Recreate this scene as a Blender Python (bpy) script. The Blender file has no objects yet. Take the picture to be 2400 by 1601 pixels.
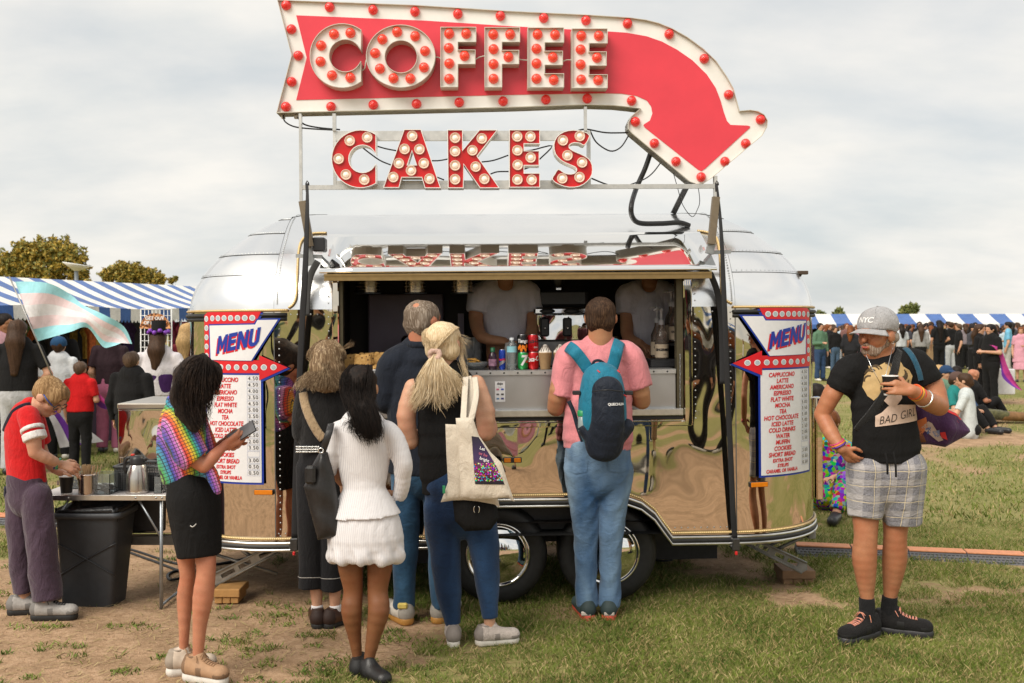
import bpy, bmesh, math, random
import numpy as np
from mathutils import Vector, Matrix
from mathutils.geometry import tessellate_polygon
from mathutils.bvhtree import BVHTree

# ---------------------------------------------------------------- camera, sky, sun, exposure
SC = bpy.context.scene
COL = SC.collection
W_, H_ = 2400.0, 1601.0
FPX = 2400 * 35.0 / 36.0
HZ = 757.0
CAMZ = 1.72
cam_d = bpy.data.cameras.new('camera')
cam_d.lens = 35.0
cam_d.sensor_width = 36.0
cam_d.clip_end = 3000.0
cam_d.clip_start = 0.05
cam_d.shift_y = (HZ - H_ / 2) / W_
cam_d.dof.use_dof = True
cam_d.dof.focus_distance = 5.6
cam_d.dof.aperture_fstop = 4.5
cam = bpy.data.objects.new('camera', cam_d)
COL.objects.link(cam)
cam.location = (0, 0, CAMZ)
cam.rotation_euler = (math.radians(90), 0, 0)
SC.camera = cam

SUN_EL, SUN_AZ = 46.0, -138.0      # azimuth clockwise from +Y seen from above
sun_d = bpy.data.lights.new('sun', 'SUN')
sun_d.energy = 2.9
sun_d.angle = math.radians(38)
sun_d.color = (1.0, 0.93, 0.82)
sun = bpy.data.objects.new('sun', sun_d)
COL.objects.link(sun)
_az, _el = math.radians(SUN_AZ), math.radians(SUN_EL)
sdir = Vector((math.sin(_az) * math.cos(_el), math.cos(_az) * math.cos(_el), math.sin(_el)))
sun.rotation_euler = sdir.to_track_quat('Z', 'Y').to_euler()
sun.location = sdir * 40

world = bpy.data.worlds.new('World')
SC.world = world
world.use_nodes = True
wt = world.node_tree
for n in list(wt.nodes):
 wt.nodes.remove(n)
def wn(t, **k):
 n = wt.nodes.new(t)
 for a, b in k.items():
  setattr(n, a, b)
 return n
w_out = wn('ShaderNodeOutputWorld')
w_bg = wn('ShaderNodeBackground')
w_bg.inputs['Strength'].default_value = 0.1
w_sky = wn('ShaderNodeTexSky', sky_type='NISHITA', sun_disc=False)
w_sky.sun_elevation = math.radians(SUN_EL)
w_sky.sun_rotation = math.radians(SUN_AZ)
w_sky.air_density = 1.0
w_sky.dust_density = 2.0
w_tc = wn('ShaderNodeTexCoord')
w_sep = wn('ShaderNodeSeparateXYZ')
wt.links.new(w_tc.outputs['Generated'], w_sep.inputs[0])
def wmath(op, a, b):
 n = wn('ShaderNodeMath', operation=op)
 for i, v in enumerate((a, b)):
  if isinstance(v, (int, float)):
   n.inputs[i].default_value = v
  else:
   wt.links.new(v, n.inputs[i])
 return n.outputs[0]
zc = wmath('ADD', wmath('MAXIMUM', w_sep.outputs[2], 0.0), 0.30)
w_cx = wmath('DIVIDE', w_sep.outputs[0], zc)
w_cy = wmath('DIVIDE', w_sep.outputs[1], zc)
w_cmb = wn('ShaderNodeCombineXYZ')
wt.links.new(wmath('MULTIPLY', w_cx, 0.7), w_cmb.inputs[0])
wt.links.new(w_cy, w_cmb.inputs[1])
w_n1 = wn('ShaderNodeTexNoise')
w_n1.inputs['Scale'].default_value = 1.35
w_n1.inputs['Detail'].default_value = 5
w_n1.inputs['Roughness'].default_value = 0.5
w_n1.inputs['Distortion'].default_value = 0.4
wt.links.new(w_cmb.outputs[0], w_n1.inputs['Vector'])
w_r1 = wn('ShaderNodeValToRGB')          # how far the cloud veil covers the blue
w_r1.color_ramp.elements[0].position = 0.38
w_r1.color_ramp.elements[0].color = (0.8, 0.8, 0.8, 1)
w_r1.color_ramp.elements[1].position = 0.6
w_r1.color_ramp.elements[1].color = (1, 1, 1, 1)
wt.links.new(w_n1.outputs['Fac'], w_r1.inputs[0])
w_cl = wn('ShaderNodeValToRGB')          # cloud brightness, thick base to lit top
w_cl.color_ramp.elements[0].position = 0.3
w_cl.color_ramp.elements[0].color = (6.05, 6.3, 6.3, 1)
w_cl.color_ramp.elements[1].position = 0.62
w_cl.color_ramp.elements[1].color = (8.25, 7.95, 7.4, 1)
w_n2 = wn('ShaderNodeTexNoise')
w_n2.inputs['Scale'].default_value = 2.6
w_n2.inputs['Detail'].default_value = 6
w_n2.inputs['Roughness'].default_value = 0.55
wt.links.new(w_cmb.outputs[0], w_n2.inputs['Vector'])
wt.links.new(w_n2.outputs['Fac'], w_cl.inputs[0])
w_mix = wn('ShaderNodeMix', data_type='RGBA')
wt.links.new(w_r1.outputs[0], w_mix.inputs['Factor'])
wt.links.new(w_sky.outputs[0], w_mix.inputs['A'])
wt.links.new(w_cl.outputs[0], w_mix.inputs['B'])
wt.links.new(w_mix.outputs['Result'], w_bg.inputs['Color'])
wt.links.new(w_bg.outputs[0], w_out.inputs[0])

vs = SC.view_settings
vs.view_transform = 'Standard'
vs.look = 'None'
vs.exposure = 0.27
vs.gamma = 1.0
vs.use_curve_mapping = False
SC.cycles.use_denoising = True
SC.cycles.max_bounces = 7
SC.cycles.diffuse_bounces = 3
SC.cycles.glossy_bounces = 4
SC.cycles.transmission_bounces = 6
SC.cycles.transparent_max_bounces = 8
SC.cycles.caustics_reflective = False
SC.cycles.caustics_refractive = False

# ---------------------------------------------------------------- pixel <-> place helpers
def W(u, v, Y):
 """point of the place seen at photo pixel (u, v) at distance Y in front of the camera"""
 return Vector(((u - 1200.0) / FPX * Y, Y, CAMZ - (v - HZ) / FPX * Y))
def ground_Y(v):
 return CAMZ * FPX / (v - HZ)

# ---------------------------------------------------------------- materials
MATS = {}
def srgb(r, g, b):
 f = lambda c: c / 12.92 if c <= 0.04045 else ((c + 0.055) / 1.055) ** 2.4
 return (f(r / 255), f(g / 255), f(b / 255), 1.0)
class NT:
 """tiny node-tree writer"""
 def __init__(s, name):
  s.m = bpy.data.materials.new(name)
  s.m.use_nodes = True
  s.t = s.m.node_tree
  s.b = s.t.nodes['Principled BSDF']
  s.out = s.t.nodes['Material Output']
 def n(s, t, ins=None, **k):
  x = s.t.nodes.new(t)
  for a, b in k.items():
   setattr(x, a, b)
  if ins:
   for key, v in ins.items():
    s.set(x.inputs[key], v)
  return x
 def set(s, sock, v):
  if isinstance(v, bpy.types.NodeSocket):
   s.t.links.new(v, sock)
  else:
   if isinstance(v, tuple) and len(v) == 3 and sock.type == 'RGBA':
    v = v + (1.0,)
   sock.default_value = v
 def p(s, **k):
  for a, v in k.items():
   s.set(s.b.inputs[a.replace('_', ' ')], v)
  return s
 def math(s, op, a, b=0.0, c=None):
  x = s.n('ShaderNodeMath', operation=op)
  s.set(x.inputs[0], a); s.set(x.inputs[1], b)
  if c is not None:
   s.set(x.inputs[2], c)
  return x.outputs[0]
 def mix(s, f, a, b, mode='MIX'):
  x = s.n('ShaderNodeMix', data_type='RGBA', blend_type=mode)
  s.set(x.inputs['Factor'], f); s.set(x.inputs['A'], a); s.set(x.inputs['B'], b)
  return x.outputs['Result']
 def obj(s, scale=(1, 1, 1), rot=(0, 0, 0)):
  c = s.n('ShaderNodeTexCoord')
  m = s.n('ShaderNodeMapping', {'Scale': scale, 'Rotation': rot})
  s.t.links.new(c.outputs['Object'], m.inputs['Vector'])
  return m.outputs['Vector']
 def noise(s, vec, scale, detail=4, rough=0.55, dist=0.0):
  x = s.n('ShaderNodeTexNoise', {'Scale': scale, 'Detail': detail, 'Roughness': rough, 'Distortion': dist})
  if vec is not None:
   s.t.links.new(vec, x.inputs['Vector'])
  return x.outputs['Fac']
 def ramp(s, f, stops, interp='LINEAR'):
  x = s.n('ShaderNodeValToRGB')
  r = x.color_ramp
  r.interpolation = interp
  while len(r.elements) < len(stops):
   r.elements.new(0.5)
  for e, (pos, c) in zip(r.elements, stops):
   e.position = pos
   e.color = c if len(c) == 4 else tuple(c) + (1.0,)
  s.set(x.inputs[0], f)
  return x.outputs[0]
 def bump(s, h, strength=0.3, dist=0.01):
  x = s.n('ShaderNodeBump', {'Strength': strength, 'Distance': dist, 'Height': h})
  s.t.links.new(x.outputs[0], s.b.inputs['Normal'])
  return s
def c4(c):
 return tuple(c) if len(c) == 4 else tuple(c) + (1.0,)
def plain(name, col, rough=0.6, metal=0.0, vary=0.12, vscale=30.0, bump=0.0, bscale=80.0, **kw):
 """painted/plastic/metal surface with a little unevenness of tone and gloss"""
 if name in MATS:
  return MATS[name]
 t = NT(name)
 v = t.obj()
 nz = t.noise(v, vscale, 5)
 col = c4(col)
 lo = tuple(c * (1 - vary) for c in col[:3]) + (1,)
 hi = tuple(min(1, c * (1 + vary)) for c in col[:3]) + (1,)
 t.p(Base_Color=t.ramp(nz, [(0.3, lo), (0.7, hi)]), Metallic=metal)
 t.p(Roughness=t.math('MULTIPLY_ADD', nz, 0.3 * rough, rough * 0.85))
 if bump:
  t.bump(t.noise(v, bscale, 3), bump, 0.004)
 for k, x in kw.items():
  t.p(**{k: x})
 MATS[name] = t.m
 return t.m
def cloth(name, col, rough=0.9, weave=900.0, fold=9.0, vary=0.18, sheen=0.2, bump=0.45, col2=None):
 """woven cloth: tone drift, creases and a fine weave"""
 if name in MATS:
  return MATS[name]
 t = NT(name)
 v = t.obj()
 n1 = t.noise(v, fold, 5, 0.6, 0.6)
 n2 = t.noise(v, weave * 0.25, 2)
 col = c4(col)
 lo = tuple(c * (1 - vary) for c in col[:3]) + (1,)
 hi = tuple(min(1, c * (1 + vary)) for c in (col2 or col)[:3]) + (1,)
 f = t.math('MULTIPLY_ADD', n2, 0.35, t.math('MULTIPLY', n1, 0.65))
 t.p(Base_Color=t.ramp(f, [(0.35, lo), (0.65, hi)]), Roughness=rough, Specular_IOR_Level=0.25)
 t.p(Sheen_Weight=sheen, Sheen_Roughness=0.5)
 crease = t.noise(t.obj((1, 1, 0.45)), fold * 1.7, 4, 0.6, 1.5)
 t.bump(t.math('MULTIPLY_ADD', n2, 0.12, crease), bump, 0.03)
 MATS[name] = t.m
 return t.m
def skin(name, col, rough=0.5):
 if name in MATS:
  return MATS[name]
 t = NT(name)
 v = t.obj()
 n1 = t.noise(v, 14, 4)
 n2 = t.noise(v, 160, 3)
 col = c4(col)
 a = (col[0] * 0.86, col[1] * 0.8, col[2] * 0.78, 1)
 b = (min(1, col[0] * 1.1), min(1, col[1] * 1.08), min(1, col[2] * 1.05), 1)
 f = t.math('MULTIPLY_ADD', n2, 0.3, t.math('MULTIPLY', n1, 0.7))
 ruddy = (col[0] * 1.02, col[1] * 0.72, col[2] * 0.66, 1)
 t.p(Base_Color=t.mix(t.ramp(t.noise(v, 5, 3, 0.6), [(0.45, (0, 0, 0)), (0.75, (0.7, 0.7, 0.7))]), t.ramp(f, [(0.35, a), (0.65, b)]), ruddy), Roughness=rough)
 t.p(Subsurface_Weight=0.12, Subsurface_Radius=(0.012, 0.005, 0.003), Subsurface_Scale=1.0, Specular_IOR_Level=0.4)
 t.bump(n2, 0.12, 0.002)
 MATS[name] = t.m
 return t.m
def hairmat(name, col, col2=None, rough=0.42):
 if name in MATS:
  return MATS[name]
 t = NT(name)
 v = t.obj((1, 1, 0.12))
 n1 = t.noise(v, 130, 3, 0.6, 0.6)
 n2 = t.noise(t.obj(), 7, 2)
 col = c4(col)
 col2 = c4(col2) if col2 else tuple(min(1, c * 1.7) for c in col[:3]) + (1,)
 lo = tuple(c * 0.55 for c in col[:3]) + (1,)
 f = t.math('MULTIPLY_ADD', n2, 0.3, t.math('MULTIPLY', n1, 0.75))
 t.p(Base_Color=t.ramp(f, [(0.33, lo), (0.5, col), (0.68, col2)]), Roughness=min(0.9, rough + 0.15), Specular_IOR_Level=0.22)
 t.bump(n1, 0.45, 0.006)
 MATS[name] = t.m
 return t.m

# ---------------------------------------------------------------- object helpers
def tag(o, label=None, cat=None, group=None, kind=None):
 if label: o['label'] = label
 if cat: o['category'] = cat
 if group: o['group'] = group
 if kind: o['kind'] = kind
 return o
def empty(name, loc=(0, 0, 0), label=None, cat=None, group=None, mw=None, kind=None):
 o = bpy.data.objects.new(name, None)
 o.empty_display_size = 0.1
 COL.objects.link(o)
 if mw is not None:
  o.matrix_world = mw
  o.matrix_basis = mw
 else:
  o.location = loc
 return tag(o, label, cat, group, kind)
def link(name, me, mat=None, parent=None, loc=None, kind=None, rot=None, scale=None):
 o = bpy.data.objects.new(name, me)
 COL.objects.link(o)
 if mat is not None and not me.materials:
  for m in (mat if isinstance(mat, (list, tuple)) else [mat]):
   me.materials.append(m)
 if parent is not None:
  o.parent = parent
 if loc is not None:
  o.location = loc
 if rot is not None:
  o.rotation_euler = rot
 if scale is not None:
  o.scale = scale
 if kind:
  o['kind'] = kind
 return o
def mesh_np(name, V, F, smooth=True, mi=None):
 """mesh from numpy vertices and quad or triangle faces"""
 me = bpy.data.meshes.new(name)
 V = np.asarray(V, np.float32); F = np.asarray(F, np.int32)
 k = F.shape[1]
 me.vertices.add(len(V)); me.vertices.foreach_set('co', V.ravel())
 me.loops.add(F.size); me.loops.foreach_set('vertex_index', F.ravel())
 me.polygons.add(len(F))
 me.polygons.foreach_set('loop_start', np.arange(0, F.size, k, dtype=np.int32))
 me.polygons.foreach_set('loop_total', np.full(len(F), k, np.int32))
 if smooth:
  me.polygons.foreach_set('use_smooth', np.ones(len(F), bool))
 if mi is not None:
  me.polygons.foreach_set('material_index', np.asarray(mi, np.int32))
 me.update(calc_edges=True)
 return me

class MB:
 """collects simple shapes into one mesh"""
 def __init__(s):
  s.v, s.f, s.sm, s.mi = [], [], [], []
  s.cur = 0
 def add(s, v, f, smooth=False):
  o = len(s.v)
  s.v += [tuple(p) for p in v]
  for q in f:
   s.f.append([i + o for i in q]); s.sm.append(smooth); s.mi.append(s.cur)
  return s
 def box(s, lo, hi, M=None):
  x0, y0, z0 = lo; x1, y1, z1 = hi
  v = [Vector(p) for p in ((x0, y0, z0), (x1, y0, z0), (x1, y1, z0), (x0, y1, z0), (x0, y0, z1), (x1, y0, z1), (x1, y1, z1), (x0, y1, z1))]
  if M is not None:
   v = [M @ p for p in v]
  return s.add(v, [(3, 2, 1, 0), (4, 5, 6, 7), (0, 1, 5, 4), (1, 2, 6, 5), (2, 3, 7, 6), (3, 0, 4, 7)])
 def rbox(s, lo, hi, r=0.01, M=None):
  """box with chamfered edges"""
  c = [(a + b) / 2 for a, b in zip(lo, hi)]
  h = [(b - a) / 2 for a, b in zip(lo, hi)]
  r = min(r, min(h) * 0.95)
  v = []; idx = {}
  for sx in (-1, 1):
   for sy in (-1, 1):
    for sz in (-1, 1):
     for ax in range(3):
      q = [sx * (h[0] - r), sy * (h[1] - r), sz * (h[2] - r)]
      q[ax] += (sx, sy, sz)[ax] * r
      idx[(sx, sy, sz, ax)] = len(v)
      p = Vector([a + b for a, b in zip(c, q)])
      v.append(M @ p if M is not None else p)
  f = []
  S = (-1, 1)
  for ax in range(3):
   a, b = [i for i in range(3) if i != ax]
   for sg in S:
    ring = []
    for (p, q) in ((-1, -1), (1, -1), (1, 1), (-1, 1)):
     k = [0, 0, 0]; k[ax] = sg; k[a] = p; k[b] = q
     ring.append(idx[(k[0], k[1], k[2], ax)])
    f.append(ring)
  for ax in range(3):
   a, b = [i for i in range(3) if i != ax]
   for p in S:
    for q in S:
     k0 = [0, 0, 0]; k0[a] = p; k0[b] = q
     k1 = list(k0); k0[ax] = -1; k1[ax] = 1
     f.append([idx[tuple(k0) + (a,)], idx[tuple(k1) + (a,)], idx[tuple(k1) + (b,)], idx[tuple(k0) + (b,)]])
  for sx in S:
   for sy in S:
    for sz in S:
     f.append([idx[(sx, sy, sz, i)] for i in range(3)])
  return s.add(v, f)
 def tube(s, pts, r, n=8, caps=True, smooth=True, flat=None):
  """round (or flattened) tube along points; r a number or one per point"""
  pts = [Vector(p) for p in pts]
  m = len(pts)
  if m < 2:
   return s
  rr = r if isinstance(r, (list, tuple, np.ndarray)) else [r] * m
  v = []; up = None
  for i, p in enumerate(pts):
   d = (pts[min(i + 1, m - 1)] - pts[max(i - 1, 0)])
   d = d.normalized() if d.length > 1e-9 else Vector((0, 0, 1))
   if up is None:
    up = Vector((0, 0, 1)) if abs(d.z) < 0.9 else Vector((0, 1, 0))
    if flat: up = Vector(flat[0])
   a = (up - d * up.dot(d))
   a = a.normalized() if a.length > 1e-6 else d.orthogonal().normalized()
   b = d.cross(a)
   if not flat: up = a
   fa = flat[1] if flat else 1.0
   for k in range(n):
    t = 2 * math.pi * k / n
    v.append(p + a * (math.cos(t) * rr[i] * fa) + b * (math.sin(t) * rr[i]))
  f = []
  for i in range(m - 1):
   for k in range(n):
    f.append((i * n + k, i * n + (k + 1) % n, (i + 1) * n + (k + 1) % n, (i + 1) * n + k))
  if caps:
   f.append(tuple(range(n - 1, -1, -1))); f.append(tuple((m - 1) * n + k for k in range(n)))
  return s.add(v, f, smooth)
 def lathe(s, prof, n=24, c=(0, 0, 0), M=None, smooth=True):
  """prof: (radius, z) from bottom to top about the z axis"""
  v = []; f = []
  for (r, z) in prof:
   for k in range(n):
    t = 2 * math.pi * k / n
    p = Vector((c[0] + r * math.cos(t), c[1] + r * math.sin(t), c[2] + z))
    v.append(M @ p if M is not None else p)
  m = len(prof)
  for i in range(m - 1):
   for k in range(n):
    f.append((i * n + k, i * n + (k + 1) % n, (i + 1) * n + (k + 1) % n, (i + 1) * n + k))
  s.add(v, f, smooth)
  if prof[0][0] > 1e-4: s.add(v[:n], [tuple(range(n - 1, -1, -1))])
  if prof[-1][0] > 1e-4: s.add(v[-n:], [tuple(range(n))])
  return s
 def poly(s, pts3, holes=()):
  """flat filled polygon (with holes) in space"""
  loops = [[Vector(p) for p in pts3]] + [[Vector(p) for p in h] for h in holes]
  flat = [p for l in loops for p in l]
  s.add(flat, [t for t in tessellate_polygon(loops)])
  return s
 def prism(s, pts, d0, d1, ax='y', holes=(), f=None):
  """2-D outline (x,z) pushed from depth d0 to d1 along y"""
  f = f or (lambda p, d: Vector((p[0], d, p[1])))
  for d, flip in ((d0, 0), (d1, 1)):
   s.poly([f(p, d) for p in pts], [[f(p, d) for p in h] for h in holes])
  for loop in [pts] + list(holes):
   n = len(loop)
   v = [f(p, d0) for p in loop] + [f(p, d1) for p in loop]
   s.add(v, [(i, (i + 1) % n, n + (i + 1) % n, n + i) for i in range(n)])
  return s
 def mesh(s, name):
  me = bpy.data.meshes.new(name)
  me.from_pydata([tuple(p) for p in s.v], [], s.f)
  me.polygons.foreach_set('use_smooth', s.sm)
  if any(s.mi): me.polygons.foreach_set('material_index', s.mi)
  me.update()
  return me
 def build(s, name, mat, parent=None, kind=None, loc=None, fix=False, rot=None):
  me = s.mesh(name)
  if fix:
   bm = bmesh.new(); bm.from_mesh(me)
   bmesh.ops.remove_doubles(bm, verts=bm.verts, dist=1e-5)
   bmesh.ops.recalc_face_normals(bm, faces=bm.faces)
   bm.to_mesh(me); bm.free()
  return link(name, me, mat, parent, loc, kind, rot)

def dup(o, parent=None, **k):
 """copy of a thing with copies of its parts and sub-parts"""
 c = o.copy(); COL.objects.link(c)
 if parent is not None: c.parent = parent
 for ch in list(o.children):
  dup(ch, c)
 for a, b in k.items():
  if a in ('label', 'group'): c[a] = b
 return c
def catmull(pts, n=8, closed=False):
 P = [np.array(p, float) for p in pts]
 m = len(P); out = []
 rng = range(m if closed else m - 1)
 for i in rng:
  if closed:
   p0, p1, p2, p3 = P[(i - 1) % m], P[i], P[(i + 1) % m], P[(i + 2) % m]
  else:
   p0, p1, p2, p3 = P[max(i - 1, 0)], P[i], P[i + 1], P[min(i + 2, m - 1)]
  for k in range(n):
   t = k / n
   out.append(0.5 * (2 * p1 + (p2 - p0) * t + (2 * p0 - 5 * p1 + 4 * p2 - p3) * t * t + (3 * p1 - p0 - 3 * p2 + p3) * t ** 3))
 if not closed: out.append(P[-1])
 return [tuple(p) for p in out]

# ---------------------------------------------------------------- noise on arrays
def vnoise(x, y, seed=0):
 x = np.asarray(x, float); y = np.asarray(y, float)
 xi = np.floor(x).astype(np.int64); yi = np.floor(y).astype(np.int64)
 fx = x - xi; fy = y - yi
 fx = fx * fx * (3 - 2 * fx); fy = fy * fy * (3 - 2 * fy)
 def h(a, b):
  n = (a * 374761393 + b * 668265263 + seed * 1442695041) & 0xffffffff
  n = ((n ^ (n >> 13)) * 1274126177) & 0xffffffff
  return ((n ^ (n >> 16)) & 0xffff) / 65535.0
 return (h(xi, yi) * (1 - fx) + h(xi + 1, yi) * fx) * (1 - fy) + (h(xi, yi + 1) * (1 - fx) + h(xi + 1, yi + 1) * fx) * fy
def fbm(x, y, oct=4, seed=0):
 s = 0; a = 1; tot = 0
 for i in range(oct):
  s = s + a * vnoise(x * 2 ** i + 17.3 * i, y * 2 ** i - 9.1 * i, seed + i); tot += a; a *= 0.55
 return s / tot

# ---------------------------------------------------------------- soft sculpting (blended volumes -> one skin)
class SDF:
 def __init__(s, vox=0.01, k=0.02):
  s.vox, s.k, s.pr = vox, k, []
 def cap(s, a, b, ra, rb=None, fl=None, f=1.0, op='u', k=None, cut=False, cut0=False):
  """tapered capsule a->b; flattened by f along direction fl; cut: end b sliced flat"""
  rb = ra if rb is None else rb
  s.pr.append((np.array(a, float), np.array(b, float), float(ra), float(rb), None if fl is None else np.array(fl, float) / np.linalg.norm(fl), f, op, s.k if k is None else k, cut, cut0))
  return s
 def ball(s, c, r, fl=None, f=1.0, op='u', k=None):
  return s.cap(c, c, r, r, fl, f, op, k)
 def ell(s, c, rx, ry, rz, op='u', k=None):
  """axis-aligned ellipsoid"""
  s.pr.append((np.array(c, float), np.array((rx, ry, rz), float), 0, 0, None, 1.0, 'e' + op, s.k if k is None else k, False, False))
  return s
 def chain(s, pts, rads, **kw):
  for i in range(len(pts) - 1):
   s.cap(pts[i], pts[i + 1], rads[i], rads[i + 1], **kw)
  return s
 def mesh(s, name, disp=None, smooth=1, clamp=None):
  lo = np.full(3, 1e9); hi = np.full(3, -1e9)
  for (a, b, ra, rb, fl, f, op, k, *_c) in s.pr:
   if op[-1] == 's': continue
   if op[0] == 'e':
    lo = np.minimum(lo, a - b); hi = np.maximum(hi, a + b)
   else:
    R = max(ra, rb) * max(1, f)
    lo = np.minimum(lo, np.minimum(a, b) - R); hi = np.maximum(hi, np.maximum(a, b) + R)
  vx = s.vox
  lo = lo - 3 * vx; hi = hi + 3 * vx
  n = np.ceil((hi - lo) / vx).astype(int) + 1
  D = np.full(n, 0.5, np.float32)
  ax = [lo[i] + vx * np.arange(n[i]) for i in range(3)]
  for (a, b, ra, rb, fl, f, op, k, cut, cut0) in s.pr:
   m = k + 2.5 * vx
   if op[0] == 'e':
    l = a - b - m; h = a + b + m
   else:
    R = max(ra, rb) * max(1, f)
    l = np.minimum(a, b) - R - m; h = np.maximum(a, b) + R + m
   i0 = np.clip(np.floor((l - lo) / vx).astype(int), 0, n - 1); i1 = np.clip(np.ceil((h - lo) / vx).astype(int) + 1, 1, n)
   sl = tuple(slice(i0[j], i1[j]) for j in range(3))
   X = ax[0][sl[0]][:, None, None]; Y = ax[1][sl[1]][None, :, None]; Z = ax[2][sl[2]][None, None, :]
   if op[0] == 'e':
    qx, qy, qz = (X - a[0]) / b[0], (Y - a[1]) / b[1], (Z - a[2]) / b[2]
    L = np.sqrt(qx * qx + qy * qy + qz * qz)
    G = np.sqrt((qx / b[0]) ** 2 + (qy / b[1]) ** 2 + (qz / b[2]) ** 2) + 1e-9
    d = L * (L - 1) / G
    o = op[1]
   else:
    px, py, pz = X - a[0], Y - a[1], Z - a[2]
    ba = b - a
    if fl is not None:
     q = (px * fl[0] + py * fl[1] + pz * fl[2]) * (1 / f - 1)
     px = px + q * fl[0]; py = py + q * fl[1]; pz = pz + q * fl[2]
     ba = ba + fl * (ba.dot(fl) * (1 / f - 1))
    L2 = ba.dot(ba)
    if L2 > 1e-12:
     traw = (px * ba[0] + py * ba[1] + pz * ba[2]) / L2
     t = np.clip(traw, 0, 1)
    else:
     t = 0 * px; traw = t
    dx, dy, dz = px - t * ba[0], py - t * ba[1], pz - t * ba[2]
    d = np.sqrt(dx * dx + dy * dy + dz * dz) - (ra + (rb - ra) * t)
    if fl is not None: d = d * min(1.0, f ** 0.5)
    if cut: d = np.maximum(d, (traw - 1) * math.sqrt(L2))
    if cut0: d = np.maximum(d, -traw * math.sqrt(L2))
    o = op
   A = D[sl]
   if o == 'u':
    hh = np.clip(0.5 + 0.5 * (d - A) / k, 0, 1)
    D[sl] = d * (1 - hh) + A * hh - k * hh * (1 - hh)
   elif o == 's':
    hh = np.clip(0.5 - 0.5 * (d + A) / k, 0, 1)
    D[sl] = A * (1 - hh) - d * hh + k * hh * (1 - hh)
  # surface nets
  neg = D < 0
  c = [(i, j, k_) for i in (0, 1) for j in (0, 1) for k_ in (0, 1)]
  def cs(A, o): return A[o[0]:A.shape[0] - 1 + o[0], o[1]:A.shape[1] - 1 + o[1], o[2]:A.shape[2] - 1 + o[2]]
  cnt = sum(cs(neg, o).astype(np.int8) for o in c)
  act = (cnt > 0) & (cnt < 8)
  I = np.argwhere(act)
  idx = np.full(act.shape, -1, np.int32); idx[act] = np.arange(len(I))
  cd = np.stack([D[I[:, 0] + o[0], I[:, 1] + o[1], I[:, 2] + o[2]] for o in c], 1)
  C = np.array(c, float)
  acc = np.zeros((len(I), 3)); num = np.zeros(len(I))
  for p in range(8):
   for q in range(p + 1, 8):
    if np.abs(C[p] - C[q]).sum() != 1: continue
    da, db = cd[:, p], cd[:, q]
    m = (da < 0) != (db < 0)
    t = np.where(m, da / np.where(m, da - db, 1), 0)
    acc += np.where(m[:, None], C[p] + (C[q] - C[p]) * t[:, None], 0); num += m
  V = lo + vx * (I + acc / num[:, None])
  F = []
  for axis in range(3):
   sa = [slice(1, -1)] * 3; sb = [slice(1, -1)] * 3
   sa[axis] = slice(0, -1); sb[axis] = slice(1, None)
   na, nb = neg[tuple(sa)], neg[tuple(sb)]
   for flip, msk in ((0, na & ~nb), (1, ~na & nb)):
    E = np.argwhere(msk)
    if not len(E): continue
    E = E + np.array([0 if i == axis else 1 for i in range(3)])
    u, w = (axis + 1) % 3, (axis + 2) % 3
    du = np.zeros(3, int); du[u] = 1; dw = np.zeros(3, int); dw[w] = 1
    q = np.stack([idx[tuple((E - du - dw).T)], idx[tuple((E - dw).T)], idx[tuple(E.T)], idx[tuple((E - du).T)]], 1)
    F.append(q[:, ::-1] if flip else q)
  F = np.concatenate(F)
  F = F[(F >= 0).all(1)]
  if smooth:
   e = np.concatenate([F[:, [0, 1]], F[:, [1, 2]], F[:, [2, 3]], F[:, [3, 0]]])
   for _ in range(smooth):
    S = np.zeros_like(V); N = np.zeros(len(V))
    for a_ in range(3):
     S[:, a_] = np.bincount(e[:, 0], V[e[:, 1], a_], len(V)) + np.bincount(e[:, 1], V[e[:, 0], a_], len(V))
    N = np.bincount(e[:, 0], minlength=len(V)) + np.bincount(e[:, 1], minlength=len(V))
    V = V * 0.45 + 0.55 * S / np.maximum(N, 1)[:, None]
  if disp is not None:
   a_, b_ = V[F[:, 2]] - V[F[:, 0]], V[F[:, 3]] - V[F[:, 1]]
   fn = np.cross(a_, b_)
   Nn = np.zeros_like(V)
   for j in range(4):
    for a2 in range(3):
     Nn[:, a2] += np.bincount(F[:, j], fn[:, a2], len(V))
   Nn /= np.linalg.norm(Nn, axis=1, keepdims=True) + 1e-12
   V = V + Nn * disp(V)[:, None]
  if clamp: V[:, 2] = np.clip(V[:, 2], clamp[0], clamp[1])
  return mesh_np(name, V, F)
 def build(s, name, mat, parent, disp=None, smooth=1, kind=None, clamp=None):
  return link(name, s.mesh(name, disp, smooth, clamp), mat, parent, kind=kind)

def folds(amp=0.006, scale=14.0, seed=1, zs=0.6):
 """cloth creases: warped sine ridges"""
 r = np.random.RandomState(seed)
 ds = r.normal(size=(5, 3)); ds[:, 2] *= zs
 ph = r.uniform(0, 6.28, 10)
 def f(V):
  w = np.zeros(len(V))
  q = V * scale
  wx = np.sin(q @ ds[0] * 0.6 + ph[0]) + np.sin(q @ ds[1] * 0.9 + ph[1])
  for i in range(5):
   w += (0.62 - np.abs(np.sin(0.5 * (q @ ds[i] + 1.3 * wx + ph[2 + i])))) * 1.9 / (1 + 0.3 * i)
  return amp * (w / 2.0)
 return f

def wrap_print(me, target, axis=(0, 1, 0), off=0.002, far=2.0):
 """lay a flat mesh onto a target mesh along an axis (prints on cloth, stickers on curves)"""
 bvh = BVHTree.FromPolygons([v.co[:] for v in target.vertices], [p.vertices[:] for p in target.polygons])
 ax = Vector(axis)
 for v in me.vertices:
  h = bvh.ray_cast(v.co - ax * far, ax)
  if h[0] is None:
   n_ = bvh.find_nearest(v.co)
   if n_[0] is not None: v.co = n_[0] + n_[1] * off
  else:
   v.co = h[0] - ax * off
 me.update()
 return me

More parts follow.
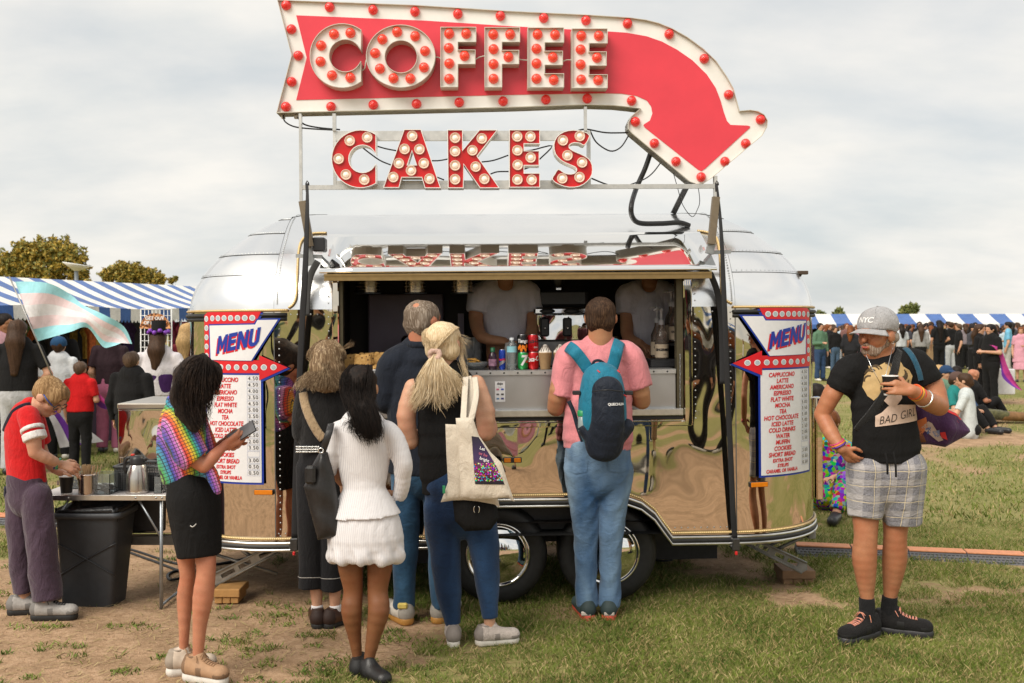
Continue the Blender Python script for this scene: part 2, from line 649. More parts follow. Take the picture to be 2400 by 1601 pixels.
def text_mesh(txt, size=0.1, bold=0.0, shear=0.0, align='CENTER', spacing=1.0, sub=0.0, res=3):
 """lettering as a flat mesh in the x-z plane (x right, z up, facing -y)"""
 cu = bpy.data.curves.new('lettering', 'FONT')
 cu.body = txt; cu.size = size; cu.align_x = align; cu.align_y = 'CENTER'
 cu.offset = bold; cu.shear = shear; cu.space_character = spacing; cu.resolution_u = res
 o = bpy.data.objects.new('lettering', cu)
 COL.objects.link(o)
 dg = bpy.context.evaluated_depsgraph_get()
 me = bpy.data.meshes.new_from_object(o.evaluated_get(dg))
 bpy.data.objects.remove(o); bpy.data.curves.remove(cu)
 if sub:
  bm = bmesh.new(); bm.from_mesh(me)
  for _ in range(6):
   es = [e for e in bm.edges if e.calc_length() > sub]
   if not es: break
   bmesh.ops.subdivide_edges(bm, edges=es, cuts=1)
   bmesh.ops.triangulate(bm, faces=[f for f in bm.faces if len(f.verts) > 3])
  bm.to_mesh(me); bm.free()
 for v in me.vertices:
  v.co = Vector((v.co.x, 0, v.co.y))
 me.update()
 return me
def sub_poly(pts2, sub=0.02, holes=()):
 """filled outline in x-z, cut fine so it can be bent"""
 loops = [[Vector((p[0], 0, p[1])) for p in l] for l in [pts2] + list(holes)]
 bm = bmesh.new()
 vs_ = [bm.verts.new(p) for l in loops for p in l]
 for t in tessellate_polygon(loops):
  try: bm.faces.new([vs_[i] for i in t])
  except ValueError: pass
 for _ in range(7):
  es = [e for e in bm.edges if e.calc_length() > sub]
  if not es: break
  bmesh.ops.subdivide_edges(bm, edges=es, cuts=1)
  bmesh.ops.triangulate(bm, faces=[f for f in bm.faces if len(f.verts) > 3])
 me = bpy.data.meshes.new('print'); bm.to_mesh(me); bm.free()
 return me
def map_mesh(me, fn):
 for v in me.vertices:
  v.co = fn(v.co)
 me.update()
 return me
# ---------------------------------------------------------------- ground
def sstep(a, b, x):
 t = np.clip((x - a) / (b - a), 0, 1)
 return t * t * (3 - 2 * t)
def grass_mask(x, y):
 """0 = trodden earth, 1 = turf"""
 x = np.asarray(x, float); y = np.asarray(y, float)
 worn_queue = sstep(-0.35, -1.7, x + 0.8 * (fbm(x * 0.8, y * 0.8, 3, 5) - 0.5)) * sstep(8.2, 6.4, y) * sstep(-3.0, 1.5, y)
 worn_cam = sstep(4.75, 4.0, y) * sstep(-1.6, 0.4, y) * sstep(6.5, 3.5, np.abs(x))
 worn_path = 0.75 * sstep(1.3, 0.3, np.abs(y - 20.5 - 0.12 * x)) * sstep(2.5, 5, x)
 worn_path2 = 0.7 * sstep(1.0, 0.2, np.abs(y - 13.8 - 0.1 * x)) * sstep(4.5, 6, x)
 w = np.maximum(np.maximum(worn_queue, worn_cam), np.maximum(worn_path, worn_path2))
 n = fbm(x * 1.3, y * 1.3, 5, 11)
 return np.clip(0.5 + (0.74 + 0.16 * sstep(-0.3, 1.6, x) - 1.0 * w - 0.5) + (n - 0.5) * 2.7 * (1 - 0.45 * w), 0, 1)
def ground_z(x, y):
 near = sstep(14, 8, y)
 return (fbm(np.asarray(x) * 1.1, np.asarray(y) * 1.1, 3, 3) - 0.5) * 0.035 * near
gx = np.concatenate([-np.geomspace(4.2, 900, 46)[::-1], np.arange(-4.1, 4.11, 0.07), np.geomspace(4.2, 900, 46)])
gy = np.concatenate([-np.geomspace(2.0, 700, 40)[::-1], np.arange(-1.9, 3.4, 0.2), np.arange(3.4, 9.0, 0.07), np.geomspace(9.1, 1500, 90)])
GX, GY = np.meshgrid(gx, gy, indexing='ij')
GV = np.stack([GX.ravel(), GY.ravel(), ground_z(GX, GY).ravel()], 1)
nx_, ny_ = len(gx), len(gy)
ii = (np.arange(nx_ - 1)[:, None] * ny_ + np.arange(ny_ - 1)[None]).ravel()
GF = np.stack([ii, ii + ny_, ii + ny_ + 1, ii + 1], 1)
g_me = mesh_np('ground', GV, GF)
ga = g_me.attributes.new('turf', 'FLOAT', 'POINT')
ga.data.foreach_set('value', grass_mask(GX, GY).ravel().astype(np.float32))
t = NT('ground_turf')
att = t.n('ShaderNodeAttribute', attribute_name='turf').outputs['Fac']
co = t.n('ShaderNodeTexCoord').outputs['Object']
n_f = t.noise(co, 26, 6, 0.65)
n_m = t.noise(co, 4.5, 5, 0.6)
n_l = t.noise(co, 0.35, 4, 0.6)
n_x = t.noise(co, 140, 3, 0.7)
dirt = t.ramp(t.math('MULTIPLY_ADD', n_x, 0.35, t.math('MULTIPLY', n_f, 0.65)), [(0.3, (0.25, 0.15, 0.085)), (0.5, (0.45, 0.295, 0.18)), (0.72, (0.60, 0.42, 0.28))])
dirt = t.mix(t.ramp(n_m, [(0.42, (0, 0, 0)), (0.68, (0.8, 0.8, 0.8))]), dirt, (0.25, 0.16, 0.09, 1))
turf = t.ramp(t.math('MULTIPLY_ADD', n_m, 0.5, t.math('MULTIPLY', n_f, 0.5)), [(0.3, (0.085, 0.105, 0.022)), (0.5, (0.18, 0.185, 0.05)), (0.7, (0.38, 0.31, 0.16))])
turf = t.mix(t.ramp(n_l, [(0.35, (0, 0, 0)), (0.65, (0.75, 0.75, 0.75))]), turf, (0.30, 0.265, 0.11, 1))
f = t.math('ADD', att, t.math('MULTIPLY', t.math('SUBTRACT', n_f, 0.5), 1.1))
t.p(Base_Color=t.mix(t.ramp(f, [(0.38, (0, 0, 0)), (0.62, (1, 1, 1))]), dirt, turf), Roughness=0.95, Specular_IOR_Level=0.15)
t.bump(t.math('MULTIPLY_ADD', n_x, 0.35, n_f), 0.7, 0.02)
link('ground', g_me, t.m, kind='structure')

# turf blades, joined (uncountable)
def grass_blades(name, mat, n, ylo, yhi, hmin, hmax, wid, seed, thr=0.42, straw=0.25):
 r = np.random.RandomState(seed)
 y = ylo * (yhi / ylo) ** r.uniform(0, 1, n * 3)
 x = r.uniform(-0.56, 0.56, n * 3) * y
 m = grass_mask(x, y) + (fbm(x * 9, y * 9, 2, 7) - 0.5) * 1.1 > thr + 0.25 * (r.uniform(0, 1, n * 3) - 0.3)
 x, y = x[m][:n], y[m][:n]
 n = len(x)
 z = ground_z(x, y) - 0.003
 h = r.uniform(hmin, hmax, n) * (0.55 + 0.9 * fbm(x * 3, y * 3, 2, 9)); a = r.uniform(0, 6.28, n); l = r.uniform(0.2, 1.1, n) * h; w = wid * r.uniform(0.6, 1.3, n)
 b = r.uniform(0, 6.28, n)
 base = np.stack([x, y, z], 1)
 side = np.stack([np.cos(b), np.sin(b), 0 * b], 1) * w[:, None]
 lean = np.stack([np.cos(a) * l, np.sin(a) * l, h * np.sqrt(np.clip(1 - (l / h * 0.75) ** 2, 0.1, 1))], 1)
 V = np.stack([base - side, base + side, base + lean * 0.55 + side * 0.6 + [0, 0, 0.1] * h[:, None], base + lean], 1).reshape(-1, 3)
 k = np.arange(n) * 4
 F = np.concatenate([np.stack([k, k + 1, k + 2], 1), np.stack([k, k + 2, k + 3], 1)])
 mi = (r.uniform(0, 1, n) < straw).astype(int)
 return link(name, mesh_np(name, V, F, False, np.concatenate([mi, mi])), mat, kind='stuff')
def blade(name, a, b):
 t = NT(name)
 v = t.obj()
 t.p(Base_Color=t.ramp(t.noise(v, 2.6, 4, 0.75), [(0.32, a), (0.66, b)]), Roughness=0.65, Specular_IOR_Level=0.25)
 return t.m
gm = [blade('green_blade', (0.055, 0.105, 0.012), (0.20, 0.24, 0.045)), blade('straw_blade', (0.30, 0.22, 0.085), (0.48, 0.38, 0.19))]
tag(grass_blades('grass', gm, 120000, 3.9, 8.6, 0.022, 0.05, 0.0021, 1), 'short green turf with dry straw around the trailer', 'grass')
tag(grass_blades('field_grass', gm, 60000, 8.6, 32, 0.03, 0.06, 0.006, 2, 0.3), 'cropped green and straw coloured grass out across the field', 'grass')
def litter(seed, n):
 r = np.random.RandomState(seed); mb = MB()
 y = r.uniform(4.2, 7, n); x = r.uniform(-0.54, 0.54, n) * y; z = ground_z(x, y) + 0.004
 for i in range(n):
  a = r.uniform(0, 6.28); L = r.uniform(0.02, 0.07); w = r.uniform(0.001, 0.0025)
  d = Vector((math.cos(a), math.sin(a), 0)); s_ = Vector((-d.y, d.x, 0)) * w
  p = Vector((x[i], y[i], z[i])); q = p + d * L + Vector((0, 0, r.uniform(0, 0.015)))
  mb.add([p - s_, p + s_, q + s_, q - s_], [(0, 1, 2, 3)])
 return mb
tag(litter(4, 5200).build('straw', gm[1], kind='stuff'), 'dry straw and clippings scattered on the trodden earth', 'straw')
def pebbles(seed, n):
 r = np.random.RandomState(seed); mb = MB(); y = r.uniform(4.2, 7.5, n); x = r.uniform(-0.54, 0.5, n) * y; z = ground_z(x, y)
 for i in range(n):
  if grass_mask(x[i], y[i]) > 0.5: continue
  k = r.uniform(0.003, 0.010); p = Vector((x[i], y[i], z[i])); q = [p + Vector(e) * k * r.uniform(0.7, 1.3) for e in ((1, 0, 0), (0, 1, 0), (-1, 0, 0), (0, -1, 0), (0, 0, 0.7))]
  mb.add(q, [(0, 1, 4), (1, 2, 4), (2, 3, 4), (3, 0, 4)])
 return mb
tag(pebbles(7, 5000).build('pebbles', plain('earth_clods', (0.34, 0.22, 0.135), 0.95, 0, 0.35, 20), kind='stuff'), 'small clods and pebbles on the trodden earth', 'pebbles')
# low weed clumps on the worn earth
def weeds():
 r = np.random.RandomState(12); mb = MB()
 for _ in range(260):
  y = r.uniform(4.3, 7.2); x = r.uniform(-0.53, 0.2) * y
  if fbm(x * 0.9, y * 0.9, 3, 33) < 0.48: continue
  z = float(ground_z(x, y)); R = r.uniform(0.02, 0.07)
  for _k in range(int(14 + 500 * R)):
   a = r.uniform(0, 6.28); d = R * math.sqrt(r.uniform(0, 1)); L = r.uniform(0.015, 0.04)
   p = Vector((x + math.cos(a) * d * 1.6, y + math.sin(a) * d, z)); b = r.uniform(0, 6.28)
   s_ = Vector((math.cos(b), math.sin(b), 0)) * r.uniform(0.002, 0.005)
   q = p + Vector((r.normal() * L * 0.7, r.normal() * L * 0.7, L * 0.7))
   mb.add([p - s_ * 0.4, p + s_ * 0.4, (p + q) / 2 + s_, q, (p + q) / 2 - s_], [(0, 1, 2, 3, 4)])
 return mb
tag(weeds().build('weeds', gm[0], kind='stuff'), 'low green weeds in the trodden earth', 'weeds')
# ---------------------------------------------------------------- the coffee trailer
TM = Matrix.Translation((-0.02, 6.0, 0)) @ Matrix.Rotation(math.radians(2.0), 4, 'Z') @ Matrix.Rotation(math.radians(-0.45), 4, 'Y')
TI = TM.inverted()
def T(u, v, y=0.0):
 """trailer-local point on the plane y that shows at photo pixel (u, v)"""
 o = TI @ Vector((0, 0, CAMZ)); d = TI.to_3x3() @ Vector(((u - 1200) / FPX, 1, -(v - HZ) / FPX))
 return o + d * ((y - o.y) / d.y)
def TX(u, v, y=0.0):
 p = T(u, v, y); return (p.x, p.z)

def mirror_metal(name, col=(0.93, 0.92, 0.90), rough=0.035, wob=0.05, wscale=2.2, smear=0.0):
 t = NT(name)
 v = t.obj((1, 1, 0.7))
 t.p(Base_Color=col + (1,), Metallic=1.0)
 sc_ = t.noise(t.obj((1, 1, 3)), 40, 4, 0.7)
 t.p(Roughness=t.math('MULTIPLY_ADD', sc_, 0.03 + smear, rough))
 h = t.math('MULTIPLY_ADD', t.noise(v, wscale * 2.7, 0), 0.22, t.noise(v, wscale, 0, 0.4, 0.6))
 t.bump(h, 1.0, wob)
 return t.m
M_ALU = mirror_metal('polished_aluminium', (0.68, 0.62, 0.53), 0.006, 0.023, 1.9)
M_DOME = mirror_metal('aged_aluminium', (0.93, 0.93, 0.93), 0.18, 0.045, 2.0, 0.10)
M_HATCH = mirror_metal('hatch_aluminium', (0.88, 0.88, 0.87), 0.02, 0.004, 1.5)
M_CHROME = plain('chrome', (0.82, 0.82, 0.8), 0.08, 1.0, 0.03)
M_BRUSH = plain('brushed_steel', (0.56, 0.56, 0.56), 0.38, 1.0, 0.08, 12)
M_ALTRIM = plain('aluminium_trim', (0.72, 0.71, 0.68), 0.3, 1.0, 0.08)
M_BLACKR = plain('black_rubber', (0.018, 0.018, 0.018), 0.55, 0, 0.3)
M_BLACKP = plain('black_plastic', (0.02, 0.02, 0.022), 0.4, 0, 0.2)
M_BRONZE = plain('bronze_anodised', (0.34, 0.23, 0.10), 0.35, 0.85, 0.1)
M_TAUPE = plain('taupe_powder_coat', (0.20, 0.16, 0.11), 0.5, 0.3, 0.1)
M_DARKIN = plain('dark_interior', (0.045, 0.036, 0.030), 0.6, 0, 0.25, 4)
M_GALV = plain('galvanised_steel', (0.42, 0.43, 0.43), 0.42, 0.9, 0.15, 18)
M_GREYMET = plain('grey_steel', (0.24, 0.24, 0.235), 0.5, 0.6, 0.2, 14)
M_WHITE = plain('white_enamel', (0.80, 0.78, 0.74), 0.35, 0, 0.05, 9)
M_SEAM = plain('seam_grey', (0.16, 0.16, 0.16), 0.6, 0.5)  # dark grey joint lines between the sheets
M_AMBER = plain('amber_lens', (0.75, 0.22, 0.01), 0.2, 0, 0.1)
M_LED = NT('warm_led').p(Base_Color=(0.85, 0.68, 0.36, 1), Roughness=0.3, Emission_Color=(1.0, 0.72, 0.3, 1), Emission_Strength=0.45).m
M_ROPE = plain('rope_light_tube', (0.50, 0.34, 0.14), 0.35, 0, 0.1)

trailer = empty('coffee_trailer', mw=TM, label='round ended polished aluminium coffee trailer with open serving hatch and twin wheels', cat='trailer')
HL, WID, RC = 2.05, 2.0, 0.66
ZB, ZT = 0.425, 1.81
XC = HL - RC
def plan(n=14, inset=0.0):
 """outline of the body in plan, counter-clockwise from front-left, with segment tags"""
 r = max(RC - inset, 0.03); pts = []
 cs_ = [(XC, RC, -90), (XC, WID - RC, 0), (-XC, WID - RC, 90), (-XC, RC, 180)]
 # move corner centres inwards once the inset eats the whole radius
 ex = max(inset - (RC - 0.03), 0)
 for (cx, cy, a0) in cs_:
  cx = cx - math.copysign(ex, cx); cy = cy + (ex if cy < WID / 2 else -ex)
  for i in range(n + 1):
   a = math.radians(a0 + 90 * i / n)
   pts.append((cx + r * math.cos(a), cy + r * math.sin(a)))
 return pts
# lower walls -------------------------------------------------------------
WIN = (T(790, 760).x, T(1606, 760).x)           # serving opening
ZC = T(1200, 985).z                              # its sill
front = [(-XC, ZB)]
aL, aR = T(1024, 1252).x, T(1567, 1252).x
arch = [TX(1471, 1163), TX(1502, 1174), TX(1533, 1198), TX(1553, 1226)]
acx = (aL + aR) / 2
front += [(aL, ZB)] + [(2 * acx - x, z) for (x, z) in reversed(arch)] + list(arch) + [(aR, ZB)]
front += [(XC, ZB), (XC, ZT), (WIN[1], ZT), (WIN[1], ZC), (WIN[0], ZC), (WIN[0], ZT), (-XC, ZT)]
MB().poly([(x, 0, z) for x, z in front]).build('side_panel', M_ALU, trailer)
for sgn, nm in ((-1, 'corner_panel'), (1, 'corner_panel')):
 n = 20; v = []
 for i in range(n + 1):
  a = math.radians(-90 + 90 * i / n)
  x, y = XC + RC * math.cos(a), RC + RC * math.sin(a)
  v += [(sgn * x, y, ZB), (sgn * x, y, ZT)]
 MB().add(v, [(2 * i, 2 * i + 2, 2 * i + 3, 2 * i + 1) for i in range(n)], True).build(nm, M_ALU, trailer)
for sgn in (-1, 1):
 n = 12; v = []
 for i in range(n + 1):
  a = math.radians(90 * i / n)
  v += [(sgn * (XC + RC * math.cos(a)), WID - RC + RC * math.sin(a), ZB), (sgn * (XC + RC * math.cos(a)), WID - RC + RC * math.sin(a), ZT)]
 v = [(sgn * HL, RC, ZB), (sgn * HL, RC, ZT)] + v
 MB().add(v, [(2 * i, 2 * i + 2, 2 * i + 3, 2 * i + 1) for i in range(n + 1)], True).build('end_panel', M_ALU, trailer)
MB().poly([(-XC, WID, ZB), (XC, WID, ZB), (XC, WID, ZT), (-XC, WID, ZT)]).build('rear_panel', M_ALU, trailer)
MB().poly([(x, y, ZB + 0.01) for x, y in plan(8)]).build('floor_pan', M_BLACKR, trailer)
# roof: bands of riveted sheet --------------------------------------------
prof = catmull([(0, 0), (0.012, 0.075), (0.055, 0.18), (0.155, 0.315), (0.29, 0.43), (0.46, 0.545), (0.68, 0.635), (0.95, 0.665)], 4)
pins = [p[0] for p in prof]; phgt = [p[1] for p in prof]
PL = [plan(14, p) for p in pins]
NP = len(PL[0])                                  # 60 points, 15 per corner
bands = [(0, 9), (9, 13), (13, 18), (18, 22), (22, 28)]
def roof_pt(i, j, lift=0.0):
 x, y = PL[j][i % NP]
 return (x, y, ZT + phgt[j] + lift)
def roof_panel(idx, j0, j1, lift):
 v = []; f = []
 m = j1 - j0 + 1
 for i in idx:
  for j in range(j0, j1 + 1):
   x, y, z = roof_pt(i, j)
   # push out along the slope for the lap of each sheet
   k = lift * (1 - (j - j0) / max(1, j1 - j0) * 0.8)
   cx, cy = max(-XC, min(XC, x)), max(RC, min(WID - RC, y))
   d = Vector((x - cx, y - cy, 0.2)); d.normalize()
   v.append((x + d.x * k, y + d.y * k, z + d.z * k))
 for a in range(len(idx) - 1):
  for b in range(m - 1):
   f.append((a * m + b, (a + 1) * m + b, (a + 1) * m + b + 1, a * m + b + 1))
 return MB().add(v, f, True)
for (j0, j1) in bands:
 roof_panel(list(range(0, 15)), j0, j1, 0.0022).build('roof_panel', M_DOME, trailer)
 roof_panel(list(range(45, 60)), j0, j1, 0.0022).build('roof_panel', M_DOME, trailer)
 roof_panel(list(range(14, 16)), j0, j1, 0.0022).build('roof_panel', M_DOME, trailer)
 roof_panel(list(range(15, 46)), j0, j1, 0.0022).build('roof_panel', M_DOME, trailer)
# front middle of the roof: three columns so that the serving opening stays open
jw = 9
xs = [-XC, WIN[0], WIN[1], XC]
for (j0, j1) in bands:
 for c_ in range(3):
  if c_ == 1 and j1 <= jw: continue
  v = []; f = []
  for a, x in enumerate((xs[c_], xs[c_ + 1])):
   for j in range(j0, j1 + 1):
    y = PL[j][0][1]
    xx = max(-HL + pins[j] + 0.05, min(HL - pins[j] - 0.05, x)) if j > 20 else x
    v.append((xx, y - 0.004, ZT + phgt[j]))
  m = j1 - j0 + 1
  f = [(b, m + b, m + b + 1, b + 1) for b in range(m - 1)]
  MB().add(v, f, True).build('roof_panel', M_DOME, trailer)
top = [(x, y) for x, y in PL[-1]]
MB().poly([(x, y, ZT + phgt[-1]) for x, y in top]).build('roof_top', M_DOME, trailer)
# rivets along the seams (too small to pick apart)
rv = MB()
def rivet(p, nrm, r=0.0055):
 nrm = Vector(nrm).normalized(); a = nrm.orthogonal().normalized(); b = nrm.cross(a); p = Vector(p)
 ring = [p + a * (r * math.cos(t)) + b * (r * math.sin(t)) for t in [i * math.pi / 3 for i in range(6)]]
 rv.add(ring + [p + nrm * r * 0.7], [(i, (i + 1) % 6, 6) for i in range(6)], True)
for sgn in (-1, 1):
 for k in range(34):
  z = ZB + 0.03 + k * 0.04
  rivet((sgn * (XC - 0.03), -0.001, z), (0, -1, 0))
 for j in range(2, 26):
  x = sgn * (XC - 0.02)
  p = PL[j][0]; q = PL[j + 1][0]
  for t_ in (0.25, 0.75):
   y = p[1] + (q[1] - p[1]) * t_; z = ZT + phgt[j] + (phgt[j + 1] - phgt[j]) * t_
   rivet((x, y - 0.006, z + 0.001), (0, -(phgt[j + 1] - phgt[j]), (q[1] - p[1])), 0.006)
for (j0, j1) in bands[1:]:
 for i in list(range(0, 15)) + list(range(45, 60)):
  for t_ in (0.0, 0.5):
   i2 = i + 1 if i not in (14, 59) else i; lp3 = lambda a_, b_: [p_ + (q_ - p_) * 0.3 for p_, q_ in zip(a_, b_)]; x, y, z = lp3(roof_pt(i, j0), roof_pt(i, j0 + 1)); x2, y2, z2 = lp3(roof_pt(i2, j0), roof_pt(i2, j0 + 1))
   x, y, z = x + (x2 - x) * t_, y + (y2 - y) * t_, z
   cx, cy = max(-XC, min(XC, x)), max(RC, min(WID - RC, y))
   d = Vector((x - cx, y - cy, 0)); d = d.normalized() if d.length > 1e-4 else Vector((0, -1, 0))
   rivet((x + d.x * 0.002, y + d.y * 0.002, z + 0.002), (d.x, d.y, 0.6), 0.0045)
for k in range(70):
 x = -XC + 0.02 + k * (2 * XC - 0.04) / 69
 if not (aL - 0.03 < x < aR + 0.03): rivet((x, -0.001, ZB + 0.045), (0, -1, 0), 0.005)
 if not (WIN[0] - 0.04 < x < WIN[1] + 0.05): rivet((x, -0.001, ZT - 0.03), (0, -1, 0), 0.005)
for k in range(20):
 for x in (WIN[0] - 0.05, WIN[1] + 0.06): rivet((x, -0.001, ZC + k * 0.042), (0, -1, 0), 0.005)
rv.build('rivets', M_GALV, trailer, kind='stuff')
# vertical seam strips
sm = MB()
for sgn in (-1, 1):
 sm.box((sgn * XC - 0.0025, -0.003, ZB), (sgn * XC + 0.0025, 0.0, ZT))
sm.build('seam', M_SEAM, trailer)
for (j0, j1) in bands[1:]:
 for i0, i1 in ((0, 15), (45, 60)):
  P_ = []
  for i in range(i0, i1):
   x, y, z = roof_pt(i, j0); cx, cy = max(-XC, min(XC, x)), max(RC, min(WID - RC, y)); d = Vector((x - cx, y - cy, 0.3)).normalized(); P_.append(Vector((x, y, z)) + d * 0.003)
  MB().tube(P_, 0.0011, 5).build('roof_seam', M_SEAM, trailer)
for i in (0, 59):
 MB().tube([Vector(roof_pt(i, j)) + Vector((0, -0.003, 0.002)) for j in range(0, 27)], 0.0012, 5).build('roof_seam', M_SEAM, trailer)

# drip rail, rope light, lower trim --------------------------------------
def front_path(off, z, x0=None, x1=None, side=0, n=14):
 """path along one front corner: side -1 left, +1 right, from the flat towards the end"""
 pts = []
 r = RC + off
 for i in range(n + 1):
  a = math.radians(-90 + 88 * i / n)
  pts.append(Vector((side * (XC + r * math.cos(a)), RC + r * math.sin(a), z)))
 return pts
rope = MB(); beads = MB()
def lay_rope(pts, r=0.0085, step=0.0125):
 pts = [Vector(p) for p in pts]
 rope.tube(pts, r, 8)
 d = 0.0; acc = 0.0
 for a, b in zip(pts, pts[1:]):
  L = (b - a).length; s_ = step - acc
  while s_ < L:
   p = a + (b - a) * (s_ / L)
   c = p + Vector((0, -0.0065, 0.002)); q = 0.0048
   beads.add([c + Vector(e) * q for e in ((1, 0, 0), (-1, 0, 0), (0, -1, 0), (0, 0, 1), (0, 0, -1))], [(0, 2, 3), (2, 1, 3), (1, 2, 4), (2, 0, 4)], True)
   s_ += step
  acc = (acc + L) % step
for sd in (-1, 1):
 rail = MB()
 c = front_path(0.012, ZT - 0.004, side=sd)
 xs_ = T(676 if sd < 0 else 1716, 727).x
 pts = [Vector((xs_, -0.012, ZT - 0.004))] + c
 lay_rope(([Vector(p) for p in pts]))
 for dz, r, off in ((-0.032, 0.013, 0.014), (-0.056, 0.012, 0.010)):
  q = front_path(off, ZT + dz, side=sd); xa = T(672 if sd < 0 else 1718, 735).x
  rail.tube([Vector((xa, -off, ZT + dz))] + q, r, 8)
 rail.build('drip_rail', M_BLACKR, trailer)
 # rope rising up the front and over to the hatch
 if sd < 0:
  up = [(676, 722), (688, 712), (695, 690), (697, 640), (700, 590), (708, 563), (730, 548), (766, 546)]
 else:
  up = [(1716, 712), (1702, 704), (1692, 690), (1690, 640), (1685, 580), (1676, 553), (1655, 544), (1634, 541)]
 P = []
 for (u, v) in up:
  y = -0.012
  for _ in range(6):
   p = T(u, v, y)
   h = p.z - ZT
   y = -0.014 + (np.interp(h, phgt, pins) if h > 0 else 0)
  P.append(T(u, v, y))
 lay_rope([Vector(p) for p in catmull(P, 4)], 0.008)
# lower trim follows the arch and the round corners
def low_path(off, dz):
 pts = list(reversed(front_path(off, ZB + dz, side=-1)))
 pts += [Vector((aL - 0.02, -off, ZB + dz))]
 A = [(2 * acx - x, z) for (x, z) in reversed(arch)] + list(arch)
 for (x, z) in A:
  pts.append(Vector((x + (0.4 * dz if x < acx else -0.4 * dz) * 0, -off, z + dz * 1.0)))
 pts += [Vector((aR + 0.02, -off, ZB + dz))]
 pts += front_path(off, ZB + dz, side=1)
 return pts
lt = MB(); lt.tube(low_path(0.012, -0.012), 0.011, 8, flat=((0, 1, 0), 0.8)); lt.tube(low_path(0.018, -0.050), 0.009, 8)
lt.build('lower_trim', M_ALTRIM, trailer)
lb = MB(); lb.tube(low_path(0.008, -0.031), 0.017, 8); lb.build('rubber_trim', M_BLACKR, trailer)
lay_rope([Vector(p) for p in low_path(0.010, 0.016)])
rope.build('rope_light', M_ROPE, trailer)
beads.build('rope_light_bead', M_LED, trailer, kind='stuff')

# under body, wheel arch liner, wheels ------------------------------------
ub = MB()
ub.box((aL - 0.03, 0.36, 0.36), (aR + 0.03, 0.40, 0.80))
ub.box((aL - 0.03, 0.002, 0.72), (aR + 0.03, 0.36, 0.75))
ub.box((aL - 0.04, 0.004, 0.42), (aL - 0.02, 0.36, 0.74)); ub.box((aR + 0.02, 0.004, 0.42), (aR + 0.04, 0.36, 0.74))
ub.build('wheel_arch_liner', M_BLACKR, trailer)
ch = MB()
ch.box((-1.9, 0.45, 0.30), (1.9, 0.55, 0.42)); ch.box((-1.9, 1.45, 0.30), (1.9, 1.55, 0.42))
ch.box((T(1290, 1290).x - 0.35, 0.16, 0.44), (T(1290, 1290).x + 0.35, 0.30, 0.60))
for x0_, x1_ in ((-1.25, -0.45), (0.75, 1.45)): ch.box((x0_, 0.75, 0.10), (x1_, 1.5, 0.42))  # dark boxes added below the floor to deepen the shade under the trailer
ch.build('chassis_and_shade_boxes', plain('chassis_paint', (0.045, 0.045, 0.045), 0.6, 0.2, 0.2), trailer)
def wheel(cx, cz, y0):
 w = empty('wheel', (cx, y0, cz)); w.parent = trailer
 R = 0.305
 tp = [(0.0, 0.21), (0.205, 0.0), (0.215, -0.005), (0.27, -0.008), (0.295, 0.01), (R, 0.035), (R, 0.17), (0.295, 0.195), (0.2, 0.2)]
 Mx = Matrix.Rotation(math.radians(-90), 4, 'X')
 MB().lathe([(r, y) for r, y in [(0.19, 0.0), (0.215, -0.006), (0.265, -0.012), (0.293, 0.004), (R, 0.032), (R, 0.175), (0.29, 0.2), (0.19, 0.2)]], 48, M=Mx).build('tyre', M_BLACKR, w)
 MB().lathe([(0.197, 0.012), (0.199, -0.004), (0.192, -0.016), (0.183, -0.012), (0.176, -0.004), (0.168, -0.008), (0.160, -0.014), (0.150, -0.020), (0.12, -0.036), (0.08, -0.047), (0.04, -0.053), (0.001, -0.055)], 48, M=Mx).build('hub_cap', mirror_metal('hubcap_chrome%d' % int(cx * 100 + 500), (0.86, 0.86, 0.85), 0.03, 0.0, 2), w)
 return w
for u in (1167, 1425):
 p = T(u, 1305, 0.10)
 wheel(p.x, 0.302, 0.10)
# stabiliser legs ---------------------------------------------------------
def stabiliser(a, b, wdt, y):
 """pressed steel arm with slots from a (foot) to b (hinge)"""
 a = Vector((a[0], y, a[1])); b = Vector((b[0], y, b[1])); d = b - a; L = d.length; d.normalize(); nrm = Vector((-d.z, 0, d.x))
 f = lambda p, q: a + d * p[0] + nrm * p[1] + Vector((0, q, 0))
 n = 10
 out = [(-0.02, -wdt * 0.7)] + [(L, -wdt * 0.5), (L + 0.015, 0), (L, wdt * 0.5), (-0.02, wdt * 0.7), (-0.045, 0)]
 holes = []
 for (s0, s1) in ((0.06, 0.24), (0.30, 0.46), (0.58, 0.74), (0.78, 0.95)):
  holes.append([(L * s0, -wdt * 0.24), (L * s0, wdt * 0.24), (L * s1, wdt * 0.24), (L * s1, -wdt * 0.24)])
 mb = MB().prism(out, 0, 0.012, holes=holes, f=f)
 for q in (-1, 1):
  mb.tube([f((-0.02, q * wdt * 0.66), -0.004), f((L, q * wdt * 0.5), -0.004)], 0.007, 6)
 return mb
p0, p1 = T(508, 1357, 0.30), T(680, 1268, 0.30)
s1 = stabiliser((p0.x, p0.z), (p1.x, p1.z), 0.055, 0.30)
s1.tube([T(545, 1272, 0.33), T(610, 1322, 0.33)], 0.013, 8).tube([T(500, 1298, 0.36), T(650, 1345, 0.36)], 0.010, 8)
s1.box((p1.x - 0.06, 0.28, p1.z - 0.02), (p1.x + 0.05, 0.36, p1.z + 0.06))
s1.build('stabiliser_leg', plain('zinc_plate', (0.36, 0.35, 0.32), 0.45, 0.8, 0.2), trailer)
p0, p1 = T(1878, 1328, 0.30), T(1745, 1262, 0.30)
s2 = stabiliser((p0.x, p0.z), (p1.x, p1.z), 0.055, 0.30)
s2.tube([T(1812, 1292, 0.33), T(1900, 1250, 0.33)], 0.012, 8).tube([T(1790, 1285, 0.35), T(1862, 1252, 0.35)], 0.010, 8)
